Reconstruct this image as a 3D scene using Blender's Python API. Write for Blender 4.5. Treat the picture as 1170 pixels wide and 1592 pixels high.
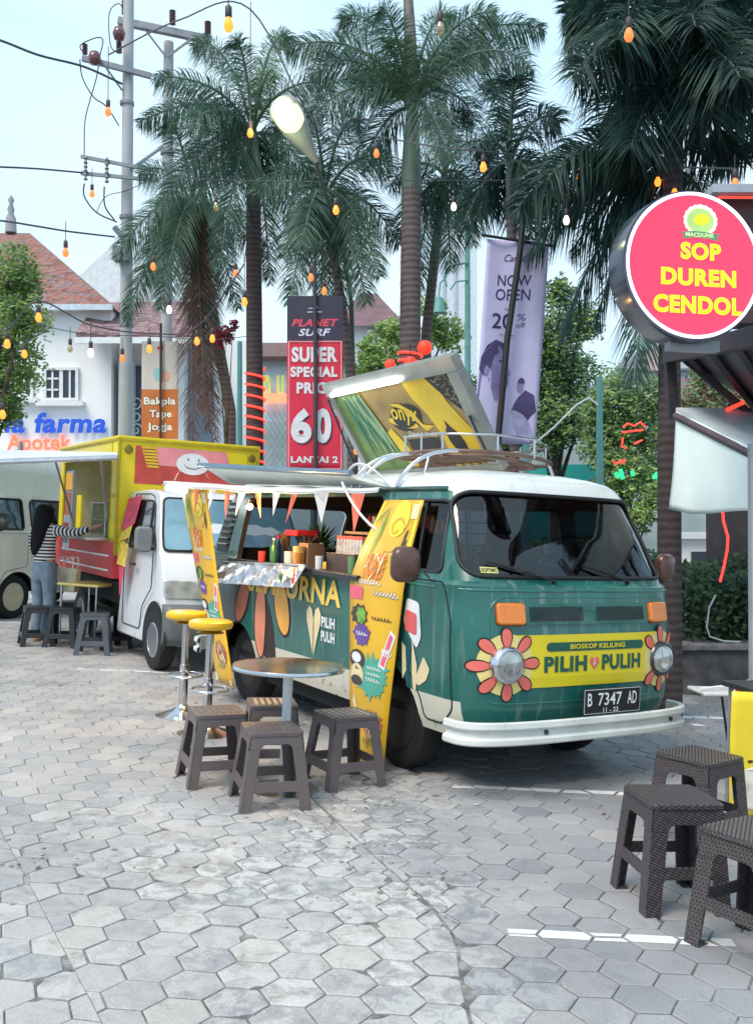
import bpy, bmesh, math, random
from math import sin, cos, pi, radians
from mathutils import Vector, Matrix
for o in list(bpy.data.objects): bpy.data.objects.remove(o)
SC = bpy.context.scene
COL = SC.collection
# ---------------------------------------------------------------- camera
F = 1500.0; PITCH = 22/1500.0; CH = 1.53; SLOPE = 0.041
cd = bpy.data.cameras.new('camera'); cam = bpy.data.objects.new('camera', cd); COL.objects.link(cam)
cam.location = (0, 0, CH); cam.rotation_euler = (pi/2+PITCH, 0, 0)
cd.sensor_fit = 'HORIZONTAL'; cd.sensor_width = 36; cd.lens = 36*F/1170; cd.clip_end = 800; cd.clip_start = .05
SC.camera = cam
SC.render.resolution_x = 752; SC.render.resolution_y = 1024
# ---------------------------------------------------------------- world and sun (overcast dusk)
SUN_EL = radians(38); SUN_AZ = radians(-35)
w = bpy.data.worlds.new('World'); SC.world = w; w.use_nodes = True
nt = w.node_tree; nt.nodes.clear()
wo = nt.nodes.new('ShaderNodeOutputWorld'); bg = nt.nodes.new('ShaderNodeBackground')
sky = nt.nodes.new('ShaderNodeTexSky'); sky.sky_type = 'NISHITA'; sky.sun_disc = False
sky.sun_elevation = SUN_EL; sky.sun_rotation = SUN_AZ; sky.air_density = 1.2; sky.dust_density = 3
# an even veil of cloud over the clear sky, a little uneven
tc = nt.nodes.new('ShaderNodeTexCoord'); nz = nt.nodes.new('ShaderNodeTexNoise')
nz.inputs['Scale'].default_value = 1.6; nz.inputs['Detail'].default_value = 4
mp = nt.nodes.new('ShaderNodeMapping'); mp.inputs['Scale'].default_value = (1, 1, 2.2)
nt.links.new(tc.outputs['Generated'], mp.inputs['Vector']); nt.links.new(mp.outputs[0], nz.inputs['Vector'])
cr = nt.nodes.new('ShaderNodeValToRGB')
cr.color_ramp.elements[0].position = .35; cr.color_ramp.elements[0].color = (5.6, 8.8, 11.8, 1)
cr.color_ramp.elements[1].position = .68; cr.color_ramp.elements[1].color = (8.4, 10.5, 11.8, 1)
nt.links.new(nz.outputs['Fac'], cr.inputs['Fac'])
mx = nt.nodes.new('ShaderNodeMixRGB'); mx.inputs['Fac'].default_value = .88
nt.links.new(sky.outputs[0], mx.inputs['Color1']); nt.links.new(cr.outputs[0], mx.inputs['Color2'])
nt.links.new(mx.outputs[0], bg.inputs['Color']); bg.inputs['Strength'].default_value = .080
nt.links.new(bg.outputs[0], wo.inputs['Surface'])
sd = bpy.data.lights.new('sun', 'SUN'); sun = bpy.data.objects.new('sun', sd); COL.objects.link(sun)
sd.energy = 2.0; sd.angle = radians(25); sd.color = (1, .90, .78)
sv = Vector((sin(SUN_AZ)*cos(SUN_EL), cos(SUN_AZ)*cos(SUN_EL), sin(SUN_EL)))
sv = Vector((-.35, -.45, .82)).normalized()
sun.rotation_euler = sv.to_track_quat('Z', 'Y').to_euler(); sun.location = (0, 0, 30)
sky.sun_elevation = math.asin(sv.z); sky.sun_rotation = math.atan2(sv.x, sv.y)
SC.view_settings.view_transform = 'Standard'; SC.view_settings.look = 'None'
SC.view_settings.exposure = 0.58; SC.view_settings.gamma = 1
SC.cycles.max_bounces = 8; SC.cycles.transparent_max_bounces = 24
R_ = random.Random(7)
# ---------------------------------------------------------------- helpers
def ray(u, v):
    a, b = (u-585)/F, -(v-796)/F; c, s = cos(PITCH), sin(PITCH)
    return Vector((a, c-b*s, s+b*c))
def at(u, v, d): return ray(u, v)*d + Vector((0, 0, CH))
def gz(x): return -SLOPE*max(-13, min(13, x))
def gp(u, v):
    r = ray(u, v); t = -CH/(r.z+SLOPE*r.x); return r*t + Vector((0, 0, CH))
TILT = Matrix.Rotation(SLOPE, 4, 'Y')
def GM(x, y, yaw=0): # standing on the sloping pavement, square to it
    return Matrix.Translation((x, y, gz(x))) @ Matrix.Rotation(SLOPE if abs(x) < 13 else 0, 4, 'Y') @ Matrix.Rotation(yaw, 4, 'Z')
def UM(x, y, yaw=0, z=None): # plumb
    return Matrix.Translation((x, y, gz(x) if z is None else z)) @ Matrix.Rotation(yaw, 4, 'Z')

MATS = {}
def mat(name, col, rough=.6, metal=0, var=.12, vs=6, bump=0, bs=40, emit=None, es=0, coat=0, spec=.5, dirt=0):
    if name in MATS: return MATS[name]
    m = bpy.data.materials.new(name); m.use_nodes = True; n = m.node_tree; p = n.nodes['Principled BSDF']
    p.inputs['Roughness'].default_value = rough; p.inputs['Metallic'].default_value = metal
    p.inputs['Specular IOR Level'].default_value = spec
    if coat: p.inputs['Coat Weight'].default_value = coat; p.inputs['Coat Roughness'].default_value = .12
    c = (*col, 1)
    if var or bump: t = n.nodes.new('ShaderNodeTexCoord')
    if var:
        z = n.nodes.new('ShaderNodeTexNoise'); z.inputs['Scale'].default_value = vs; z.inputs['Detail'].default_value = 5
        n.links.new(t.outputs['Object'], z.inputs['Vector'])
        r = n.nodes.new('ShaderNodeValToRGB'); r.color_ramp.elements[0].position = .3; r.color_ramp.elements[1].position = .72
        r.color_ramp.elements[0].color = (*[x*(1-var) for x in col], 1); r.color_ramp.elements[1].color = (*[min(1, x*(1+var)) for x in col], 1)
        n.links.new(z.outputs['Fac'], r.inputs['Fac']); out = r.outputs[0]
        if dirt:
            z2 = n.nodes.new('ShaderNodeTexNoise'); z2.inputs['Scale'].default_value = vs*4; z2.inputs['Detail'].default_value = 8; z2.inputs['Roughness'].default_value = .7
            n.links.new(t.outputs['Object'], z2.inputs['Vector'])
            r2 = n.nodes.new('ShaderNodeValToRGB'); r2.color_ramp.elements[0].position = .56; r2.color_ramp.elements[1].position = .7
            r2.color_ramp.elements[0].color = (0, 0, 0, 1); r2.color_ramp.elements[1].color = (dirt, dirt, dirt, 1)
            n.links.new(z2.outputs['Fac'], r2.inputs['Fac'])
            q = n.nodes.new('ShaderNodeMixRGB'); q.inputs['Color2'].default_value = (.09, .075, .055, 1)
            n.links.new(out, q.inputs['Color1']); n.links.new(r2.outputs[0], q.inputs['Fac']); out = q.outputs[0]
        n.links.new(out, p.inputs['Base Color'])
        a = n.nodes.new('ShaderNodeMath'); a.operation = 'MULTIPLY_ADD'; a.inputs[1].default_value = .25*rough; a.inputs[2].default_value = rough*.88
        n.links.new(z.outputs['Fac'], a.inputs[0]); n.links.new(a.outputs[0], p.inputs['Roughness'])
    else: p.inputs['Base Color'].default_value = c
    if bump:
        z = n.nodes.new('ShaderNodeTexNoise'); z.inputs['Scale'].default_value = bs; z.inputs['Detail'].default_value = 4
        n.links.new(t.outputs['Object'], z.inputs['Vector'])
        b = n.nodes.new('ShaderNodeBump'); b.inputs['Strength'].default_value = bump; b.inputs['Distance'].default_value = .01
        n.links.new(z.outputs['Fac'], b.inputs['Height']); n.links.new(b.outputs[0], p.inputs['Normal'])
    if emit:
        p.inputs['Emission Color'].default_value = (*emit, 1); p.inputs['Emission Strength'].default_value = es
    MATS[name] = m; return m
def glassmat(name, tint, refl=.12, rough=.03, body=0.0, bodycol=(.02, .02, .02)):
    if name in MATS: return MATS[name]
    m = bpy.data.materials.new(name); m.use_nodes = True; n = m.node_tree; n.nodes.clear()
    o = n.nodes.new('ShaderNodeOutputMaterial'); t = n.nodes.new('ShaderNodeBsdfTransparent'); t.inputs[0].default_value = (*tint, 1)
    g = n.nodes.new('ShaderNodeBsdfGlossy'); g.inputs['Roughness'].default_value = rough
    ge = n.nodes.new('ShaderNodeNewGeometry'); dt = n.nodes.new('ShaderNodeVectorMath'); dt.operation = 'DOT_PRODUCT'; n.links.new(ge.outputs['Normal'], dt.inputs[0]); n.links.new(ge.outputs['Incoming'], dt.inputs[1])
    def M(op, x, y=0): # Schlick reflectance, the same from either side of the pane
        q = n.nodes.new('ShaderNodeMath'); q.operation = op
        for i, v in enumerate((x, y)):
            if isinstance(v, (int, float)): q.inputs[i].default_value = v
            else: n.links.new(v, q.inputs[i])
        return q
    a = M('ADD', M('MULTIPLY', M('POWER', M('SUBTRACT', 1, M('ABSOLUTE', dt.outputs['Value']).outputs[0]).outputs[0], 5).outputs[0], .9).outputs[0], .05+refl)
    x = n.nodes.new('ShaderNodeMixShader'); n.links.new(a.outputs[0], x.inputs[0])
    first = t.outputs[0]
    if body:
        d = n.nodes.new('ShaderNodeBsdfDiffuse'); d.inputs[0].default_value = (*bodycol, 1)
        y = n.nodes.new('ShaderNodeMixShader'); y.inputs[0].default_value = body
        n.links.new(t.outputs[0], y.inputs[1]); n.links.new(d.outputs[0], y.inputs[2]); first = y.outputs[0]
    n.links.new(first, x.inputs[1]); n.links.new(g.outputs[0], x.inputs[2]); n.links.new(x.outputs[0], o.inputs[0])
    MATS[name] = m; return m

class MB:
    def __init__(s): s.v = []; s.f = []; s.m = []; s.X = Matrix.Identity(4)
    def add(s, vs, fs, mi=0):
        b = len(s.v)
        for p in vs: s.v.append(tuple(s.X @ Vector(p)))
        for f in fs: s.f.append(tuple(b+i for i in f)); s.m.append(mi)
        return s
    def box(s, c, d, mi=0, R=None):
        x, y, z = d[0]/2, d[1]/2, d[2]/2; c = Vector(c)
        vs = [Vector((a*x, b*y, e*z)) for a, b, e in ((-1,-1,-1),(1,-1,-1),(1,1,-1),(-1,1,-1),(-1,-1,1),(1,-1,1),(1,1,1),(-1,1,1))]
        if R is not None: vs = [R @ p for p in vs]
        return s.add([c+p for p in vs], [(0,3,2,1),(4,5,6,7),(0,1,5,4),(1,2,6,5),(2,3,7,6),(3,0,4,7)], mi)
    def hexa(s, a, b, mi=0): # two quads joined
        return s.add(list(a)+list(b), [(0,3,2,1),(4,5,6,7),(0,1,5,4),(1,2,6,5),(2,3,7,6),(3,0,4,7)], mi)
    def bar(s, p, q, r, n=8, mi=0, r2=None):
        p, q = Vector(p), Vector(q); d = (q-p)
        if d.length < 1e-6: return s
        d.normalize(); a = d.orthogonal().normalized(); b = d.cross(a); r2 = r if r2 is None else r2
        vs = [p+(a*cos(2*pi*i/n)+b*sin(2*pi*i/n))*r for i in range(n)]+[q+(a*cos(2*pi*i/n)+b*sin(2*pi*i/n))*r2 for i in range(n)]
        fs = [(i, (i+1) % n, n+(i+1) % n, n+i) for i in range(n)]+[tuple(range(n))[::-1], tuple(range(n, 2*n))]
        return s.add(vs, fs, mi)
    def tube(s, pts, r, n=8, mi=0, closed=False):
        pts = [Vector(p) for p in pts]; N = len(pts); rr = r if isinstance(r, (list, tuple)) else [r]*N
        vs = []; ref = None
        for i, p in enumerate(pts):
            if closed: d = pts[(i+1) % N]-pts[i-1]
            else: d = pts[min(i+1, N-1)]-pts[max(i-1, 0)]
            d.normalize()
            if ref is None: ref = d.orthogonal().normalized()
            a = (ref-d*ref.dot(d))
            a = a.normalized() if a.length > 1e-5 else d.orthogonal().normalized(); ref = a; b = d.cross(a)
            vs += [p+(a*cos(2*pi*k/n)+b*sin(2*pi*k/n))*rr[i] for k in range(n)]
        fs = []
        for i in range(N if closed else N-1):
            j = (i+1) % N
            fs += [(i*n+k, i*n+(k+1) % n, j*n+(k+1) % n, j*n+k) for k in range(n)]
        if not closed: fs += [tuple(range(n))[::-1], tuple((N-1)*n+k for k in range(n))]
        return s.add(vs, fs, mi)
    def lathe(s, prof, n=24, mi=0, c=(0, 0, 0), axis='Z', R=None):
        c = Vector(c); vs = []
        for r, z in prof:
            for k in range(n):
                a = 2*pi*k/n; p = Vector((r*cos(a), r*sin(a), z))
                if axis == 'X': p = Vector((p.z, p.x, p.y))
                if axis == 'Y': p = Vector((p.y, p.z, p.x))
                if R is not None: p = R @ p
                vs.append(c+p)
        fs = []
        for i in range(len(prof)-1):
            fs += [(i*n+k, i*n+(k+1) % n, (i+1)*n+(k+1) % n, (i+1)*n+k) for k in range(n)]
        fs += [tuple(range(n))[::-1], tuple((len(prof)-1)*n+k for k in range(n))]
        return s.add(vs, fs, mi)
    def prism(s, poly, fn, t0, t1, mi=0): # poly 2D; fn(a,b,t)->3D
        n = len(poly)
        vs = [fn(a, b, t0) for a, b in poly]+[fn(a, b, t1) for a, b in poly]
        return s.add(vs, [tuple(range(n))[::-1], tuple(range(n, 2*n))]+[(i, (i+1) % n, n+(i+1) % n, n+i) for i in range(n)], mi)
    def sheet(s, poly, fn, mi=0):
        return s.add([fn(a, b) for a, b in poly], [tuple(range(len(poly)))], mi)
    def grid(s, fn, nu, nv, mi=0):
        vs = [fn(i/nu, j/nv) for j in range(nv+1) for i in range(nu+1)]
        return s.add(vs, [(j*(nu+1)+i, j*(nu+1)+i+1, (j+1)*(nu+1)+i+1, (j+1)*(nu+1)+i) for j in range(nv) for i in range(nu)], mi)
    def txt(s, t, x, y, w, h, fn, mi=0, bold=.02, shear=0): # lettering fitted to a box, mapped by fn(a,b)
        V, Fc = text2d(t, bold, shear)
        return s.add([fn(x+a*w, y+b*h) for a, b in V], Fc, mi)
    def build(s, name, mats, parent=None, smooth=None, bevel=0, bseg=2, solid=0):
        me = bpy.data.meshes.new(name); me.from_pydata(s.v, [], s.f)
        if not isinstance(mats, (list, tuple)): mats = [mats]
        for m in mats: me.materials.append(m)
        if len(mats) > 1: me.polygons.foreach_set('material_index', s.m)
        me.update()
        o = bpy.data.objects.new(name, me); COL.objects.link(o)
        if smooth is not None: me.shade_smooth(); me.set_sharp_from_angle(angle=radians(smooth))
        if solid:
            q = o.modifiers.new('solid', 'SOLIDIFY'); q.thickness = solid; q.offset = 0
        if bevel:
            q = o.modifiers.new('bevel', 'BEVEL'); q.width = bevel; q.segments = bseg; q.limit_method = 'ANGLE'; q.angle_limit = radians(40); q.harden_normals = False
        if parent: o.parent = parent
        return o
_tc = {}
def text2d(t, bold=.02, shear=0):
    k = (t, bold, shear)
    if k in _tc: return _tc[k]
    cu = bpy.data.curves.new('t', 'FONT'); cu.body = t; cu.offset = bold; cu.space_character = 1+bold*1.8; cu.shear = shear; cu.fill_mode = 'FRONT'; cu.dimensions = '2D'; cu.resolution_u = 4
    o = bpy.data.objects.new('t', cu); COL.objects.link(o); bpy.context.view_layer.update()
    me = bpy.data.meshes.new_from_object(o.evaluated_get(bpy.context.evaluated_depsgraph_get()))
    P = [v.co for v in me.vertices]; x0 = min(p.x for p in P); x1 = max(p.x for p in P); y0 = min(p.y for p in P); y1 = max(p.y for p in P)
    V = [((p.x-x0)/(x1-x0), (p.y-y0)/(y1-y0)) for p in P]; Fc = [tuple(p.vertices) for p in me.polygons]
    COL.objects.unlink(o); bpy.data.objects.remove(o); bpy.data.meshes.remove(me)
    _tc[k] = (V, Fc); return V, Fc
def ell(cx, cy, rx, ry, n=24, rot=0, a0=0, a1=2*pi):
    c, s = cos(rot), sin(rot); out = []
    for i in range(n):
        a = a0+(a1-a0)*i/n if a1-a0 >= 6.28 else a0+(a1-a0)*i/(n-1)
        x, y = rx*cos(a), ry*sin(a); out.append((cx+x*c-y*s, cy+x*s+y*c))
    return out
def rrect(x0, y0, x1, y1, r, n=5):
    o = []
    for cx, cy, a in ((x1-r, y1-r, 0), (x0+r, y1-r, pi/2), (x0+r, y0+r, pi), (x1-r, y0+r, 1.5*pi)):
        o += [(cx+r*cos(a+pi/2*i/n), cy+r*sin(a+pi/2*i/n)) for i in range(n+1)]
    return o
def rpoly(P, r, n=5): # round the corners of a polygon
    o = []; N = len(P)
    for i in range(N):
        p = Vector(P[i]); a = (Vector(P[i-1])-p); b = (Vector(P[(i+1) % N])-p)
        q = min(r, a.length*.45, b.length*.45); a = p+a.normalized()*q; b = p+b.normalized()*q
        for k in range(n+1):
            t = k/n; o.append(tuple(a*(1-t)**2+p*2*t*(1-t)+b*t*t))
    return o
def tag(o, label, cat, group=None):
    o['label'] = label; o['category'] = cat
    if group: o['group'] = group
    return o
def thing(name, label, cat, M, group=None):
    o = bpy.data.objects.new(name, None); COL.objects.link(o); o.empty_display_size = .1
    o.matrix_world = M; return tag(o, label, cat, group)
def kind(o, k='structure'): o['kind'] = k; return o
def place(o, M): o.matrix_world = M; return o
def dup(root, M, label, group=None):
    r = root.copy(); COL.objects.link(r); r.matrix_world = M; r['label'] = label
    if group: r['group'] = group
    for ch in list(root.children):
        c = ch.copy(); COL.objects.link(c); c.parent = r
        for g in ch.children:
            d = g.copy(); COL.objects.link(d); d.parent = c
    return r
def lerp(a, b, t): return a+(b-a)*t
def table_fn(T):
    def f(z):
        if z <= T[0][0]: return T[0][1]
        for (a, x), (b, y) in zip(T, T[1:]):
            if z <= b: return x+(y-x)*(z-a)/(b-a)
        return T[-1][1]
    return f
# common materials
M_WHITE = mat('white_paint', (.74, .75, .74), .35, var=.06, coat=.3, dirt=.25)
M_BLACK = mat('black_rubber', (.012, .012, .013), .55, var=.2)
M_DARK = mat('dark_plastic', (.025, .025, .028), .45)
M_CHROME = mat('chrome', (.62, .62, .64), .16, 1, var=.1)
M_STEEL = mat('brushed_steel', (.52, .53, .55), .3, 1, var=.15)
M_GREY = mat('grey_metal', (.28, .29, .31), .45, .4)
M_GREENINK = mat('green_ink', (.012, .10, .065), .4, var=.05)
M_YEL = mat('yellow_vinyl', (.80, .60, .03), .35, var=.06, coat=.2)
M_RED = mat('red_vinyl', (.70, .03, .035), .4, var=.06)
M_CORAL = mat('coral_ink', (.78, .16, .12), .4, var=.06)
M_CREAM = mat('cream_ink', (.78, .62, .36), .4, var=.08)
M_WINK = mat('white_ink', (.8, .8, .8), .45, var=.04)
M_BINK = mat('black_ink', (.015, .013, .015), .45, var=0)
# ================================================================ GROUND
def clip(poly, n, d): # keep a*x+b*y<=d
    o = []
    for i in range(len(poly)):
        p, q = poly[i-1], poly[i]; dp = n[0]*p[0]+n[1]*p[1]-d; dq = n[0]*q[0]+n[1]*q[1]-d
        if (dp <= 0) != (dq <= 0):
            t = dp/(dp-dq); o.append((p[0]+(q[0]-p[0])*t, p[1]+(q[1]-p[1])*t))
        if dq <= 0: o.append(q)
    return o
def halfplane(p, q): # normal so that left of p->q is kept
    dx, dy = q[0]-p[0], q[1]-p[1]; n = (dy, -dx); return n, n[0]*p[0]+n[1]*p[1]
def ground_mat():
    m = bpy.data.materials.new('mortar_and_grit'); m.use_nodes = True; n = m.node_tree; p = n.nodes['Principled BSDF']
    t = n.nodes.new('ShaderNodeTexCoord'); z = n.nodes.new('ShaderNodeTexNoise'); z.inputs['Scale'].default_value = 9; z.inputs['Detail'].default_value = 9; z.inputs['Roughness'].default_value = .7
    n.links.new(t.outputs['Object'], z.inputs['Vector']); r = n.nodes.new('ShaderNodeValToRGB')
    e = r.color_ramp.elements; e[0].position = .38; e[0].color = (.10, .095, .09, 1); e[1].position = .60; e[1].color = (.34, .33, .32, 1)
    k = e.new(.5); k.color = (.19, .18, .17, 1)
    n.links.new(z.outputs['Fac'], r.inputs['Fac']); n.links.new(r.outputs[0], p.inputs['Base Color']); p.inputs['Roughness'].default_value = .85
    b = n.nodes.new('ShaderNodeBump'); b.inputs['Strength'].default_value = .8; b.inputs['Distance'].default_value = .02
    n.links.new(z.outputs['Fac'], b.inputs['Height']); n.links.new(b.outputs[0], p.inputs['Normal']); return m
def tile_mat():
    m = bpy.data.materials.new('paver_concrete'); m.use_nodes = True; n = m.node_tree; p = n.nodes['Principled BSDF']; L = n.links.new
    t = n.nodes.new('ShaderNodeTexCoord'); at_ = n.nodes.new('ShaderNodeAttribute'); at_.attribute_name = 'tint'
    z = n.nodes.new('ShaderNodeTexNoise'); z.inputs['Scale'].default_value = 1.1; z.inputs['Detail'].default_value = 6; L(t.outputs['Object'], z.inputs['Vector'])
    base = n.nodes.new('ShaderNodeValToRGB'); e = base.color_ramp.elements
    e[0].position = 0; e[0].color = (.255, .26, .29, 1); e[1].position = 1; e[1].color = (.54, .505, .48, 1); k = e.new(.5); k.color = (.37, .365, .375, 1)
    k = e.new(.75); k.color = (.465, .435, .42, 1)
    L(at_.outputs['Fac'], base.inputs['Fac'])
    big = n.nodes.new('ShaderNodeValToRGB'); e = big.color_ramp.elements; e[0].position = .34; e[0].color = (.78, .77, .76, 1); e[1].position = .66; e[1].color = (1.06, 1.05, 1.03, 1)
    L(z.outputs['Fac'], big.inputs['Fac'])
    m1 = n.nodes.new('ShaderNodeMixRGB'); m1.blend_type = 'MULTIPLY'; m1.inputs['Fac'].default_value = 1; L(base.outputs[0], m1.inputs['Color1']); L(big.outputs[0], m1.inputs['Color2'])
    # pale worn patches and dark grit
    z2 = n.nodes.new('ShaderNodeTexNoise'); z2.inputs['Scale'].default_value = 11; z2.inputs['Detail'].default_value = 9; z2.inputs['Roughness'].default_value = .72; z2.inputs['Distortion'].default_value = .6
    sh_ = n.nodes.new('ShaderNodeVectorMath'); sh_.operation = 'ADD'; sm_ = n.nodes.new('ShaderNodeMath'); sm_.operation = 'MULTIPLY'; sm_.inputs[1].default_value = 61; L(at_.outputs['Fac'], sm_.inputs[0]); L(t.outputs['Object'], sh_.inputs[0]); L(sm_.outputs[0], sh_.inputs[1]); L(sh_.outputs[0], z2.inputs['Vector'])
    wr = n.nodes.new('ShaderNodeValToRGB'); e = wr.color_ramp.elements; e[0].position = .46; e[0].color = (0, 0, 0, 1); e[1].position = .55; e[1].color = (1, 1, 1, 1); L(z2.outputs['Fac'], wr.inputs['Fac'])
    wa = n.nodes.new('ShaderNodeAttribute'); wa.attribute_name = 'worn'
    wm = n.nodes.new('ShaderNodeMath'); wm.operation = 'MULTIPLY'; L(wr.outputs[0], wm.inputs[0]); L(wa.outputs['Fac'], wm.inputs[1])
    m2 = n.nodes.new('ShaderNodeMixRGB'); m2.inputs['Color2'].default_value = (.57, .55, .53, 1); L(wm.outputs[0], m2.inputs['Fac']); L(m1.outputs[0], m2.inputs['Color1'])
    dr = n.nodes.new('ShaderNodeValToRGB'); e = dr.color_ramp.elements; e[0].position = .33; e[0].color = (1, 1, 1, 1); e[1].position = .43; e[1].color = (0, 0, 0, 1); L(z2.outputs['Fac'], dr.inputs['Fac'])
    dm = n.nodes.new('ShaderNodeMath'); dm.operation = 'MULTIPLY'; L(dr.outputs[0], dm.inputs[0])
    da = n.nodes.new('ShaderNodeMath'); da.operation = 'MULTIPLY_ADD'; da.inputs[1].default_value = .6; da.inputs[2].default_value = .22; L(wa.outputs['Fac'], da.inputs[0]); L(da.outputs[0], dm.inputs[1])
    m3 = n.nodes.new('ShaderNodeMixRGB'); m3.inputs['Color2'].default_value = (.15, .135, .125, 1); L(dm.outputs[0], m3.inputs['Fac']); L(m2.outputs[0], m3.inputs['Color1'])
    z3 = n.nodes.new('ShaderNodeTexNoise'); z3.inputs['Scale'].default_value = 140; z3.inputs['Detail'].default_value = 3; L(t.outputs['Object'], z3.inputs['Vector'])
    sp = n.nodes.new('ShaderNodeValToRGB'); e = sp.color_ramp.elements; e[0].position = .3; e[0].color = (.82, .82, .82, 1); e[1].position = .7; e[1].color = (1.1, 1.1, 1.1, 1); L(z3.outputs['Fac'], sp.inputs['Fac'])
    m4 = n.nodes.new('ShaderNodeMixRGB'); m4.blend_type = 'MULTIPLY'; m4.inputs['Fac'].default_value = 1; L(m3.outputs[0], m4.inputs['Color1']); L(sp.outputs[0], m4.inputs['Color2'])
    L(m4.outputs[0], p.inputs['Base Color']); p.inputs['Roughness'].default_value = .62
    ad = n.nodes.new('ShaderNodeMath'); ad.operation = 'MULTIPLY_ADD'; ad.inputs[1].default_value = .25; L(z3.outputs['Fac'], ad.inputs[0]); L(z2.outputs['Fac'], ad.inputs[2])
    b = n.nodes.new('ShaderNodeBump'); b.inputs['Strength'].default_value = .35; b.inputs['Distance'].default_value = .006; L(ad.outputs[0], b.inputs['Height']); L(b.outputs[0], p.inputs['Normal'])
    return m
gm = MB()
xs = [-400, -60, -13, -9, -6, -4, -2, 0, 2, 4, 6, 9, 13, 60, 400]; ys = [-60, -5, 0, 3, 6, 9, 12, 16, 20, 26, 40, 100, 700]
gm.add([(x, y, gz(x)) for y in ys for x in xs], [(j*len(xs)+i, j*len(xs)+i+1, (j+1)*len(xs)+i+1, (j+1)*len(xs)+i) for j in range(len(ys)-1) for i in range(len(xs)-1)])
kind(gm.build('ground', ground_mat()))
A0, A1 = (-1.72, 4.5), (-.70, 2.7)          # seam on the left
B0, B1, B2, B3 = (-.38, 5.3), (-.02, 4.46), (.33, 3.55), (.33, 2.6) # repaired strip of cement
def tiles(region, rot, off, mb, tint, worn, lines, lm):
    R = .1095; rr = random.Random(hash(off) if False else int(off[0]*1000)+3)
    cr_, sr = cos(rot), sin(rot)
    for i in range(-60, 61):
        for j in range(-10, 110):
            x = i*1.5*R+off[0]; y = (j+.5*(i % 2))*R*1.7321+off[1]
            x, y = x*cr_-y*sr, x*sr+y*cr_
            if y < 2.2 or y > 17 or abs(x) > .50*y+1.2: continue
            g = .0036 if rr.random() < .8 else .0062
            a0 = rr.uniform(-.012, .012)
            P = [(x+(R-g)*cos(rot+a0+k*pi/3), y+(R-g)*sin(rot+a0+k*pi/3)) for k in range(6)]
            wv = wornness(x, y)
            if rr.random() < .05+.45*wv and y < 9: # chipped corner
                k = rr.randrange(6); p, q0, q1 = P[k], P[k-1], P[(k+1) % 6]; t = rr.uniform(.2, .5); u = rr.uniform(.2, .5)
                a = (lerp(p[0], q0[0], t), lerp(p[1], q0[1], t)); b = (lerp(p[0], q1[0], u), lerp(p[1], q1[1], u))
                mid = ((a[0]+b[0])/2+(x-p[0])*rr.uniform(-.05, .12), (a[1]+b[1])/2+(y-p[1])*rr.uniform(-.05, .12))
                P = P[:k]+[a, mid, b]+P[k+1:]
            for n_, d_ in region(x, y): P = clip(P, n_, d_) if len(P) > 2 else P
            if len(P) < 3: continue
            ar = sum(P[k-1][0]*P[k][1]-P[k][0]*P[k-1][1] for k in range(len(P)))/2
            if ar < .0025: continue
            N = len(P); cx = sum(p[0] for p in P)/N; cy = sum(p[1] for p in P)/N
            dz = rr.gauss(0, .0009); tx = rr.gauss(0, .007); ty = rr.gauss(0, .007)
            if wv > .4 and rr.random() < .12: dz -= .003
            def zz(px, py): return gz(px)+.0062+dz+(px-cx)*tx+(py-cy)*ty
            ins = .958
            V = [(px, py, zz(px, py)-.0075) for px, py in P]+[(px, py, zz(px, py)-.002) for px, py in P]+[(cx+(px-cx)*ins, cy+(py-cy)*ins, zz(px, py)) for px, py in P]
            Fs = [(k, (k+1) % N, N+(k+1) % N, N+k) for k in range(N)]+[(N+k, N+(k+1) % N, 2*N+(k+1) % N, 2*N+k) for k in range(N)]+[tuple(range(2*N, 3*N))]
            mb.add(V, Fs)
            side = .36 if (x > lerp(-.02, .5, 0) and rr) and region_id(x, y) == 2 else .62
            tv = min(1, max(0, rr.gauss(side, .115))); tint += [tv]*len(Fs); worn += [min(1, max(0, wv*rr.uniform(.4, 1.3)))]*len(Fs)
            for (ax, ay, bx, by, hw_, pr) in lines:
                if rr.random() > pr: continue
                dx, dy = bx-ax, by-ay; l = math.hypot(dx, dy); dx /= l; dy /= l; nx, ny = -dy, dx
                if abs((cx-ax)*nx+(cy-ay)*ny) > .25 or not -.2 < (cx-ax)*dx+(cy-ay)*dy < l+.2: continue
                Q = [(cx+(px-cx)*ins, cy+(py-cy)*ins) for px, py in P]
                for n_, d_ in (((nx, ny), nx*ax+ny*ay+hw_), ((-nx, -ny), -(nx*ax+ny*ay)+hw_), ((dx, dy), dx*bx+dy*by), ((-dx, -dy), -(dx*ax+dy*ay))):
                    Q = clip(Q, n_, d_) if len(Q) > 2 else Q
                if len(Q) > 2: lm.add([(px, py, zz(px, py)+.0015) for px, py in Q], [tuple(range(len(Q)))])
def wornness(x, y):
    w_ = 0
    for cx, cy, r, a in ((-.25, 4.9, .6, 1), (-.5, 4.3, .8, 1), (-.2, 5.6, .7, .8), (0, 3.9, .5, 1), (-1.3, 4.9, .5, .6), (-.1, 3.2, .6, .9), (-1.0, 3.4, .8, .5), (-.9, 5.6, .6, .4), (-2.5, 8, 2, .25)):
        w_ = max(w_, a*math.exp(-((x-cx)**2+(y-cy)**2)/(r*r)))
    return w_
def bseam(y):
    P = [(5.8, -.48), (5.3, -.33), (4.46, .0), (3.9, .23), (3.6, .30), (3.3, .29), (2.4, .30)]
    for (a, x), (b, z) in zip(P, P[1:]):
        if y >= b: return x+(z-x)*(a-y)/(a-b)
    return .3
def aseam(y): return A0[0]+(A1[0]-A0[0])*(A0[1]-y)/(A0[1]-A1[1])
def region_id(x, y):
    if y < 5.5 and x < aseam(y): return 0
    if y < 5.8 and x > bseam(y): return 2
    if y >= 5.8 and x > -.1: return 2
    return 1
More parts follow.
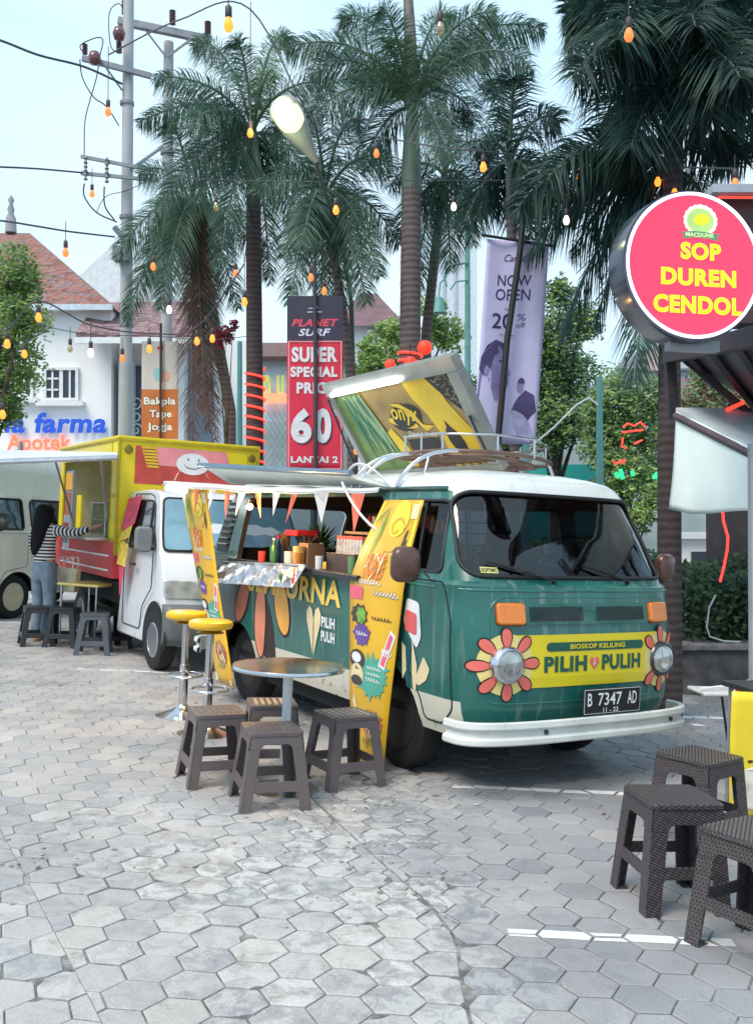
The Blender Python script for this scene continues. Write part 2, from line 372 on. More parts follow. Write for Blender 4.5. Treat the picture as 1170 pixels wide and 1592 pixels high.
HA = halfplane(A1, A0) # left side kept
def reg_left(x, y): return [HA] if y < 5.6 else [((0, 1), -99)]
def cen_hp(x, y):
    out = []
    if y < 5.6: out.append(((-HA[0][0], -HA[0][1]), -HA[1]-.004))
    if y < 6.0:
        p, q = (bseam(y-.06)-.008, y-.06), (bseam(y+.06)-.008, y+.06); out.append(halfplane(p, q))
    elif x > .2: out.append(((0, 1), -99))
    return out
def reg_right(x, y):
    if y >= 6.0: return [] if x > .2 else [((0, 1), -99)]
    p, q = (bseam(y-.06)+.005, y-.06), (bseam(y+.06)+.005, y+.06); n, d = halfplane(p, q); return [((-n[0], -n[1]), -d)]
tm, tint, worn, lm = MB(), [], [], MB()
a, b = gp(790, 1453), gp(1140, 1470); c, d = gp(545, 1217), gp(1170, 1246); e, f = gp(120, 1041), gp(330, 1050); g_, h_ = gp(0, 968), gp(48, 970)
k1, k2 = gp(1060, 1116), gp(1125, 1118); k3, k4 = gp(1075, 1128), gp(1140, 1130)
LN = [(a.x, a.y, b.x, b.y, .034, 1), (c.x, c.y, d.x+1, d.y, .035, .9), (e.x, e.y, f.x, f.y, .03, .9), (g_.x-1, g_.y, h_.x, h_.y, .06, 1), (k1.x, k1.y, k2.x, k2.y, .05, .7), (k3.x, k3.y, k4.x, k4.y, .05, .7)]
tiles(reg_left, radians(-8), (.05, .03), tm, tint, worn, LN, lm)
tiles(cen_hp, radians(-4), (.0, 0), tm, tint, worn, LN, lm)
tiles(reg_right, radians(1), (.12, .06), tm, tint, worn, LN, lm)
to = tm.build('paving', tile_mat())
for nm, dat in (('tint', tint), ('worn', worn)):
    at_ = to.data.attributes.new(nm, 'FLOAT', 'FACE'); at_.data.foreach_set('value', dat)
kind(to)
kind(lm.build('painted_line', mat('road_paint', (.78, .78, .77), .6, var=.1, vs=20, dirt=.5)))
# far paving sheet beyond the modelled tiles
fs = MB(); xs2 = [-40, -13, -9, -5, -2, 0, 2, 5, 9, 13, 40]; ys2 = [17.05, 20, 26]
fs.add([(x, y, gz(x)+.006) for y in ys2 for x in xs2], [(j*len(xs2)+i, j*len(xs2)+i+1, (j+1)*len(xs2)+i+1, (j+1)*len(xs2)+i) for j in range(2) for i in range(len(xs2)-1)])
kind(fs.build('far_paving', mat('far_paving_concrete', (.36, .36, .37), .8, var=.2, vs=3)))

# broken cement crumbs where the paving was patched
rb = MB(); rq = random.Random(77)
for k in range(200):
    cx, cy, sp = rq.choice([(-.25, 5.25, .28), (.05, 5.5, .2), (-.35, 4.75, .35), (.1, 4.1, .25), (-.05, 5.9, .35), (-1.5, 4.3, .25)])
    x, y, s = rq.gauss(cx, sp), rq.gauss(cy, sp), rq.uniform(.004, .018)*(1 if k % 9 else 1.8)
    P = [(x+s*rq.uniform(.5, 1.1)*cos(a), y+s*rq.uniform(.5, 1.1)*sin(a)) for a in (0, 1.3, 2.5, 3.8, 5)]; z = gz(x)+.006
    rb.add([(a, b, z-.003) for a, b in P]+[(a*.9+x*.1, b*.9+y*.1, z+s*.35) for a, b in P], [(0, 1, 6, 5), (1, 2, 7, 6), (2, 3, 8, 7), (3, 4, 9, 8), (4, 0, 5, 9), (5, 6, 7, 8, 9)], k % 2)
kind(rb.build('rubble', [mat('crumb_grey', (.33, .32, .30), .9, var=.3, vs=30), mat('crumb_brown', (.28, .25, .23), .9, var=.3, vs=30)]), 'stuff')
lv = MB()
for k in range(70):
    x, y = rq.uniform(-3.4, 2.6), rq.uniform(3.2, 11); a = rq.uniform(0, 6.28); s = rq.uniform(.012, .03); z = gz(x)+.011
    lv.add([(x-s*cos(a), y-s*sin(a), z), (x+s*.3*sin(a), y-s*.3*cos(a), z+.004), (x+s*cos(a), y+s*sin(a), z+.001), (x-s*.3*sin(a), y+s*.3*cos(a), z+.003)], [(0, 1, 2, 3)], k % 3)
kind(lv.build('litter', [mat('dry_leaf', (.20, .10, .04), .8, var=.2), mat('olive_leaf', (.10, .10, .04), .8, var=.2), mat('paper_scrap', (.6, .58, .55), .8, var=.1)]), 'stuff')
# ================================================================ KOMBI BUS SHELL
HW = table_fn([(.34, .80), (.42, .825), (.6, .845), (.9, .855), (1.17, .85), (1.21, .855), (1.235, .835), (1.3, .825), (1.5, .79), (1.72, .745), (1.775, .735)])
XF = table_fn([(.34, 2.06), (.5, 2.115), (.7, 2.135), (.95, 2.13), (1.17, 2.09), (1.21, 2.085), (1.235, 2.05), (1.3, 2.02), (1.5, 1.925), (1.72, 1.80), (1.775, 1.77)])
XR = table_fn([(.34, -2.05), (.6, -2.12), (.9, -2.13), (1.2, -2.10), (1.5, -2.0), (1.72, -1.87), (1.775, -1.84)])
NF, CF, NR, CR_ = 3.6, .36, 3.0, .32
def FX(Y, z, off=0.0):
    h = HW(z); t = min(.9999, abs(Y)/h); return XF(z)-CF+CF*(1-t**NF)**(1/NF)+off
def SY(X, z, off=0.0): # image-left side of the bus is -Y
    h = HW(z); x0 = XF(z)-CF
    if X <= x0: return -(h+off)
    t = min(.9999, (X-x0)/CF); return -(h*(1-t**NF)**(1/NF)+off)
def SN(X, z, off=.004): # normal-offset point on the -Y side
    e = .01; p = Vector((X, SY(X, z), z)); a = Vector((X+e, SY(X+e, z), z))-p; b = Vector((X, SY(X, z+e), z+e))-p
    n = b.cross(a).normalized(); n = -n if n.y > 0 and abs(n.y) > .05 else n
    return p+n*off
def FN(Y, z, off=.004):
    e = .01; p = Vector((FX(Y, z), Y, z)); a = Vector((FX(Y+e, z), Y+e, z))-p; b = Vector((FX(Y, z+e), Y, z+e))-p
    n = a.cross(b).normalized(); n = -n if n.x < 0 else n
    return p+n*off
def ring(h, xf, xr, z, cf=CF, cr=CR_, nf=NF):
    P = []; NA = 14
    for i in range(-NA, NA+1):
        a = pi/2*i/NA; s, c = abs(sin(a)), cos(a)
        P.append((xf-cf+cf*max(c, 0)**(2/nf), h*(1 if i > 0 else -1 if i < 0 else 0)*s**(2/nf), z))
    ns = 22
    for i in range(1, ns): P.append((lerp(xf-cf, xr+cr, i/ns), h, z))
    for i in range(-9, 10):
        a = pi/2*i/9; s, c = abs(sin(a)), cos(a)
        P.append((xr+cr-cr*max(c, 0)**(2/NR), -h*(1 if i > 0 else -1 if i < 0 else 0)*s**(2/NR), z))
    for i in range(1, ns): P.append((lerp(xr+cr, xf-cf, i/ns), -h, z))
    return P
def shell(hitop=0.0, inset=0.0):
    rings = []
    for z in (.34, .38, .42, .5, .6, .75, .9, 1.05, 1.17, 1.21, 1.235, 1.3, 1.4, 1.5, 1.6, 1.72, 1.775):
        if inset and z > 1.69: continue
        rings.append(ring(HW(z)-inset, XF(z)-inset, XR(z)+inset, z))
    hz = hitop
    for q, z in ((.015, 1.80), (.035, 1.83+hz*.6), (.08, 1.86+hz*.85), (.17, 1.89+hz), (.30, 1.912+hz), (.46, 1.925+hz), (.62, 1.93+hz)):
        rings.append(ring(.735-q-inset, 1.77-q*.95-inset*1.5, -1.84+q*.8+inset, z-inset, cf=max(.12, CF-q*.35), cr=max(.1, CR_-q*.3)))
    return rings
def body_mesh(name, cutters, mats, hitop=0.0):
    mb = MB(); N = 0; outs = []
    for inset in (0, .045):
        rs = shell(hitop, inset); N = len(rs[0]); b = len(mb.v)
        for r in rs: mb.v += r
        n = len(rs)
        for i in range(n-1):
            for k in range(N):
                f = (b+i*N+k, b+i*N+(k+1) % N, b+(i+1)*N+(k+1) % N, b+(i+1)*N+k)
                mb.f.append(f if not inset else f[::-1]); mb.m.append(0 if not inset else 1)
        top = tuple(b+(n-1)*N+k for k in range(N)); mb.f.append(top if not inset else top[::-1]); mb.m.append(0 if not inset else 1)
        outs.append(b)
    for k in range(N):
        mb.f.append((outs[0]+(k+1) % N, outs[0]+k, outs[1]+k, outs[1]+(k+1) % N)); mb.m.append(1)
    o = mb.build(name, mats)
    bm = bmesh.new(); bm.from_mesh(o.data); bmesh.ops.recalc_face_normals(bm, faces=bm.faces)
    bm.to_mesh(o.data); bm.free()
    cs = []
    for c in cutters:
        co = c.build('cut', mats); cs.append(co)
        bm = bmesh.new(); bm.from_mesh(co.data); bmesh.ops.recalc_face_normals(bm, faces=bm.faces)
        for f in bm.faces: f.material_index = 1
        bm.to_mesh(co.data); bm.free()
        for solver in ('FAST', 'EXACT'):
            q = o.modifiers.new('b', 'BOOLEAN'); q.operation = 'DIFFERENCE'; q.object = co; q.solver = solver
            bpy.context.view_layer.update()
            me = bpy.data.meshes.new_from_object(o.evaluated_get(bpy.context.evaluated_depsgraph_get()))
            o.modifiers.clear()
            if len(me.vertices) > .8*len(o.data.vertices): o.data = me; break
            print('boolean fallback', len(me.vertices), solver)
    me = o.data; me.name = name
    for co in cs: bpy.data.objects.remove(co)
    me.shade_smooth(); me.set_sharp_from_angle(angle=radians(32))
    return o
WS = rpoly([(-.80, 1.265), (.80, 1.265), (.715, 1.758), (-.715, 1.758)], .12, 7)   # windscreen outline (Y,z)
def xcut(poly, x0, x1): m = MB(); m.prism(poly, lambda a, b, t: (t, a, b), x0, x1); return m
def ycut(poly, y0, y1): m = MB(); m.prism(poly, lambda a, b, t: (a, t, b), y0, y1); return m
DW = rpoly([(1.10, 1.275), (1.745, 1.275), (1.665, 1.70), (1.10, 1.70)], .05, 5)
HATCH = rrect(-1.30, 1.205, .93, 1.73, .05)
FARW = [rrect(-1.62, 1.27, -.72, 1.70, .06), rrect(-.62, 1.27, .22, 1.70, .06), rrect(.30, 1.27, 1.0, 1.70, .06)]
REARW = rrect(-.55, 1.28, .55, 1.66, .08)
ARCH = [(x, 0) for x in (0,)]
def arch(xc, r=.375): return [(xc+r*cos(a), .30+r*sin(a)) for a in [pi*k/16 for k in range(17)]]+[(xc-r-.02, .2), (xc+r+.02, .2)]
def bus_paint(green, low, name, zlow=.552, roof=(.74, .77, .76)):
    m = bpy.data.materials.new(name); m.use_nodes = True; n = m.node_tree; p = n.nodes['Principled BSDF']; L = n.links.new
    t = n.nodes.new('ShaderNodeTexCoord'); s = n.nodes.new('ShaderNodeSeparateXYZ'); L(t.outputs['Object'], s.inputs[0])
    def M(op, a, b=None):
        q = n.nodes.new('ShaderNodeMath'); q.operation = op
        for i, x in enumerate((a, b)):
            if x is None: continue
            if isinstance(x, (int, float)): q.inputs[i].default_value = x
            else: L(x, q.inputs[i])
        return q.outputs[0]
    roofm = M('GREATER_THAN', M('ADD', s.outputs['Z'], M('MULTIPLY', M('MAXIMUM', M('SUBTRACT', s.outputs['X'], 1.52), 0), .17)), 1.780)
    lowm = M('MULTIPLY', M('LESS_THAN', s.outputs['Z'], zlow), M('LESS_THAN', s.outputs['X'], 1.955))
    z = n.nodes.new('ShaderNodeTexNoise'); z.inputs['Scale'].default_value = 2.3; z.inputs['Detail'].default_value = 7; L(t.outputs['Object'], z.inputs['Vector'])
    g = n.nodes.new('ShaderNodeValToRGB'); e = g.color_ramp.elements; e[0].position = .3; e[0].color = (*[c*.84 for c in green], 1); e[1].position = .7; e[1].color = (*[c*1.16 for c in green], 1); L(z.outputs['Fac'], g.inputs[0])
    a = n.nodes.new('ShaderNodeMixRGB'); L(lowm, a.inputs['Fac']); L(g.outputs[0], a.inputs['Color1']); a.inputs['Color2'].default_value = (*low, 1)
    b = n.nodes.new('ShaderNodeMixRGB'); L(roofm, b.inputs['Fac']); L(a.outputs[0], b.inputs['Color1']); b.inputs['Color2'].default_value = (*roof, 1)
    # runs and grime with a shape of their own, also painting pale glare streaks
    mp = n.nodes.new('ShaderNodeMapping'); mp.inputs['Scale'].default_value = (9, 9, .8); L(t.outputs['Object'], mp.inputs[0])
    z2 = n.nodes.new('ShaderNodeTexNoise'); z2.inputs['Scale'].default_value = 2.0; z2.inputs['Detail'].default_value = 6; L(mp.outputs[0], z2.inputs['Vector'])
    r2 = n.nodes.new('ShaderNodeValToRGB'); e = r2.color_ramp.elements; e[0].position = .56; e[0].color = (0, 0, 0, 1); e[1].position = .74; e[1].color = (.38, .38, .38, 1); L(z2.outputs['Fac'], r2.inputs[0])
    c = n.nodes.new('ShaderNodeMixRGB'); L(r2.outputs[0], c.inputs['Fac']); L(b.outputs[0], c.inputs['Color1']); c.inputs['Color2'].default_value = (.35, .38, .36, 1)
    z3 = n.nodes.new('ShaderNodeTexNoise'); z3.inputs['Scale'].default_value = 16; z3.inputs['Detail'].default_value = 8; L(t.outputs['Object'], z3.inputs['Vector'])
    low2 = M('MULTIPLY', M('GREATER_THAN', z3.outputs['Fac'], .62), M('LESS_THAN', s.outputs['Z'], .43))
    d = n.nodes.new('ShaderNodeMixRGB'); L(M('MULTIPLY', low2, .75), d.inputs['Fac']); L(c.outputs[0], d.inputs['Color1']); d.inputs['Color2'].default_value = (.10, .06, .035, 1)
    L(d.outputs[0], p.inputs['Base Color']); p.inputs['Roughness'].default_value = .32; p.inputs['Coat Weight'].default_value = .5; p.inputs['Coat Roughness'].default_value = .1
    bp = n.nodes.new('ShaderNodeBump'); bp.inputs['Strength'].default_value = .12; bp.inputs['Distance'].default_value = .02; L(z.outputs['Fac'], bp.inputs['Height']); L(bp.outputs[0], p.inputs['Normal'])
    return m
M_LINING = mat('dark_cabin_lining', (.035, .028, .026), .8, var=.3)
M_TINT = glassmat('tinted_windscreen', (.30, .28, .34), .03)
M_CLEAR = glassmat('window_glass', (.36, .40, .42), .05)
GREEN = (.013, .118, .096)
# ================================================================ GREEN FOOD BUS
bx, by, byaw = .1426, 7.572, -1.0302
BM = GM(bx, by, byaw)
bus = thing('food_bus', 'dark green and white vintage kombi bus selling drinks, yellow band across its nose', 'bus', BM)
cuts = [xcut(WS, 1.60, 2.6), ycut(DW, -1.2, -.5), ycut(DW, .5, 1.2), ycut(HATCH, -1.2, -.5), ycut(arch(1.2), -1.2, -.55), ycut(arch(1.2), .55, 1.2), ycut(arch(-1.2), -1.2, -.55), ycut(arch(-1.2), .55, 1.2)]
cuts += [ycut(w_, .5, 1.2) for w_ in FARW] + [xcut(REARW, -2.5, -1.6)]
body = body_mesh('body', cuts, [bus_paint(GREEN, (.62, .58, .47), 'green_bus_paint'), M_LINING]); body.parent = bus
def path_tube(mb, P, r, n=6, mi=0, closed=True): mb.tube(P, r, n, mi, closed)
def dens(poly, k=3):
    o = []
    for i in range(len(poly)):
        p, q = poly[i], poly[(i+1) % len(poly)]; L = math.hypot(q[0]-p[0], q[1]-p[1]); m = max(1, int(L/.06))
        o += [(lerp(p[0], q[0], t/m), lerp(p[1], q[1], t/m)) for t in range(m)]
    return o
def conf(mb, P, fn, off, mi, K=6):
    D = dens(P); N = len(D); cx = sum(p[0] for p in D)/N; cy = sum(p[1] for p in D)/N
    mb.add([fn(cx+(x-cx)*k/K, cy+(y-cy)*k/K, off) for k in range(1, K+1) for x, y in D]+[fn(cx, cy, off)], [(k*N+i, k*N+(i+1) % N, (k+1)*N+(i+1) % N, (k+1)*N+i) for k in range(K-1) for i in range(N)]+[(K*N, (i+1) % N, i) for i in range(N)], mi)
# windscreen
def patch(poly, fn, mi=0): # fan of rings so that the pane follows the curve of the body
    mb = MB(); cx = sum(p[0] for p in poly)/len(poly); cy = sum(p[1] for p in poly)/len(poly); P = dens(poly); N = len(P); K = 8
    V = [fn(cx+(x-cx)*(k/K), cy+(y-cy)*(k/K)) for k in range(1, K+1) for x, y in P]+[fn(cx, cy)]
    Fs = [(k*N+i, k*N+(i+1) % N, (k+1)*N+(i+1) % N, (k+1)*N+i) for k in range(K-1) for i in range(N)]+[(K*N, (i+1) % N, i) for i in range(N)]
    mb.add(V, Fs, mi); return mb
wsg = patch(WS, lambda a, b: FN(a, b, -.012)).build('windscreen', M_TINT, bus, smooth=60)
g = MB(); g.tube([FN(a, b, .002) for a, b in dens(WS)], .013, 8, closed=True); g.build('gasket', M_BLACK, wsg, smooth=60)
# cab doors
def side_outline(mb, poly, s, r, off=.0, mi=0):
    mb.tube([(lambda p: (p.x, p.y*(-s), p.z))(SN(a, b, off)) for a, b in dens(poly)], r, 6, mi, closed=True)
for s in (-1, 1):
    def SS(a, b, off=.004, s=s): p = SN(a, b, off); return (p.x, p.y*(-s), p.z)
    wnd = patch(DW, lambda a, b: SS(a, b, -.014)).build('window', glassmat('cab_window', (.16, .16, .19), .02), bus, smooth=60)
    m = MB(); m.tube([SS(a, b, .001) for a, b in dens(DW)], .011, 6, closed=True)
    m.tube([SS(1.47, 1.28, -.004), SS(1.445, 1.695, -.004)], .009, 6); m.build('window_frame', M_DARK, wnd, smooth=60)
    m = MB(); DOOR = rpoly([(1.03, 1.22), (1.80, 1.22), (1.88, 1.0), (1.90, .5), (1.80, .40), (1.62, .40), (1.58, .52), (1.47, .66), (1.33, .73), (1.03, .75)], .04, 4)
    m.tube([SS(a, b, -.001) for a, b in dens(DOOR)], .0065, 5, closed=True); d_ = m.build('door_seam', mat('seam_shadow_gap', (.006, .02, .016), .8, var=0), bus)
    m = MB(); m.tube([SS(1.10, 1.12, .02), SS(1.22, 1.12, .026)], .009, 8); m.bar(SS(1.10, 1.12, 0), SS(1.10, 1.12, .022), .01); m.bar(SS(1.21, 1.12, 0), SS(1.21, 1.12, .026), .012); m.build('door_handle', M_CHROME, bus, smooth=60)
# gutter, belt swages
m = MB(); rg = ring(.742, 1.777, -1.847, 1.777)
for s in (-1, 1): gpts = sorted([p for p in rg if p[1]*s > .3 and -1.8 < p[0] < 1.62], key=lambda p: p[0]); m.tube(gpts, .013, 6)
m.build('rain_gutter', mat('gutter_paint', (.05, .10, .09), .5), bus, smooth=60)
m = MB()
for z_, r_ in ((1.19, .007),):
    m.tube([FN(-.83+1.66*i/40, z_, -.002) for i in range(41)], r_, 6)
    for s in (-1, 1): m.tube([(lambda p: (p.x, p.y*(-s), p.z))(SN(lerp(-1.95, 1.72, i/40), z_, -.002)) for i in range(41)], r_, 6)
m.tube([FN(a, b, -.003) for a, b in dens(rpoly([(-.70, 1.155), (.70, 1.155), (.74, .55), (-.74, .55)], .12))], .006, 6, closed=True)
m.build('swage_line', mat('swage_green', (.02, .16, .125), .35, coat=.5), bus, smooth=60)
# air intake grille
m = MB(); gp_ = rrect(-.49, .998, .49, 1.118, .012)
m.prism(dens(gp_), lambda a, b, t: FN(a, b, t), -.004, .007)
gr = m.build('grille', mat('grille_green', (.02, .13, .105), .4, coat=.3), bus)
for x0, x1 in ((-.46, -.06), (.05, .45)):
    m = MB(); k = 24
    for i in range(k):
        xx = lerp(x0, x1, (i+.5)/k)
        m.add([FN(xx-.0052, 1.018, .0105), FN(xx+.0052, 1.018, .0105), FN(xx+.0052, 1.100, .0105), FN(xx-.0052, 1.100, .0105)], [(0, 1, 2, 3)])
    m.build('slot', M_BINK, gr)
# indicators
for s in (-1, 1):
    m = MB(); pl = rrect(-.667, .998, -.497, 1.118, .02) if s < 0 else rrect(.497, .998, .667, 1.118, .02)
    m.prism(dens(pl), lambda a, b, t: FN(a, b, t), -.005, .032)
    ind = m.build('indicator', mat('amber_lens', (.75, .20, .015), .2, var=.08, vs=40, coat=.6), bus, smooth=50, bevel=.008)
    m = MB(); m.tube([FN(a, b, .004) for a, b in dens(pl)], .006, 6, closed=True); m.build('rim', mat('indicator_rim', (.25, .07, .01), .4), ind)
# yellow band, flowers and lettering on the nose
M_BAND = mat('yellow_band_vinyl', (.80, .62, .02), .3, var=.03, coat=.3)
def fgrid(mb, y0, y1, z0f, z1f, mi, off, n=30, k=4): mb.grid(lambda u, v: FN(lerp(y0, y1, u), lerp(z0f(lerp(y0, y1, u)), z1f(lerp(y0, y1, u)), v), off), n, k, mi)
m = MB()
fgrid(m, -.60, .60, lambda y: .640-.02*y/.6*0, lambda y: .942, 0, .0035, 30, 5)
HL = ((-.605, .775), (.615, .770))
for cy, cz in HL:
    P = ell(cy, cz, .168, .175, 40); c0 = (cy, cz)
    K = 5; N = len(P); m.add([FN(cy+(x-cy)*k/K, cz+(y-cz)*k/K, .0045) for k in range(1, K+1) for x, y in P]+[FN(cy, cz, .0045)], [(k*N+i, k*N+(i+1) % N, (k+1)*N+(i+1) % N, (k+1)*N+i) for k in range(K-1) for i in range(N)]+[(K*N, (i+1) % N, i) for i in range(N)], 5)
    for k in range(8):
        if cy > 0 and k == 4: continue
        a = pi/4*k+.05; ca, sa = cos(a), sin(a)
        for (ri, ro, w_, of, mi) in ((.090, .212, .036, .0065, 2), (.095, .205, .028, .0085, 1)):
            rc, rl = (ri+ro)/2, (ro-ri)/2
            P = [(cy+(rc+rl*cos(t))*ca-(w_*sin(t)*(1+.25*cos(t)))*sa, cz+(rc+rl*cos(t))*sa+(w_*sin(t)*(1+.25*cos(t)))*ca) for t in [2*pi*i/20 for i in range(20)]]
            P = [(max(-.835, min(.835, p_)), q_) for p_, q_ in P]
            conf(m, P, FN, of, mi, 3)
pill = rrect(-.345, .845, .435, .897, .026, 6)
conf(m, pill, FN, .0060, 3)
m.txt('BIOSKOP KELILING', -.17, .857, .44, .029, lambda a, b: FN(a, b, .0090), 0, .03)
m.txt('PILIH', -.36, .725, .325, .092, lambda a, b: FN(a, b, .0070), 3, .045)
m.txt('PULIH', .085, .725, .325, .092, lambda a, b: FN(a, b, .0070), 3, .045)
hrt = [(.025+.038*(16*sin(t)**3)/16, .773+.042*(13*cos(t)-5*cos(2*t)-2*cos(3*t)-cos(4*t))/16) for t in [2*pi*i/30 for i in range(30)]]
m.add([FN(a, b, .0070) for a, b in hrt], [tuple(range(30))], 1)
m.add([FN(a, b, .0085) for a, b in ((.032, .80), (.020, .782), (.030, .772), (.020, .745), (.016, .772), (.026, .776))], [tuple(range(6))], 4)
m.build('nose_graphics', [M_BAND, M_CORAL, M_BINK, M_GREENINK, M_WINK, mat('pale_yellow_vinyl', (.78, .62, .22), .35, var=.04)], bus)
# headlights
for (cy, cz), s in zip(HL, (-1, 1)):
    c = FN(cy, cz, 0); c = Vector((c.x-.012, c.y, c.z))
    m = MB(); m.lathe([(.108, -.03), (.112, .02), (.104, .045), (.092, .052), (.088, .046)], 32, 0, c, 'X')
    hl = m.build('headlight', M_CHROME if s < 0 else mat('black_chrome', (.10, .10, .11), .25, .8), bus, smooth=50)
    m = MB(); m.lathe([(.088, .044), (.075, .060), (.05, .070), (.02, .075), (.001, .076)], 32, 0, c, 'X')
    m.build('lens', mat('headlamp_lens', (.42, .43, .42), .06, .55, var=.45, vs=9, coat=1), hl, smooth=70)
# number plate
m = MB(); m.box((2.205, .115, .553), (.008, .46, .15)); pl = m.build('number_plate', mat('plate_black', (.015, .015, .016), .4), bus, bevel=.003)
m = MB()
for t_, y0, w_ in (('B', -.085, .035), ('7347', -.002, .19), ('AD', .235, .075)): m.txt(t_, y0, .528, w_, .075, lambda a, b: (2.2105, a, b), 0, .01)
m.txt('11 - 23', .04, .488, .12, .027, lambda a, b: (2.2105, a, b), 0, .01)
m.prism(dens(rrect(-.110, .482, .340, .624, .006)), lambda a, b, t: (t, a, b), 2.2085, 2.2095)
m2 = MB(); m.f = m.f; m.build('lettering', M_WINK, pl)
m2.prism(rrect(-.107, .485, .337, .621, .005), lambda a, b, t: (t, a, b), 2.209, 2.2101); m2.build('plate_face', mat('plate_black', (.015, .015, .016), .4), pl)
# bumper: a pressed blade with a groove, wrapping round the corners
def bump_line(off): # plan curve
    P = []
    for i in range(-20, 21):
        a = pi/2*i/20; s, c = abs(sin(a)), cos(a); P.append((1.93+(.265+off)*max(c, 0)**(2/3.6), (.885+off)*(1 if i > 0 else -1 if i < 0 else 0)*s**(2/3.2)))
    return P
prof = [(-.012, .462), (.010, .468), (.022, .460), (.026, .432), (.020, .422), (.002, .416), (.002, .384), (.020, .378), (.026, .368), (.026, .345), (.018, .336), (-.012, .336)]
m = MB(); cols = [[(x, y, z) for x, y in [bump_line(o)[i] for o in (0,)] for _ in (0,)] for i in range(1) for z in (0,)]
V = []; lines = [bump_line(o) for o, z in prof]; npf = len(prof); NB = len(lines[0])
for i in range(NB):
    for k, (o, z) in enumerate(prof): V.append((lines[k][i][0], lines[k][i][1], z))
m.add(V, [(i*npf+k, i*npf+(k+1) % npf, (i+1)*npf+(k+1) % npf, (i+1)*npf+k) for i in range(NB-1) for k in range(npf)]+[tuple(range(npf)), tuple((NB-1)*npf+k for k in range(npf))[::-1]])
bp = m.build('bumper', mat('chipped_bumper_paint', (.66, .66, .62), .45, var=.12, vs=5, coat=.15, dirt=.35), bus, smooth=28)
m = MB()
for y_ in (-.52, -.38, .55, .66): m.lathe([(.013, -.01), (.013, .006), (.004, .009)], 12, 0, (2.198-.03*(y_*y_ > .2), y_, .40), 'X')
m.build('bolt', mat('bolt_dark', (.05, .04, .035), .6), bp)
# rear bumper
m = MB(); V = []
for i in range(NB):
    for k, (o, z) in enumerate(prof): V.append((-(lines[k][i][0])-.03, lines[k][i][1], z-.02))
m.add(V, [(i*npf+k, (i+1)*npf+k, (i+1)*npf+(k+1) % npf, i*npf+(k+1) % npf) for i in range(NB-1) for k in range(npf)]); m.build('rear_bumper', MATS['chipped_bumper_paint'], bus, smooth=50)
# wipers
for y0, y1, z1 in ((-.24, -.66, 1.315), (.36, .02, 1.31)):
    m = MB(); p = FN(y0, 1.238, .02); q = FN(lerp(y0, y1, .55), 1.285, .035); m.bar(FN(y0, 1.238, -.01), p, .013, 10); m.tube([p, q], .006, 6)
    w0, w1 = FN(y1, z1+.03, .012), FN(lerp(y0, y1, .3), z1-.035, .012); m.tube([w0, lerp(w0, w1, .5)+Vector((.012, 0, 0)), w1], [.005, .011, .005], 6); m.tube([q, lerp(w0, w1, .5)+Vector((.015, 0, 0))], .006, 6)
    m.build('wiper', M_BLACK, bus, smooth=60)
# sticker on the screen
m = MB(); m.add([FN(a, b, -.006) for a, b in ((-.70, 1.288), (-.60, 1.288), (-.60, 1.322), (-.70, 1.322))], [(0, 1, 2, 3)], 0); m.txt('SOFTMIC', -.695, 1.295, .09, .02, lambda a, b: FN(a, b, -.0045), 1, .02)
m.build('windscreen_sticker', [mat('sticker_yellow', (.62, .60, .2), .5), M_BINK], wsg)
# mirrors: brown leather-like shell on a chrome arm
for s in (-1, 1):
    m = MB(); p = Vector(SN(1.66, 1.225, 0)); hub = Vector((1.70, -1.06, 1.315))
    if s > 0: p.y *= -1; hub.y *= -1
    m.tube([p, lerp(p, hub, .5)+Vector((.03, 0, .015)), hub+Vector((.05, 0, 0))], .0075, 8); m.lathe([(.02, 0), (.014, .02)], 12, 0, p+Vector((0, 0, -.005)), 'Y')
    arm = m.build('mirror_arm', M_CHROME, bus, smooth=60)
    m = MB(); Rz = Matrix.Rotation(radians(-12*s*-1), 3, 'Z')
    P = rrect(-.088, -.105, .088, .105, .06, 6); n_ = len(P); V = []
    for t_, sc in ((-.02, .93), (0, 1), (.03, .97), (.05, .80), (.06, .4)): V += [hub+Rz @ Vector((t_, a*sc, b*sc)) for a, b in P]
    m.add(V, [(k*n_+i, k*n_+(i+1) % n_, (k+1)*n_+(i+1) % n_, (k+1)*n_+i) for k in range(4) for i in range(n_)]+[tuple(range(n_))[::-1], tuple(range(4*n_, 5*n_))])
    m.build('mirror', mat('brown_mirror_shell', (.10, .045, .032), .35, var=.25, vs=12, coat=.3), arm, smooth=50)
    if s > 0: break
# wheels
def wheel(parent, x, y, s, r=.315, w=.19, rim=.20, capcol=None, rimmat=None, name='wheel'):
    m = MB(); pr = [(rim*.98, -w*.42), (r*.86, -w*.5), (r*.96, -w*.42), (r, -w*.25), (r, w*.25), (r*.96, w*.42), (r*.86, w*.5), (rim*.98, w*.42)]
    V = [(a, b*1) for a, b in pr]; m.lathe(V, 36, 0, (x, y, r), 'Y'); t = m.build(name, mat('tyre_rubber', (.009, .009, .010), .75, var=.25, vs=14), parent, smooth=40)
    m = MB(); o = w*.5*s
    m.lathe([(rim, o*.86), (rim*.93, o*.90), (rim*.86, o*.45), (rim*.55, o*.35), (rim*.5, o*.62), (rim*.42, o*.74), (rim*.2, o*.82), (.001, o*.84)], 32, 0, (x, y, r), 'Y')
    for k in range(10):
        a = 2*pi*k/10; m.lathe([(.012, o*.37), (.012, o*.42)], 8, 1, (x+rim*.7*cos(a), y, r+rim*.7*sin(a)), 'Y')
    m.build('rim', [rimmat or M_STEEL, M_DARK], t, smooth=40); return t
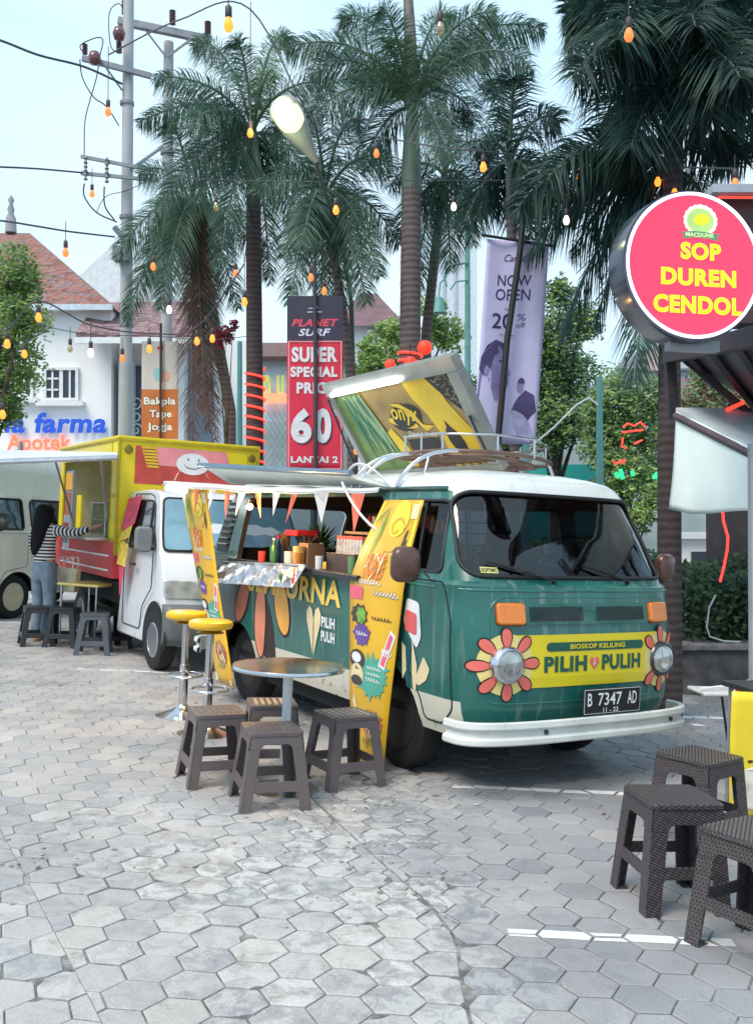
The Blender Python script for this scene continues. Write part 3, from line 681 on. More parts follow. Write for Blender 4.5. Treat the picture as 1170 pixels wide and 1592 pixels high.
for x in (1.2, -1.2):
    for s in (-1, 1): wheel(bus, x, .665*s, s, rimmat=mat('dark_rim', (.035, .035, .035), .5, .5, var=.2))
# axle, floor and underside, plus added boxes that block light beneath
m = MB(); m.box((0, 0, .40), (4.0, 1.5, .05)); m.bar((1.2, -.6, .31), (1.2, .6, .31), .04); m.bar((-1.2, -.6, .31), (-1.2, .6, .31), .05); m.box((-1.6, 0, .33), (.7, .7, .18)); m.box((1.2, 0, .60), (.75, 1.05, .03)); m.box((-1.2, 0, .60), (.75, 1.05, .03)); m.box((-.05, 0, .29), (1.65, 1.40, .16)); m.box((1.62, 0, .345), (.5, 1.30, .09)); m.box((1.2, 0, .30), (.95, .95, .22)); m.box((-1.75, 0, .30), (.6, 1.2, .2))
m.build('chassis', mat('underside_black', (.012, .012, .012), .9), bus)
# cabin: seats, steering wheel, dashboard, curtain rail
for y_ in (-.42, .38):
    m = MB(); m.box((1.05, y_, .78), (.48, .46, .16)); m.box((.82, y_, 1.10), (.12, .46, .55), R=Matrix.Rotation(radians(-10), 3, 'Y')); m.box((.77, y_, 1.45), (.08, .26, .17))
    m.build('seat', mat('seat_vinyl', (.11, .08, .08), .5, var=.2), bus, bevel=.03, smooth=50)
m = MB(); m.tube([(1.42+.03*cos(a), .38+.19*cos(a), 1.22+.17*sin(a)) for a in [2*pi*k/24 for k in range(24)]], .012, 6, closed=True); m.bar((1.43, .38, 1.22), (1.75, .38, .95), .015); m.bar((1.42, .2, 1.22), (1.42, .56, 1.22), .01)
m.build('steering_wheel', M_DARK, bus, smooth=60)
m = MB(); m.box((1.72, 0, 1.16), (.36, 1.42, .12)); m.build('dashboard', mat('dash_vinyl', (.03, .03, .033), .6), bus, bevel=.03)
m = MB(); m.box((.10, -.30, 1.155), (2.1, .95, .04), 0); m.box((-.15, .2, .75), (1.9, .04, .8), 0)
m.build('worktop', mat('dark_counter_board', (.04, .04, .042), .45), bus, bevel=.004)
# counter lip seen from outside, sinks a little towards the nose
m = MB(); m.hexa([(-1.33, -.82, 1.175), (.93, -.82, 1.175), (.93, -.93, 1.165), (-1.33, -.91, 1.175)], [(-1.33, -.82, 1.205), (.93, -.82, 1.205), (.93, -.93, 1.20), (-1.33, -.91, 1.21)])
m.build('counter_ledge', mat('black_ledge', (.02, .02, .024), .3), bus, bevel=.004)
# far windows, open middle bays with bars
for i, w_ in enumerate(FARW):
    q = patch(w_, lambda a, b: (a, -SY(a, b, -.014), b)).build('window', M_CLEAR, bus, smooth=60)
    m = MB(); m.tube([(a, -SY(a, b, 0), b) for a, b in dens(w_)], .012, 6, closed=True)
    if i < 2:
        cx = sum(p[0] for p in w_)/len(w_); m.bar((cx, .79, 1.27), (cx, .75, 1.70), .008)
        for z_ in (1.40, 1.50, 1.59): m.bar((w_[20][0] if 0 else cx-.4, -SY(0, z_, -.03), z_), (cx+.4, -SY(0, z_, -.03), z_), .006)
    m.build('window_frame', M_DARK, q, smooth=60)
q = patch(REARW, lambda a, b: (XR(b)+.02, a, b)).build('rear_window', M_CLEAR, bus, smooth=60)
# louvred air scoop behind the hatch
m = MB()
P = rpoly([(-1.80, 1.25), (-1.52, 1.25), (-1.46, 1.71), (-1.68, 1.71)], .05)
m.add([SN(a, b, .003) for a, b in dens(P)], [tuple(range(len(dens(P))))], 0)
for k in range(8):
    z_ = 1.295+.052*k; x0, x1 = -1.77+.10*(k/8), -1.55+.05*(k/8)
    m.add([SN(x0, z_, .006), SN(x1, z_, .006), SN(x1, z_+.018, .016), SN(x0, z_+.018, .016), SN(x0, z_+.03, .006), SN(x1, z_+.03, .006)], [(0, 1, 2, 3), (3, 2, 5, 4)], 1)
m.build('air_louvre', [M_BINK, mat('louvre_dark_green', (.03, .06, .055), .4)], bus)
# side graphics
def sd(mb, P, mi, off=.005):
    conf(mb, P, SN, off, mi, 4)
m = MB()
def petal(x, z, l, w_, rot, mi, tipw=.0):
    for k, (g_, of, mm) in enumerate(((.022, .0035, 3), (0, .0055, mi))):
        sd(m, ell(x, z, l/2+g_, w_/2+g_, 30, rot), mm, of)
petal(-1.10, .87, .42, .20, radians(58), 4); petal(-.73, .74, .60, .20, radians(88), 5); petal(-.33, .87, .42, .23, radians(112), 6)
sd(m, ell(-.62, .66, .14, .30, 24, radians(20)), 3, .0025)
m.txt('SEMPURNA', -.98, .955, 1.58, .185, lambda a, b: SN(a, b, .0072), 0, .03)
lv = [(0, -.22), (-.055, -.08), (-.10, .02), (-.105, .09), (-.065, .135), (-.02, .11), (0, .05)]
sd(m, [(.20+x, .80+z) for x, z in lv], 1, .006); sd(m, [(.212-x, .80+z) for x, z in lv], 1, .0062)
m.txt('PILIH', .325, .80, .20, .075, lambda a, b: SN(a, b, .006), 2, .04); m.txt('PULIH', .325, .70, .20, .075, lambda a, b: SN(a, b, .006), 2, .04)
# tulip and leaves on the cab door
sd(m, rpoly([(1.42, 1.10), (1.56, 1.08), (1.60, .88), (1.55, .80), (1.45, .90), (1.40, .95)], .03), 2, .005); sd(m, rpoly([(1.42, 1.03), (1.545, 1.01), (1.555, .88), (1.42, .90)], .03), 7, .0065)
sd(m, [(1.385, .88), (1.445, .86), (1.49, .80), (1.47, .70), (1.475, .555), (1.44, .56), (1.41, .72), (1.38, .80)], 8, .0045)
sd(m, rpoly([(1.50, .86), (1.53, .78), (1.56, .70), (1.545, .55), (1.515, .555), (1.505, .66)], .02), 1, .0055); sd(m, rpoly([(1.55, .64), (1.63, .77), (1.695, .70), (1.66, .63), (1.58, .585), (1.545, .60)], .02), 1, .0057)
sd(m, [(1.385, .83), (1.43, .80), (1.44, .66), (1.40, .60)], 1, .0052)
m.build('side_graphics', [mat('lettering_yellow', (.80, .55, .10), .4, var=.1), M_CREAM, M_WINK, mat('petal_outline', (.03, .012, .012), .5), mat('petal_dusky', (.46, .15, .10), .4), mat('petal_orange', (.80, .26, .14), .4), mat('petal_amber', (.95, .42, .06), .4), mat('tulip_red', (.75, .13, .13), .4), mat('door_blue_green', (.01, .09, .115), .4)], bus)
# roof flap over the hatch, hinged on the gutter
ra = [Vector(p) for p in ((-1.80, -.72, 1.855), (-1.78, -.98, 1.985), (.62, -.87, 1.860), (.95, -.74, 1.79))]
m = MB(); up = Vector((0, .01, .025)); m.hexa(ra, [p+up for p in ra]); fl = m.build('roof_flap', mat('flap_cream', (.66, .68, .62), .45, var=.08, dirt=.2), bus)
m = MB(); m.tube([ra[1]+Vector((-.1, -.02, .03)), ra[2]+Vector((.1, -.02, .02))], .02, 8); m.build('edge_rail', mat('blue_grey_rail', (.16, .24, .32), .35, .4), fl, smooth=60)
m = MB(); e0, e1 = Vector((-1.80, -1.34, 1.845)), Vector((.95, -.80, 1.785)); i0 = Vector((-1.80, -.74, 1.84)); i1 = Vector((.95, -.745, 1.78))
def awn(u, v): # cloth that droops a little between the two poles
    p = lerp(lerp(e0, e1, u), lerp(i0, i1, u), v); return p+Vector((0, 0, -.035*sin(pi*u)*(1-v)+.006*sin(25*u)))
m.grid(awn, 30, 5); m.build('awning_cloth', mat('awning_cloth_white', (.66, .66, .66), .7, var=.1, dirt=.2), bus, smooth=60, solid=.004)
m = MB(); m.grid(lambda u, v: awn(u, 0)+Vector((0, -.004, -.028*v)), 30, 1); m.build('awning_valance', mat('valance_white', (.72, .72, .70), .6, var=.1, dirt=.3), bus, smooth=60, solid=.004)
# roof rack: chromed hoops and rails on the cab roof
m = MB(); 
def hoop(P, r=.013, mi=0): m.tube(P, r, 8, mi)
def arcpts(a, b, c, n=10): return [Vector(a)*(1-t)**2+Vector(b)*2*t*(1-t)+Vector(c)*t*t for t in [i/n for i in range(n+1)]]
for x0 in (.62, .50, 1.10): hoop(arcpts((x0-.02, -.75, 1.79), (x0+.02, -.66, 2.04), (x0+.10, -.36, 2.05)), .014)
hoop(arcpts((.55, -.40, 2.05), (1.2, -.5, 2.055), (1.30, -.1, 2.05))+arcpts((1.30, -.1, 2.05), (1.34, .35, 2.04), (1.0, .62, 2.02))+[Vector((.2, .66, 2.02))], .015, 1)
hoop(arcpts((.45, -.36, 2.03), (1.1, -.44, 2.03), (1.18, -.1, 2.03))+arcpts((1.18, -.1, 2.03), (1.2, .3, 2.02), (.9, .56, 2.0))+[Vector((.1, .6, 2.0))], .013, 1)
hoop([(.60, -.40, 2.17), (1.02, -.40, 2.17), (1.28, -.12, 2.17), (1.32, .2, 2.16), (1.05, .55, 2.14), (.3, .62, 2.13)], .008, 0)
for p in ((.64, -.41), (.86, -.42), (1.04, -.37), (1.27, -.08), (1.31, .2), (1.08, .5), (.7, .58), (.3, .61)): hoop([(p[0], p[1], 2.03), (p[0], p[1]-.005, 2.165)], .008, 0)
for p in ((1.10, -.55), (.7, .66), (1.1, .6)): hoop([(p[0], p[1], 1.86), (p[0]-.03, p[1]*.9, 2.02)], .012, 0)
for k in range(7): hoop([(.45+.1*k, -.38, 2.025), (.40+.1*k, .58, 2.01)], .009, 1)
m.build('roof_rack', [M_CHROME, mat('rack_rust_brown', (.20, .12, .095), .5, .3, var=.4)], bus, smooth=60)
# raised roof lid with poster lining and a tube lamp
H0, H1, T0, T1 = Vector((-.70, .12, 1.955)), Vector((1.06, .16, 1.97)), Vector((-.72, -.37, 2.69)), Vector((1.06, -.325, 2.715))
nrm = ((H1-H0).cross(T0-H0)).normalized(); nrm = nrm if nrm.y > 0 else -nrm # outward, away from the underside
def lid(u, v, t=0): return lerp(lerp(H0, H1, u), lerp(T0, T1, u), v)+nrm*t
m = MB(); fw, fh = .07, .13
for u0, u1, v0, v1 in ((0, 1, 1-fh, 1), (0, 1, 0, .06), (0, .035, .06, 1-fh), (1-fw, 1, .06, 1-fh)):
    m.hexa([lid(u0, v0, -.035), lid(u1, v0, -.035), lid(u1, v1, -.035), lid(u0, v1, -.035)], [lid(u0, v0, .04), lid(u1, v0, .04), lid(u1, v1, .04), lid(u0, v1, .04)])
ld = m.build('roof_lid', mat('lid_alu_frame', (.36, .36, .34), .4, .55, var=.15, dirt=.2), bus, bevel=.006)
m = MB(); m.hexa([lid(.03, .05, 0), lid(.94, .05, 0), lid(.94, .88, 0), lid(.03, .88, 0)], [lid(.03, .05, .03), lid(.94, .05, .03), lid(.94, .88, .03), lid(.03, .88, .03)])
m.build('lid_panel', mat('poster_tan', (.40, .25, .08), .4, var=.35, vs=3), ld)
m = MB()
def LP(P, mi, off): m.add([lid(.035+.90*a, .06+.81*b, -off) for a, b in P], [tuple(range(len(P)))], mi)
U = lambda P: [(x, y) for x, y in P]
LP(U([(0, 0), (.38, 0), (.20, .97), (0, .97)]), 1, .003)
rr = random.Random(4)
for k in range(34): # palm leaf print
    x0 = .05+.012*k; a = radians(rr.uniform(95, 128)); l = rr.uniform(.35, .9); y0 = .97-rr.uniform(0, .1); w_ = .011
    bx_, by_ = .20+rr.uniform(-.13, .03), y0; ex, ey = bx_+rr.uniform(-.02, .22)*l, by_-l
    if ey < 0: ey = .01
    LP([(bx_-w_, by_), (bx_+w_, by_), ((bx_+ex)/2+w_*1.4, (by_+ey)/2), (ex, ey), ((bx_+ex)/2-w_*1.4, (by_+ey)/2)], 2 if k % 3 else 5, .0035+.0002*k)
LP(U([(.30, .45), (.36, .5), (.43, .25), (.45, .02), (.38, .02), (.34, .2)]), 0, .0045)
LP(U([(.62, .99), (.86, .99), (.88, .72), (.95, .45), (1, .3), (1, 0), (.73, 0), (.74, .35), (.70, .60), (.64, .8)]), 0, .0045) # yellow sweep
LP(U([(.80, .995), (1, .995), (1, .50), (.96, .60), (.90, .72), (.84, .88)]), 3, .006) # coffee beans
for k in range(60):
    x, y = rr.uniform(.82, .985), rr.uniform(.60, .985)
    if x < .84+(.97-y)*.36: continue
    LP(ell(x, y, .008, .016, 8, rr.uniform(0, 3)), 6, .0075+.00005*k)
LP(ell(.52, .60, .125, .16, 30, radians(-20)), 3, .006); LP(ell(.485, .545, .125, .05, 20, radians(-32)), 0, .0065)
LP(ell(.52, .61, .10, .13, 30, radians(-20)), 3, .0072)
LP(U([(.44, .78), (.52, .77), (.60, .66), (.635, .50), (.72, .47), (.64, .42), (.59, .55), (.53, .70)]), 0, .0075)
lidm = lambda a, b: lid(.035+.90*a, .06+.81*b, -.010)
c_, s_ = cos(radians(-13)), sin(radians(-13))
m.txt('onyx', -.11, -.09, .21, .19, lambda a, b: lidm(.53+a*c_-b*s_*.45, .60+a*s_*1.6+b*c_), 0, .02, .1)
m.txt('Food & Drink', -.05, -.20, .22, .05, lambda a, b: lidm(.56+a*c_-b*s_*.45, .58+a*s_*1.2+b*c_), 7, .01, .1)
LP(U([(.45, .12), (.70, .12), (.70, .34), (.45, .34)]), 3, .005); LP(U([(.44, .0), (.71, .0), (.69, .2), (.45, .2)]), 8, .0065)
LP(ell(.83, .27, .05, .17, 24, radians(8)), 3, .0065)
LP(U([(.80, .52), (.835, .42), (.80, .40)]), 3, .0066)
m.build('lid_poster', [mat('poster_yellow', (.86, .55, .02), .35, var=.1), mat('poster_leaf_ground', (.16, .24, .07), .4, var=.4, vs=5), mat('poster_leaf_green', (.05, .20, .10), .4, var=.3), M_BINK, M_WINK, mat('poster_leaf_pale', (.30, .42, .22), .4, var=.2), mat('poster_beans', (.22, .16, .10), .4, var=.4), mat('poster_cream', (.75, .74, .7), .4), mat('poster_brown', (.22, .075, .035), .4, var=.3)], ld)
m = MB(); m.tube([lid(.07, .90, -.055), lid(.62, .905, -.055)], .019, 12); m.build('tube_lamp', mat('tube_lamp_glow', (1, 1, 1), .5, var=0, emit=(.93, 1, .92), es=6), ld, smooth=60)
for sa, sb in ((lid(.955, .5, -.04), (1.1, -.02, 2.03)), (lid(.005, .86, -.04), (-.60, -.10, 2.0))): m = MB(); m.tube([sa, sb], .009, 6); m.build('gas_strut', M_DARK, ld, smooth=60)
# ================================================================ THINGS ROUND THE BUS
BMI = BM.inverted()
def bl(u, v, Y): # bus-local point where the sight line meets the plane Y
    o = BMI @ Vector((0, 0, CH)); d = BMI.to_3x3() @ ray(u, v); return o+d*((Y-o.y)/d.y)
def hung(name, label, cat, M): return thing(name, label, cat, M)
# ---- tall yellow menu boards
def board_fn(T):
    def f(u, v, off=0):
        z = v*T[-1][0]+(1-v)*T[0][0]
        for a, b in zip(T, T[1:]):
            if z <= b[0]+1e-6: t = (z-a[0])/(b[0]-a[0]); break
        q = [lerp(a[i], b[i], t) for i in range(4)]
        return Vector((lerp(q[1], q[2], u), q[3]-off+.012*sin(pi*u)*-1, z))
    return f
def squiggle(mb, fn, x, y, w, h, mi, off, seed=1, th=.010):
    rr = random.Random(seed); nl = max(4, int(w/.055)); K = nl*7; ph = [rr.uniform(.45, 1) for _ in range(nl+2)]; pts = []
    for i in range(K+1): # joined-up script
        t = i/7; a = ph[int(t)]*(1-t % 1)+ph[int(t)+1]*(t % 1); pts.append((x+w*i/K+.022*sin(2*pi*t+1), y+h*(.45+.5*a*sin(2*pi*t))))
    for i, (a, b) in enumerate(zip(pts, pts[1:])):
        q = .0022+.0012*sin(i*.9); mb.add([fn(a[0]-.006, a[1]+q, off), fn(a[0]+.006, a[1]-q, off), fn(b[0]+.006, b[1]-q, off), fn(b[0]-.006, b[1]+q, off)], [(0, 1, 2, 3)], mi)
def splash(cx, cy, r, ry, n, seed):
    rr = random.Random(seed); return [(cx+(r*(1 if i % 2 else .80)*rr.uniform(.85, 1.15))*cos(2*pi*i/n), cy+(ry*(1 if i % 2 else .80)*rr.uniform(.85, 1.15))*sin(2*pi*i/n)) for i in range(n)]
MB_Y = mat('board_yellow', (.74, .42, .015), .35, var=.10, vs=3, coat=.2)
BM_M = [MB_Y, mat('print_purple', (.13, .07, .30), .4), mat('print_teal', (.08, .38, .28), .4), mat('print_orange', (.80, .25, .03), .4, var=.3, vs=30), mat('print_dark', (.05, .04, .035), .4), M_WINK, mat('print_pink', (.75, .12, .18), .4), mat('print_green', (.16, .38, .05), .4, var=.4, vs=20), mat('print_cream', (.80, .66, .38), .4), mat('print_brown', (.38, .14, .08), .45, var=.5, vs=25), mat('print_bright_yellow', (.92, .74, .04), .3, var=.05)]
def board(name, label, T, seed):
    t = thing(name, label, 'banner', BM); f = board_fn(T); m = MB(); m.grid(lambda u, v: f(u, v), 8, 24); p = m.build('panel', MB_Y, t, smooth=60, solid=.006)
    m = MB(); F = lambda a, b, off: f(a, b, off)
    def S(P, mi, off): m.add([F(a, b, off) for a, b in P], [tuple(range(len(P)))], mi)
    def SC_(P, mi, off): conf(m, P, F, off, mi, 2) if 0 else S(P, mi, off)
    S([(0.02, .80), (.98, .80), (.98, .995), (.02, .995)], 10, .005)
    rr = random.Random(seed)
    for k in range(16):
        a = radians(rr.uniform(200, 285)); l = rr.uniform(.08, .2); x, y = .30, .985-.004*k; S([(x, y+.006), (x+cos(a)*l*1.6*.6, y+sin(a)*l*.6+.008), (max(.03, x+cos(a)*l*1.6), y+sin(a)*l), (x+cos(a)*l*.9-.02, y+sin(a)*l*.6-.006)], 7, .006+.0001*k)
    S(ell(.62, .93, .20, .07, 24), 10, .0075); S(ell(.62, .86, .22, .055, 24, 0, pi, 2*pi), 0, .008)
    for k in range(20): S(ell(.62+.15*cos(k*.3)*(1-k/26), .895+.045*sin(k*.3)*(1-k/26), .022, .006, 8), 0, .009+.0001*k)
    for x, y in ((.84, .86), (.86, .825)): S(ell(x, y, .04, .016, 12, .8), 4, .008)
    S(rrect(.83, .93, .98, .985, .02), 8, .0075)
    S(rrect(.22, .70, .62, .79, .03), 3, .007)
    for k in range(26):
        x, y, a = rr.uniform(.27, .57), rr.uniform(.715, .78), rr.uniform(.4, 2.6); c_, s_ = cos(a)*.09, sin(a)*.028; S([(x-c_-.012, y-s_), (x-c_+.012, y-s_), (x+c_+.012, y+s_), (x+c_-.012, y+s_)], 8 if k % 3 == 0 else 3, .008+.0002*k)
    squiggle(m, F, .20, .675, .4, .022, 5, .008, seed); S(rrect(.02, .615, .30, .665, .02), 6, .007)
    squiggle(m, F, .50, .635, .42, .026, 4, .0082, seed+1); squiggle(m, F, .51, .637, .42, .022, 5, .0090, seed+1)
    S(splash(.24, .555, .20, .045, 18, seed), 4, .007); S(splash(.28, .555, .11, .035, 14, seed+7), 7, .008)
    S(splash(.30, .485, .20, .045, 22, seed+2), 1, .0082); squiggle(m, F, .18, .478, .24, .016, 5, .0095, seed+3)
    squiggle(m, F, .50, .545, .36, .016, 4, .0075, seed+4); S([(.70, .38), (.83, .37), (.98, .50), (.88, .52)], 5, .0075); S([(.74, .388), (.82, .38), (.94, .495), (.88, .507)], 6, .0085); squiggle(m, F, .76, .42, .16, .03, 5, .0095, 5)
    S(splash(.60, .335, .36, .085, 34, seed+5), 2, .0072)
    for k in range(3): squiggle(m, F, .45, .36-.022*k, .30, .012, 5, .0088, seed+k)
    S(ell(.22, .385, .19, .038, 20), 4, .0082); S(ell(.22, .325, .17, .045, 20), 8, .0085); S(ell(.22, .305, .15, .02, 16), 4, .0095); S(ell(.2, .392, .12, .02, 16), 5, .009)
    S(splash(.66, .155, .28, .062, 26, seed+6), 9, .0075)
    for k in range(20):
        x, y = rr.gauss(.66, .10), rr.gauss(.155, .025); S(ell(x, y, .05, .012, 8, rr.uniform(0, 3)), 8 if k % 2 else 9, .0085+.0001*k)
    S([(.10, .22), (.16, .25), (.24, .20), (.2, .185)], 8, .0075); squiggle(m, F, .4, .075, .3, .03, 7, .0075, 9); S([(.03, .005), (.97, .005), (.97, .03), (.03, .045)], 8, .0075)
    m.build('print', BM_M, p); return t
board('menu_banner', 'tall yellow drinks banner hanging from roof to ground beside the bus cab door',
      [(.012, .94, 1.30, -.90), (.40, .86, 1.35, -.905), (1.16, .79, 1.45, -.90), (1.36, .86, 1.46, -.87), (1.70, 1.03, 1.485, -.80)], 3)
board('menu_banner', 'narrow yellow banner slanting down from the awning at the rear end of the bus',
      [(.16, -1.36, -.985, -.945), (1.0, -1.70, -1.22, -1.03), (1.775, -1.93, -1.33, -1.125)], 11)
# ---- foil wrapped shelf
t = thing('foil_shelf', 'crinkled silver foil sheet hanging along the bus below its serving hatch', 'shelf', BM)
m = MB(); rr = random.Random(5); a0, a1, b0, b1 = Vector((-1.42, -.90, 1.165)), Vector((.20, -.94, 1.225)), Vector((-1.56, -1.03, .985)), Vector((.20, -1.04, 1.065))
cache = {}
def foil(u, v):
    k = (round(u*48), round(v*9))
    if k not in cache: cache[k] = rr.uniform(-.0045, .0045)
    f = .010*sin(u*23+v*5)+.006*sin(u*51-v*9); return lerp(lerp(a0, a1, u), lerp(b0, b1, u), v)+Vector((0, cache[k]+f, cache[k]*.4))
m.grid(foil, 48, 9); m.build('foil_sheet', mat('silver_foil', (.50, .50, .53), .30, .95, var=.15), t, solid=.003)
m = MB(); m.bar(a0, a1, .012); m.bar(a0, b0, .008); m.bar(a1, b1, .008); m.build('shelf_rail', M_STEEL, t)
m = MB()
for k in range(7): a = radians(60+12*k); p = lerp(a1, b1, .85)+Vector((-.17, -.02, 0)); m.add([p+Vector((-.01, 0, 0)), p+Vector((.01, 0, 0)), p+Vector((cos(a)*.12, -.006, sin(a)*.13))], [(0, 1, 2)], 0)
p = lerp(a1, b1, .5); m.add([p+Vector((-.06, -.03, -.07)), p+Vector((.0, -.03, -.07)), p+Vector((.0, -.03, .08)), p+Vector((-.03, -.03, .02))], [(0, 1, 2, 3)], 1)
m.build('label_print', [mat('print_leaf', (.03, .16, .08), .5), M_RED], t)
# ---- bunting along the awning
t = thing('bunting', 'string of white and orange triangular flags under the bus awning', 'bunting', BM)
def avp(u, z=0): return awn(u, 0)+Vector((0, -.012, -.03+z))
m = MB(); m.tube([avp(i/30) for i in range(31)], .003, 5); m.build('cord', M_WINK, t)
fm = [mat('flag_white', (.58, .56, .54), .7), mat('flag_orange', (.70, .16, .09), .7)]
for i, u in enumerate((.12, .20, .29, .365, .44, .515, .60, .68, .79, .93)):
    m = MB(); s = (.034, .026, .036, .028, .036, .030)[i % 6]+.024*(i > 7); l = (.18, .22, .17, .23, .19, .2)[i % 6]+.05*(i > 7); a, b = avp(u-s/2.0), avp(u+s/2.0); c = (a+b)/2+Vector((rr.uniform(-.05, .05), rr.uniform(-.05, .03), -l)); d = (a+b+c)/3+Vector((0, .02, 0))
    m.add([a, b, c, d], [(0, 1, 3), (1, 2, 3), (2, 0, 3)]); m.build('flag', fm[i % 2], t)
# loose ribbon to the roof rack
m = MB(); m.tube(arcpts((.60, -.86, 1.86), (.8, -.9, 2.05), (.98, -.74, 1.80)), .009, 6); m.tube(arcpts((.62, -.90, 1.82), (.75, -.86, 1.60), (1.02, -.84, 1.50)), .010, 6); tag(place(m.build('ribbon', mat('white_ribbon', (.7, .7, .7), .6), smooth=60), BM), 'white ribbon looped between awning and roof rack of the bus', 'ribbon')
# ---- things on the serving counter
def onb(name, label, cat, X, Y, z=1.18): return thing(name, label, cat, BM @ Matrix.Translation((X, Y, z)))
WT = 1.177
t = onb('cup_dispenser', 'brown cardboard box of stacked cups on the bus counter', 'box', -.22, -.68, WT)
m = MB(); m.box((0, 0, .10), (.16, .14, .20)); m.build('carton', mat('cardboard', (.34, .19, .10), .8), t, bevel=.004)
m = MB(); m.lathe([(.040, 0), (.048, .17), (.044, .175)], 20, 0, (.02, -.115, 0)); m.build('cup_stack', mat('kraft_yellow', (.55, .33, .08), .6), t, smooth=50)
m = MB()
for k in range(12): m.bar((rr.uniform(-.06, .06), rr.uniform(-.05, .05), .19), (rr.uniform(-.07, .07), rr.uniform(-.06, .06), rr.uniform(.24, .27)), .005, 5)
m.build('sachets', mat('dark_brown', (.06, .03, .02), .6), t)
t = onb('snack_crate', 'dark brown crate filled with red topped snack pouches on the bus counter', 'crate', .46, -.68, WT)
m = MB()
for a in ((0, -.12, .075, .40, .012, .15), (0, .12, .075, .40, .012, .15), (-.194, 0, .075, .012, .228, .15), (.194, 0, .075, .012, .228, .15), (0, 0, .01, .376, .228, .02)): m.box(a[:3], a[3:])
m.build('crate_box', mat('crate_brown', (.05, .025, .02), .45), t, bevel=.003)
for k in range(8):
    for j in range(2):
        m = MB(); x, y = -.16+.046*k, -.05+.10*j; m.hexa([(x-.02, y-.012, .03), (x+.02, y-.012, .03), (x+.02, y+.012, .03), (x-.02, y+.012, .03)], [(x-.02, y-.004, .25), (x+.02, y-.004, .25), (x+.02, y+.004, .25), (x-.02, y+.004, .25)], 0)
        m.box((x, y, .262), (.042, .008, .024), 1); m.build('pouch', [mat('clear_pouch', (.60, .52, .44), .25, var=.4, vs=60), M_RED], t)
t = onb('snack_tray', 'small yellow tray of snacks in the middle of the bus counter', 'tray', .10, -.62, WT)
m = MB(); m.box((0, 0, .035), (.20, .16, .07)); m.build('tray_box', mat('tray_yellow', (.78, .50, .05), .5), t, bevel=.006)
m = MB()
for k in range(9): m.lathe([(.001, -.02), (.018, -.01), (.018, .01), (.001, .02)], 8, 0, (rr.uniform(-.08, .08), rr.uniform(-.06, .06), .075))
m.build('snacks', mat('snack_brown', (.18, .08, .03), .6), t, smooth=60)
t = onb('cutting_board', 'wooden board lying on the snack crate in the bus', 'board', .50, -.60, WT+.285)
m = MB(); m.box((0, 0, .012), (.36, .20, .022)); m.build('plank', mat('light_wood', (.48, .24, .09), .5, var=.3, vs=20), t, bevel=.005); m = MB(); m.box((.22, 0, .012), (.09, .05, .02)); m.build('handle', MATS['light_wood'], t, bevel=.005)
t = onb('water_jug', 'clear plastic jug at the cab end of the bus counter', 'jug', .76, -.45, WT)
m = MB(); m.lathe([(.07, 0), (.075, .28), (.06, .33), (.03, .36)], 20); m.build('jug_body', glassmat('jug_plastic', (.75, .8, .85), .15, .1, .25, (.6, .65, .7)), t, smooth=50); m = MB(); m.lathe([(.032, .355), (.032, .40)], 16); m.build('cap', M_WINK, t)
t = onb('coffee_machine', 'small red and black machine at the rear of the bus counter', 'machine', -.62, -.55, WT)
m = MB(); m.box((0, 0, .08), (.20, .20, .16)); m.box((0, .05, .22), (.20, .10, .14)); m.build('housing', M_DARK, t, bevel=.012); m = MB(); m.box((0, -.02, .27), (.22, .2, .05)); m.build('lid', M_RED, t, bevel=.01); m = MB(); m.lathe([(.04, .01), (.045, .12)], 16, 0, (0, -.12, 0)); m.build('cup', M_WINK, t, smooth=40)
for i, (x, y, lab, c, h_) in enumerate(((-.95, -.62, 'blue syrup bottle at the far end of the bus counter', (.03, .12, .35), .24), (-.86, -.70, 'green syrup bottle next to the blue one on the bus counter', (.06, .25, .08), .22), (-.40, -.50, 'white capped sauce bottle between machine and cups', (.7, .68, .62), .20))):
    t = onb('bottle', lab, 'bottle', x, y, WT); m = MB(); m.lathe([(.03, 0), (.032, h_*.65), (.012, h_*.82), (.012, h_*.92)], 16); m.build('glass', mat('bottle_%d' % i, c, .2, coat=.5), t, smooth=40); m = MB(); m.lathe([(.015, h_*.91), (.015, h_)], 12); m.build('cap', M_WINK if i else M_RED, t)
for i, (x, y, hh, r_, c, lab) in enumerate(((-.08, -.86, .13, .034, (.7, .25, .05), 'orange cup at the front edge of the bus counter left of the brown box'), (.22, -.84, .12, .03, (.75, .73, .7), 'white paper cup in front of the yellow snack tray'), (-.78, -.84, .11, .032, (.6, .05, .05), 'red cup at the edge of the bus counter near the rear pillar'), (-1.08, -.50, .26, .05, (.25, .12, .06), 'brown canister at the rear of the bus counter'), (.70, -.84, .14, .03, (.15, .3, .12), 'green cup squeezed between snack crate and yellow banner'))):
    t = onb('cup', lab, 'cup', x, y, WT); m = MB(); m.lathe([(r_*.8, 0), (r_, hh), (r_*.93, hh), (r_*.72, .01)], 18); m.build('wall', mat('cup_%d' % i, c, .5, var=.15), t, smooth=50)
for z_, x_ in ((1.62, .1), (1.50, .3)):
    t = onb('shelf', 'thin dark shelf rail with hanging sachets high inside the bus' if z_ > 1.6 else 'lower shelf rail with cups inside the bus beyond the counter', 'shelf', x_, -.05, z_); m = MB(); m.box((0, 0, 0), (1.0, .12, .015)); m.build('board', M_DARK, t)
    m = MB()
    for k in range(14): m.box((-.46+.07*k, -.03, -.055 if z_ > 1.6 else .045), (.045, .03, .085), k % 3)
    q = m.build('packets', [M_RED, M_WINK, mat('kraft_yellow', (.55, .33, .08), .6)], t); q['kind'] = 'stuff'
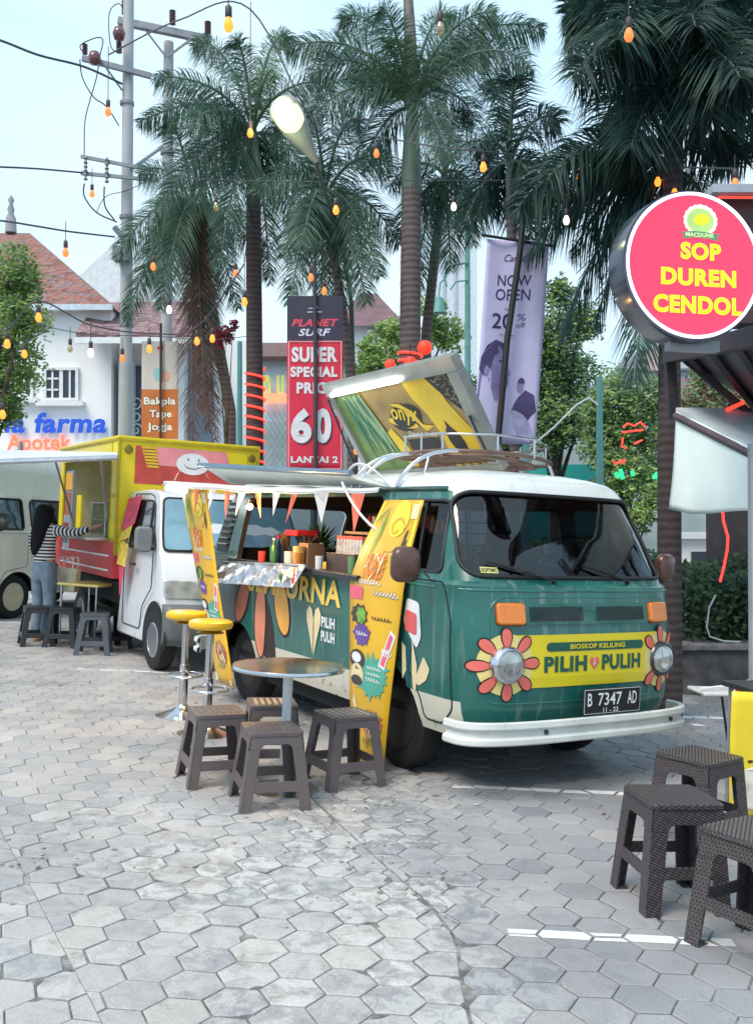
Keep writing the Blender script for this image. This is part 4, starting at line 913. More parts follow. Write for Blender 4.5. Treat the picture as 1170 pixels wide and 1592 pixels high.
# potted leaves and hanging things seen through the hatch
t = thing('potted_plant', 'leafy plant standing inside the bus behind the rear window pane', 'plant', BM @ Matrix.Translation((-1.12, -.15, 1.18)))
m = MB(); m.lathe([(.05, 0), (.07, .12), (.065, .12), (.05, .02)], 16); m.build('pot', mat('pot_white', (.6, .6, .58), .4), t, smooth=40); m = MB()
for k in range(90):
    a, e = rr.uniform(0, 2*pi), rr.uniform(.2, 1.4); l = rr.uniform(.14, .34); d = Vector((cos(a)*cos(e), sin(a)*cos(e), sin(e))); s = d.cross(Vector((0, 0, 1))).normalized()*.014; p = Vector((0, 0, .12)); m.add([p, p+d*l*.5+s, p+d*l+Vector((0, 0, -.04)), p+d*l*.5-s], [(0, 1, 2, 3)])
m.build('leaves', mat('pot_leaf', (.05, .13, .05), .5, var=.4), t)
# warm lamp glowing under the awning over the hatch
t = thing('hanging_lamp', 'warm glowing bulb hanging under the awning above the bus counter', 'lamp', BM @ Matrix.Translation((-.42, -1.12, 1.66)))
m = MB(); m.bar((0, 0, .02), (0, 0, .12), .003, 5); m.lathe([(.012, .0), (.014, .03)], 10); m.build('socket', M_DARK, t)
# LED flood lamp on the outer awning corner
p = at(268, 759, 9.35); t = thing('flood_lamp', 'bright white lamp clamped to the outer rear corner of the awning', 'lamp', Matrix.Translation(p))
M_LED = mat('led_glow', (1, 1, 1), .5, var=0, emit=(.92, 1, .98), es=9)
m = MB(); m.box((0, .03, 0), (.10, .03, .07)); m.build('housing', M_DARK, t, bevel=.004); m = MB(); m.lathe([(.001, -.012), (.03, -.006), (.034, .006), (.001, .012)], 16, 0, (0, 0, 0), 'Y'); m.build('lens', M_LED, t)
m = MB(); m.tube(arcpts((.0, .03, .03), (.05, .03, .25), (.25, .0, .24))+[Vector((.35, 0, .10))], .0025, 5); m.build('cable', M_GREY, t)
for nm, loc, col, e, s in (('flood_light', p+Vector((0, -.08, 0)), (.9, 1, .97), 5, .05), ('hatch_glow', BM @ Vector((-.42, -1.18, 1.60)), (1, .55, .20), 20, .05)):
    l = bpy.data.lights.new(nm, 'POINT'); l.energy = e; l.color = col; l.shadow_soft_size = s; o = bpy.data.objects.new(nm, l); COL.objects.link(o); o.location = loc
m = MB(); m.lathe([(.001, -.05), (.02, -.04), (.027, -.018), (.014, 0)], 14); o = m.build('bulb', mat('warm_bulb_glow', (1, .6, .25), .5, var=0, emit=(1, .50, .14), es=14), smooth=60); o.parent = [x for x in bpy.data.objects if x.name.startswith('hanging_lamp')][0]
t = thing('tube_lamp', 'short white tube lamp under the outer corner of the awning', 'lamp', BM); q0, q1 = avp(.035, -.03), avp(.145, -.03); m = MB(); m.tube([q0+Vector((0, -.01, 0)), q1+Vector((0, -.01, 0))], .022, 10); m.build('tube', MATS['tube_lamp_glow'], t); m = MB(); m.tube([q0+Vector((0, .015, .015)), q1+Vector((0, .015, .015))], .016, 6); m.build('fitting', M_WINK, t)
# ================================================================ STOOLS AND TABLES
def weave_mat():
    m = bpy.data.materials.new('rattan_weave'); m.use_nodes = True; n = m.node_tree; p = n.nodes['Principled BSDF']; L = n.links.new
    t = n.nodes.new('ShaderNodeTexCoord'); s = n.nodes.new('ShaderNodeSeparateXYZ'); L(t.outputs['Object'], s.inputs[0])
    a = n.nodes.new('ShaderNodeMath'); a.operation = 'ADD'; L(s.outputs[0], a.inputs[0]); L(s.outputs[1], a.inputs[1])
    b = n.nodes.new('ShaderNodeMath'); b.operation = 'ADD'; L(s.outputs[2], b.inputs[0]); L(s.outputs[0], b.inputs[1])
    c = n.nodes.new('ShaderNodeCombineXYZ'); v1 = n.nodes.new('ShaderNodeMath'); v1.operation = 'MULTIPLY_ADD'; v1.inputs[1].default_value = .6; L(b.outputs[0], v1.inputs[0]); L(a.outputs[0], v1.inputs[2]); v2 = n.nodes.new('ShaderNodeMath'); v2.operation = 'MULTIPLY_ADD'; v2.inputs[1].default_value = -.6; L(a.outputs[0], v2.inputs[0]); L(b.outputs[0], v2.inputs[2]); L(v1.outputs[0], c.inputs[0]); L(v2.outputs[0], c.inputs[1])
    k = n.nodes.new('ShaderNodeTexBrick'); k.inputs['Scale'].default_value = 27; k.inputs['Mortar Size'].default_value = .09; k.inputs['Mortar Smooth'].default_value = .9; k.inputs['Brick Width'].default_value = .85; k.inputs['Row Height'].default_value = .30
    k.inputs['Color1'].default_value = (.115, .09, .094, 1); k.inputs['Color2'].default_value = (.075, .058, .062, 1); k.inputs['Mortar'].default_value = (.008, .006, .007, 1)
    L(c.outputs[0], k.inputs['Vector']); L(k.outputs['Color'], p.inputs['Base Color']); p.inputs['Roughness'].default_value = .38
    i = n.nodes.new('ShaderNodeMath'); i.operation = 'SUBTRACT'; i.inputs[0].default_value = 1; L(k.outputs['Fac'], i.inputs[1])
    u = n.nodes.new('ShaderNodeBump'); u.inputs['Strength'].default_value = .7; u.inputs['Distance'].default_value = .008; L(i.outputs[0], u.inputs['Height']); L(u.outputs[0], p.inputs['Normal'])
    return m
M_RATTAN = weave_mat()
M_STB = mat('brown_stool_plastic', (.118, .092, .09), .38, var=.12, vs=5, bump=.05, dirt=.25)
def stool(label, M, mt, h=.415, a=.140, b=.192, lw=.064, band=(.105, .16), ribs=True, group=None, apr=.065, name='plastic_stool', pale=None):
    t = thing(name, label, 'stool', M, group); th = .011
    def side(k): # returns fn(x,z,depth) for side k
        R = Matrix.Rotation(k*pi/2, 3, 'Z')
        return lambda x, z, d: R @ Vector((x, -(lerp(b, a, z/h)-d), z))
    W = lambda z: lerp(b, a, z/h)
    m = MB(); P = rrect(-a-.008, -a-.008, a+.008, a+.008, .03, 5)
    m.prism(P, lambda x, y, tt: (x*(1 if tt > .5 else 1.0), y, h-.022+.022*tt), 0, 1, 0)
    for k in range(4):
        f = side(k); z0 = h-.02; z1 = h-apr; x1 = W(z1)-lw; r = .028
        poly = [(-W(z0), z0), (W(z0), z0), (W(z1-r), z1-r), (x1, z1-r)]+[(x1-r+r*cos(q), z1-r+r*sin(q)) for q in [pi/8*j for j in range(1, 5)]]+[(-x1+r-r*sin(q), z1-r+r*cos(q)) for q in [pi/8*j for j in range(0, 4)]]+[(-x1, z1-r), (-W(z1-r), z1-r)]
        m.prism(poly, f, 0, th, 0)
    if ribs:
        for k in range(6): m.box((-.10+.04*k, 0, h+.001), (.022, .20, .005), 1)
    m.build('seat', [mt, pale or mt], t, bevel=.004, smooth=40)
    for k in range(4): # corner legs, each an angle of two tapering blades
        m = MB()
        for kk, sg in ((k, 1), ((k+1) % 4, -1)):
            f = side(kk); z1 = h-apr-.027; lb = lw*.88
            q = [(sg*(W(z1)), z1), (sg*(W(z1)-lw), z1), (sg*(W(.02)-lb), .008), (sg*W(.0), .008)]
            if sg < 0: q = q[::-1]
            m.prism(q, f, .0 if sg > 0 else .0005, th, 0)
        fo = side(k)(W(0)-lb/2, 0, lb/2); m.box((fo.x, fo.y, .006), (lb*.98, lb*.98, .012), 0)
        m.build('leg', mt, t, bevel=.003, smooth=40)
    m = MB()
    for k in range(4):
        f = side(k); z0, z1 = band; m.prism([(-(W(z0)-lw*.8), z0), ((W(z0)-lw*.8), z0), ((W(z1)-lw*.8), z1), (-(W(z1)-lw*.8), z1)], f, .002, th, 0)
    m.prism(rrect(-W(z1)+.012, -W(z1)+.012, W(z1)-.012, W(z1)-.012, .03), lambda x, y, tt: (x, y, tt), z0+.0, z0+.012) if not ribs and False else None
    m.build('lower_band', mt, t, bevel=.003); return t
PALE = mat('stool_rib_highlight', (.34, .28, .27), .4)  # lighter rib colour paints highlights onto the seat
BRG = 'brown plastic stools around the round steel table'
def pt(u, v, z): # point on the pavement below a thing whose top at height z shows at u,v
    d = 5.0
    for _ in range(30):
        x = (u-585)/F*d; zt = gz(x)+z; r = ray(u, v); d = (zt-CH)/r.z*1.0
    return (u-585)/F*d, d
for (u, v, yaw, lab, pl) in ((333, 1103, 22, 'plain topped brown plastic stool left of the round steel table', None), (418, 1129, 18, 'brown plastic stool nearest the camera, in front of the round steel table', None), (419, 1090, 12, 'slatted brown plastic stool half hidden behind the round table, against the bus', mat('tan_rib_highlight', (.50, .34, .20), .4)), (533, 1107, 30, 'slatted brown plastic stool right of the round table beside the yellow banner', PALE)):  # tan ribs are painted highlights as well
    x, y = pt(u, v, .415); stool(lab, GM(x, y, radians(yaw)), M_STB, group=BRG, pale=pl)
RTG = 'dark woven stools at the right edge'
for (u, v, yaw, lab, hh) in ((1036, 1233, 8, 'dark woven plastic stool standing free in front of the other two', .45), (1080, 1171, 38, 'dark woven plastic stool farthest back, nearest the bus bumper', .45), (1172, 1290, 33, 'dark woven plastic stool cut off by the right edge of the picture', .45)):
    x, y = pt(u, v, hh); stool(lab, GM(x, y, radians(yaw)), M_RATTAN, h=hh, a=.150, b=.186, lw=.074, band=(.15, .20), ribs=False, group=RTG, apr=.085)
# round steel table
x, y = pt(441, 1037, .70); t = thing('round_table', 'small round steel table with a single column between brown stools', 'table', GM(x, y))
m = MB(); m.lathe([(.001, .694), (.315, .694), (.322, .690), (.324, .700), (.318, .712), (.30, .709), (.001, .709)], 56); m.build('tabletop', mat('polished_steel', (.58, .58, .60), .2, 1, var=.2, vs=4), t, smooth=40)
m = MB(); m.lathe([(.028, .01), (.028, .69)], 20); m.build('column', mat('white_steel', (.62, .63, .65), .3, .3), t, smooth=40); m = MB(); m.lathe([(.20, .0), (.20, .01), (.05, .03), (.03, .035)], 36); m.build('base', M_STEEL, t, smooth=40)
# bar stools
M_SEATY = mat('yellow_seat_vinyl', (.86, .48, .01), .32, var=.08, vs=3, coat=.3)
for (u, v, lab) in ((284, 952, 'chrome bar stool with round yellow seat, the taller looking one at the back left'), (321, 966, 'chrome bar stool with round yellow seat, the nearer one in front')):
    x, y = pt(u, v, .80); t = thing('bar_stool', lab, 'bar stool', GM(x, y, .3), 'yellow bar stools beside the bus')
    m = MB(); m.lathe([(.001, .745), (.12, .745), (.150, .755), (.160, .775), (.155, .80), (.13, .812), (.001, .815)], 40); m.build('seat', M_SEATY, t, smooth=50)
    m = MB(); m.lathe([(.10, .72), (.06, .742), (.028, .745), (.026, .40), (.034, .395), (.034, .05)], 24); m.build('column', M_CHROME, t, smooth=40)
    m = MB(); m.lathe([(.205, 0), (.207, .008), (.17, .020), (.09, .045), (.045, .075), (.036, .09)], 40); m.build('base', M_CHROME, t, smooth=50)
    m = MB(); m.tube([(.13*cos(q), -.09+.13*sin(q), .33) for q in [2*pi*k/28 for k in range(28)]], .010, 8, closed=True); m.build('footrest', M_CHROME, t, smooth=60)
# yellow draped table at the right edge
x, y = 2.10, 5.45; t = thing('draped_table', 'table at the right edge with a yellow food banner hanging down its front', 'table', GM(x, y, radians(10)))
m = MB(); m.box((.22, .02, .70), (.62, .38, .03)); m.build('tabletop', M_DARK, t, bevel=.004)
m = MB(); m.grid(lambda u, v: (lerp(-.245, .50, u), -.20+.02*sin(9*u+2*v)-.05*(1-v)*0, lerp(.03, .715, v)+.0*u), 20, 12); bn = m.build('banner', mat('banner_yellow_right', (.83, .62, .03), .4, var=.06), t, smooth=60, solid=.003)
m = MB(); fnb = lambda a, b, off=.0: (a, -.20+.02*sin(9*(a+.245)/.745+2*(b-.03)/.685)-.006-off, b)
for P, mi, of in ((ell(.13, .53, .20, .12, 30), 0, 0), (ell(.13, .53, .18, .10, 30), 1, .001), (ell(-.02, .19, .22, .13, 30), 2, 0), (ell(-.0, .18, .15, .09, 30), 3, .001), (ell(.06, .13, .05, .04, 20), 1, .002)): m.add([fnb(max(-.235, a), b, of) for a, b in P], [tuple(range(len(P)))], mi)
m.txt('1', -.19, .325, .02, .03, lambda a, b: fnb(a, b, .001), 4, .01); m.add([fnb(a, b, .001) for a, b in ((-.14, .33), (.3, .33), (.3, .345), (-.14, .345))], [(0, 1, 2, 3)], 1)
m.build('print', [mat('print_orange_red', (.6, .12, .02), .4), mat('print_deep_brown', (.07, .02, .01), .4), mat('print_bowl_white', (.66, .62, .52), .4, var=.3, vs=12), mat('print_custard', (.62, .45, .12), .4, var=.4, vs=15), M_GREENINK], bn)
for q in ((-.05, -.1), (.48, -.1), (-.05, .16), (.48, .16)):
    m = MB(); m.bar((q[0], q[1], .01), (q[0], q[1], .69), .014); m.build('leg', M_GREY, t)
t = thing('utensil_tray', 'low stand with a white tray of red utensils left of the yellow draped table', 'tray', GM(2.14, 5.95, .1))
m = MB(); m.box((.0, 0, .60), (.42, .26, .02)); m.build('tray', M_WHITE, t, bevel=.006)
for q in ((-.2, .1), (.2, .1), (-.2, -.1), (.2, -.1)):
    m = MB(); m.bar((q[0]+.3, q[1], .01), (q[0]+.2, q[1], .59), .008); m.build('leg', M_DARK, t)
m = MB()
for k in range(5): m.tube([(.0+.03*k, -.1+.03*k, .62), (.12+.02*k, .02*k-.05, .64+.008*k), (.24, .01*k, .63)], .010, 6)
m.build('tongs', M_RED, t, smooth=60); m = MB(); m.lathe([(.05, .615), (.06, .66), (.03, .67)], 16, 0, (.2, .05, 0)); m.bar((-.22, -.08, .625), (.02, .02, .635), .008); m.build('bowl', M_WINK, t, smooth=50)
# ================================================================ YELLOW FOOD TRUCK
TM = GM(-1.62, 10.18, -1.03)
tr = thing('food_truck', 'white minitruck with a yellow and red food stall box, hatch open to the left', 'truck', TM)
M_WP = mat('white_truck_paint', (.68, .69, .72), .28, var=.03, coat=.5)
SXF = lambda a: a-.33*max(0, min(1, (a+.6)/1.0))
def TH(z): return .80 if z < 1.15 else lerp(.80, .70, (z-1.15)/.65)
prof_t = [(-1.18, .24), (.66, .24), (.80, .34), (.82, .62), (.78, .90), (.66, 1.12), (.60, 1.17), (.14, 1.74), (.02, 1.80), (-.50, 1.825), (-1.18, 1.80)]
m = MB(); NY = 8; P = rpoly(prof_t, .06, 3); n = len(P)
V = []
for j in range(NY+1):
    s = -1+2*j/NY
    for a, b in P:
        nose = max(0, (a-.3)/.5); V.append((SXF(a-.10*nose*s*s), s*TH(b), b))
m.add(V, [(j*n+i, j*n+(i+1) % n, (j+1)*n+(i+1) % n, (j+1)*n+i) for j in range(NY) for i in range(n)]+[tuple(range(n))[::-1], tuple(NY*n+i for i in range(n))])
cab = m.build('cab', M_WP, tr, smooth=35, bevel=.02)
def tfx(y, z): # windscreen plane
    s = y/TH(z); x = lerp(.60, .14, (z-1.17)/.57); return Vector((SXF(x-.10*max(0, (x-.3)/.5)*s*s)+.012, y, z+.010))
m = MB(); G = rpoly([(-.765, 1.19), (.765, 1.19), (.69, 1.72), (-.69, 1.72)], .06)
conf(m, G, lambda a, b, o: tfx(a, b)+Vector((o, 0, o)), .004, 0, 5); ws = m.build('windscreen', mat('sky_reflection_glass', (.16, .30, .38), .06, var=.1, spec=1, coat=1), tr, smooth=60)  # light blue base colour paints in the reflected sky
m = MB(); m.tube([tfx(a, b) for a, b in dens(G)], .013, 6, closed=True); m.build('gasket', M_BLACK, ws, smooth=60)
m = MB(); m.tube([tfx(-.5, 1.20)+Vector((.02, 0, 0)), tfx(-.1, 1.26)+Vector((.02, 0, 0))], .008, 6); m.tube([tfx(.05, 1.20)+Vector((.02, 0, 0)), tfx(.5, 1.27)+Vector((.02, 0, 0))], .008, 6); m.build('wiper', M_BLACK, ws)
for s in (-1, 1):
    fs = lambda a, b, o, s=s: Vector((SXF(a), s*(TH(b)+o), b)); fs0 = lambda a, b, o, s=s: Vector((a, s*(TH(b)+o), b))
    m = MB(); W_ = rpoly([(-.86, 1.20), (.30, 1.20), (-.02, 1.66), (-.20, 1.70), (-.80, 1.70)], .05); conf(m, W_, fs, .006, 0, 3); q = m.build('side_window', mat('dark_cab_glass', (.02, .025, .03), .08, var=.1, coat=1), tr)
    m = MB(); m.tube([fs(a, b, .004) for a, b in dens(W_)], .012, 6, closed=True); m.tube([fs(.02, 1.2, .01), fs(-.10, 1.67, .01)], .012, 6); m.build('window_frame', M_BLACK, q, smooth=60)
    m = MB(); m.tube([fs0(a, b, .0) for a, b in dens(rpoly([(-.98, .36), (-.36, .36), (-.30, .60), (-.12, .74), (-.02, .80), (.0, 1.15), (-.28, 1.74), (-.45, 1.775), (-.96, 1.775)], .05))], .006, 5, closed=True); m.build('door_seam', M_DARK, tr)
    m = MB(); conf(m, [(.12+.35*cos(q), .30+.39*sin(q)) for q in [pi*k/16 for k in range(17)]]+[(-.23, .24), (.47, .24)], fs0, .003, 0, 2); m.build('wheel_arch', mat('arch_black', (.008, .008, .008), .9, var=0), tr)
    c = fs(.22, 1.30, .12); m = MB(); m.tube([fs(.30, 1.22, 0), c], .012, 6); k = m.build('mirror_arm', M_DARK, tr)
    m = MB(); P2 = rrect(-.085, -.13, .085, .13, .05); m.prism(P2, lambda a, b, tt: Vector((c.x+tt, c.y+a, c.z+b)), -.03, .05); m.build('mirror', mat('grey_mirror_shell', (.16, .17, .18), .45), k, bevel=.02, smooth=50)
    m = MB(); HLp = rpoly([(s*.795, .735), (s*.80, .92), (s*.38, .905), (s*.34, .80), (s*.40, .725)], .03)
    m.prism(HLp if s < 0 else HLp[::-1], lambda a, b, tt: Vector((lerp(.815, .785, (b-.62)/.28)-.33-.10*(a/.8)**2+tt, a, b)), -.04, .015); hl = m.build('headlight', mat('truck_headlamp', (.50, .49, .46), .12, .3, var=.35, vs=10, coat=1), tr, bevel=.01, smooth=50)
    wheel(tr, .12, s*.735, s, r=.30, w=.17, rim=.175); wheel(tr, -2.9, s*.70, s, r=.30, w=.17, rim=.175)
m = MB(); BP = [(-.80, .30), (.80, .30), (.81, .66), (-.81, .66)]
m.grid(lambda u, v: (lerp(.80, .835, sin(pi*v))-.33-.13*abs(2*u-1)**2.5+.055, lerp(-.82, .82, u), lerp(.28, .68, v)), 16, 5); m.build('bumper', mat('bumper_grey', (.12, .125, .13), .5), tr, smooth=60, solid=.03)
for s in (-1, 1):
    m = MB(); m.lathe([(.05, 0), (.055, .012), (.03, .02), (.001, .022)], 18, 0, (.475, s*.58, .42), 'X'); m.build('fog_lamp', mat('fog_lamp_glass', (.5, .5, .48), .15, .4), tr, smooth=50)
m = MB()
for k in range(4): m.box((.478, 0, .80+.028*k), (.02, .62, .010))
m.build('grille', M_DARK, tr)
m = MB(); m.box((-.62, -.815, 1.02), (.14, .03, .03)); m.build('door_handle', M_DARK, tr, bevel=.006)
m = MB(); m.box((.53, .1, .46), (.01, .40, .11)); m.build('number_plate', MATS['plate_black'], tr)
# red figure stuck on the bonnet (plain shape)
m = MB(); Q = [(-.36, 1.05), (-.16, 1.07), (-.10, .98), (-.18, .90), (-.30, .86), (-.33, .95)]; m.add([(.735-.33-.35*(b-.95)+.02, a, b) for a, b in Q], [tuple(range(6))]); m.build('decal', M_RED, tr)
# chassis and box
m = MB(); m.box((-2.0, 0, .44), (3.9, .9, .14)); m.box((-2.45, 0, .66), (2.9, 1.5, .24)); m.build('chassis', MATS['underside_black'], tr)
M_TY = mat('truck_box_yellow', (.82, .63, .01), .4, var=.05, coat=.2, dirt=.06)
M_TR = mat('truck_box_red', (.55, .035, .04), .4, var=.1)
X0, X1, ZB, ZT = -3.95, -1.22, .82, 2.40
m = MB()
m.box(((X0+X1)/2, .84, (ZB+ZT)/2), (X1-X0, .03, ZT-ZB)); m.box((X1-.015, 0, (1.05+ZT)/2), (.03, 1.65, ZT-1.05)); m.box((X0+.015, 0, (ZB+ZT)/2), (.03, 1.65, ZT-ZB))
m.box(((X0+X1)/2, 0, ZT+.015), (X1-X0+.03, 1.72, .03)); m.box((X1-.11, -.84, (1.05+ZT)/2), (.22, .03, ZT-1.05-.002)); m.box((X0+.08, -.84, (ZB+ZT)/2), (.16, .03, ZT-ZB-.01)); m.box(((X0+X1)/2-.03, -.84, ZT-.10), (X1-X0-.40, .028, .19))
m.build('box_wall', M_TY, tr, bevel=.006)
m = MB()
for q in (-.845, .845): m.box((X1+.002, q, (1.05+ZT)/2), (.03, .03, ZT-1.06))
m.box((X1+.002, 0, ZT-.015), (.03, 1.66, .03)); m.box((X1-.22, -.858, (1.05+ZT)/2), (.012, .012, ZT-1.1)); m.box(((X0+X1)/2, -.862, ZT-.012), (X1-X0, .02, .03))
for z_ in (1.25, 1.75, 2.2): m.box((X1-.11, -.862, z_), (.10, .014, .05))
m.build('edge_trim', mat('dull_yellow_trim', (.50, .38, .02), .5, .3, var=.2), tr, bevel=.003)
m = MB(); m.box(((X0+X1)/2, 0, ZB+.02), (X1-X0-.06, 1.62, .04)); m.box(((X0+X1)/2-.02, .80, 1.6), (X1-X0-.08, .02, 1.4)); m.box((X1-.045, 0, 1.6), (.02, 1.6, 1.5)); m.box((X0+.045, 0, 1.6), (.02, 1.6, 1.5)); m.box(((X0+X1)/2, 0, ZT-.02), (X1-X0-.06, 1.6, .02)); m.box((X1-.12, -.82, 1.6), (.2, .012, 1.5)); m.build('box_lining', mat('cream_interior', (.72, .68, .42), .6), tr)
m = MB(); m.box(((X0+X1)/2+.0, -.85, 1.03), (X1-X0+.004, .035, .42)); m.box((X1+.004, -.60, .95), (.03, .52, .26)); lp = m.build('lower_panel', M_TR, tr, bevel=.005)
m = MB()
for z_, c in ((1.07, 0), (.905, 0)): m.box(((X0+X1)/2+.1, -.875, z_), (X1-X0-.5, .012, .018), 0)
m.build('trim_strip', M_WINK, lp)
m = MB(); m.box((-2.55, -.98, 1.255), (2.3, .30, .03)); m.build('counter', M_STEEL, tr, bevel=.004)
# menu panel and window post
m = MB(); m.box((-3.42, -.84, 1.68), (.38, .025, .82), 0); m.box((-3.42, -.858, 1.95), (.34, .01, .22), 1); m.box((-3.44, -.858, 1.60), (.30, .01, .42), 2); m.build('menu_panel', [mat('grey_blue_panel', (.22, .27, .36), .5), mat('menu_orange', (.72, .35, .03), .5), mat('menu_photo', (.34, .12, .05), .5, var=.5, vs=14)], tr)
m = MB(); m.box((-2.98, -.82, 1.52), (.22, .02, .5)); m.build('yellow_panel', M_TY, tr)
# glass case, price cards
t = thing('display_case', 'glass display case on the counter of the yellow food truck', 'display case', TM @ Matrix.Translation((-1.95, -.70, 1.27)))
m = MB(); m.box((0, 0, .20), (.62, .30, .40)); m.build('glass_box', glassmat('case_glass', (.75, .82, .8), .12, .05, .12, (.5, .6, .58)), t)
m = MB()
for z_ in (0.005, .2, .40): m.box((0, 0, z_), (.64, .32, .012))
for a in (-.31, .31):
    for b in (-.15, .15): m.bar((a, b, 0), (a, b, .4), .007, 6)
m.build('shelf', M_STEEL, t)
t = thing('price_board', 'small red and white price card on the counter edge of the yellow truck', 'sign', TM @ Matrix.Translation((-2.30, -1.13, 1.20))); m = MB(); m.box((0, 0, .10), (.26, .012, .42), 0); m.box((0, -.009, .17), (.24, .006, .10), 1); m.box((0, -.009, .02), (.22, .006, .08), 2); m.build('card', [M_WINK, M_RED, mat('print_grey', (.3, .3, .32), .6)], t)
# upper flap of the hatch
m = MB(); TI = TM.inverted(); FQ = [TI @ at(-60, 702, 12.0), Vector((X1-.05, -.86, 2.21)), TI @ at(183, 711, 10.0), TI @ at(-60, 720, 9.8)]; m.hexa(FQ, [p+Vector((0, 0, .03)) for p in FQ]); fl = m.build('hatch_flap', mat('flap_white', (.66, .67, .68), .5, var=.08, dirt=.15), tr)
m = MB(); m.tube([FQ[2], FQ[3]], .03, 6); m.build('flap_rail', M_STEEL, fl)
m = MB(); m.bar((-1.5, -.86, 1.45), TI @ at(156, 715, 10.1), .012); m.bar((-3.0, -.86, 1.35), TI @ at(86, 717, 10.2), .012); m.build('strut', M_GREY, fl)
# painted front panel: pink field with a smiling white face
m = MB(); f = lambda a, b, o=0: (X1+.003+o, a, b)
def sh(P, mi, o): m.add([f(a, b, o) for a, b in P], [tuple(range(len(P)))], mi)
sh([(-.66, 1.90), (.70, 1.90), (.70, 2.33), (-.66, 2.33)], 0, .002); sh([(-.48, 2.12), (.52, 2.12), (.43, 2.33), (-.50, 2.33)], 1, .004); sh([(.52, 2.05), (.70, 2.05), (.70, 2.33), (.43, 2.33)], 4, .005)
sh([(-.60, 2.33), (-.42, 2.33), (-.38, 2.09), (-.52, 2.09)], 2, .006)
for k in range(6): sh([(-.585+.012*k, 2.30-.035*k), (-.42+.008*k, 2.30-.035*k), (-.42+.008*k, 2.292-.035*k), (-.585+.012*k, 2.292-.035*k)], 5, .008)
sh(ell(.02, 2.16, .20, .125, 30), 3, .008)
for x in (-.04, .09): sh(ell(x, 2.21, .008, .018, 10), 5, .010)
sm = [(.02+.11*cos(a), 2.16+.06*sin(a)) for a in [pi+pi*i/12*1.0 for i in range(13)]]; sh(sm+[(x, y+.010) for x, y in sm[::-1]], 5, .0105)
m.build('front_painting', [mat('brick_red_paint', (.55, .07, .05), .5, var=.2), mat('pink_paint', (.85, .28, .30), .5), mat('shutter_yellow', (.85, .45, .03), .5), M_WINK, M_TY, mat('print_dark', (.05, .04, .035), .4)], tr)
for y_ in (-.74, .76):
    m = MB(); m.lathe([(.035, 0), (.05, .01), (.04, .03), (.001, .034)], 14, 0, (X1+.0, y_, 2.28), 'X'); m.build('marker_lamp', mat('marker_bronze', (.22, .18, .03), .4, .4), tr, smooth=50)
# red and yellow pennants on the cab side
t = thing('pennant_string', 'string of red and yellow paper pennants hanging on the truck cab', 'pennants', TM)
for i, (P, mi) in enumerate((([(-1.12, 1.72), (-.62, 1.76), (-.66, 1.45), (-1.10, 1.36)], 0), ([(-1.08, 1.38), (-.72, 1.44), (-.74, 1.30), (-1.06, 1.24)], 1), ([(-1.02, 1.26), (-.70, 1.22), (-.72, .98), (-1.00, 1.00)], 1), ([(-.98, .98), (-.74, .97), (-.84, .66)], 0))):
    m = MB(); m.add([(a, -(TH(b)+.03+.01*i+.01*k), b) for k, (a, b) in enumerate(P)], [tuple(range(len(P)))]); m.build('pennant', mat('paper_red' if mi == 0 else 'paper_yellow', ((.72, .06, .12), (.80, .50, .05))[mi], .6, var=.35, vs=16), t, solid=.003)
# ================================================================ CREAM HIGH-ROOF VAN
kw = gp(14, 962); kyaw = radians(-113); kf = Vector((cos(kyaw), sin(kyaw))); ky = Vector((-sin(kyaw), cos(kyaw)))
ko = Vector((kw.x, kw.y))-kf*1.2-ky*.72; KM = GM(ko.x, ko.y, kyaw)
kv = thing('cream_van', 'cream high-roof kombi van parked at the left edge behind the woman', 'van', KM)
HW2 = rrect(-1.6, 1.27, .95, 1.70, .08)
cuts2 = [xcut(WS, 1.60, 2.6), ycut(DW, .5, 1.2), ycut(HW2, .5, 1.2), ycut(arch(1.2), .55, 1.2), ycut(arch(-1.2), .55, 1.2), ycut(arch(1.2), -1.2, -.55), ycut(arch(-1.2), -1.2, -.55)]
kb = body_mesh('body', cuts2, [bus_paint((.72, .69, .62), (.72, .69, .62), 'cream_van_paint', roof=(.68, .67, .60)), M_LINING], hitop=.40); kb.parent = kv
pm = lambda a, b, o=.0: (a, -SY(a, b, o), b)
for w_ in (DW, HW2):
    q = patch(w_, lambda a, b: pm(a, b, -.012)).build('window', glassmat('van_window', (.35, .42, .45), .16), kv, smooth=60); m = MB(); m.tube([pm(a, b, .003) for a, b in dens(w_)], .014, 6, closed=True); m.build('window_frame', M_BLACK, q, smooth=60)
q = patch(WS, lambda a, b: FN(a, b, -.012)).build('windscreen', M_TINT, kv, smooth=60)
for x in (1.2, -1.2):
    for s in (-1, 1): wheel(kv, x, .70*s, s, rimmat=mat('cream_hubcap', (.55, .48, .34), .4))
m = MB(); m.tube([pm(a, b, -.001) for a, b in dens(rpoly([(1.03, 1.22), (1.80, 1.22), (1.88, .9), (1.86, .5), (1.60, .40), (1.45, .68), (1.03, .75)], .04))], .005, 5, closed=True); m.build('door_seam', M_DARK, kv)
m = MB(); m.tube([pm(1.70, 1.22, 0), (1.78, 1.05, 1.32)], .010, 6); k_ = m.build('mirror_arm', M_DARK, kv)
m = MB(); m.lathe([(.001, -.03), (.08, -.02), (.095, .01), (.08, .03), (.001, .035)], 20, 0, (1.78, 1.06, 1.34), 'X'); m.build('mirror', M_BLACK, k_, smooth=60)
m = MB(); m.box((1.2, .2, .6), (.7, .8, .03)); m.box((0, 0, .40), (4, 1.5, .05)); m.build('chassis', MATS['underside_black'], kv)
m = MB(); V = []
for i in range(NB):
    for k, (o, z) in enumerate(prof_b := [(-.012, .505), (.026, .50), (.026, .335), (-.012, .322)]): x_, y_ = bump_line(o)[i]; V.append((x_, y_, z))
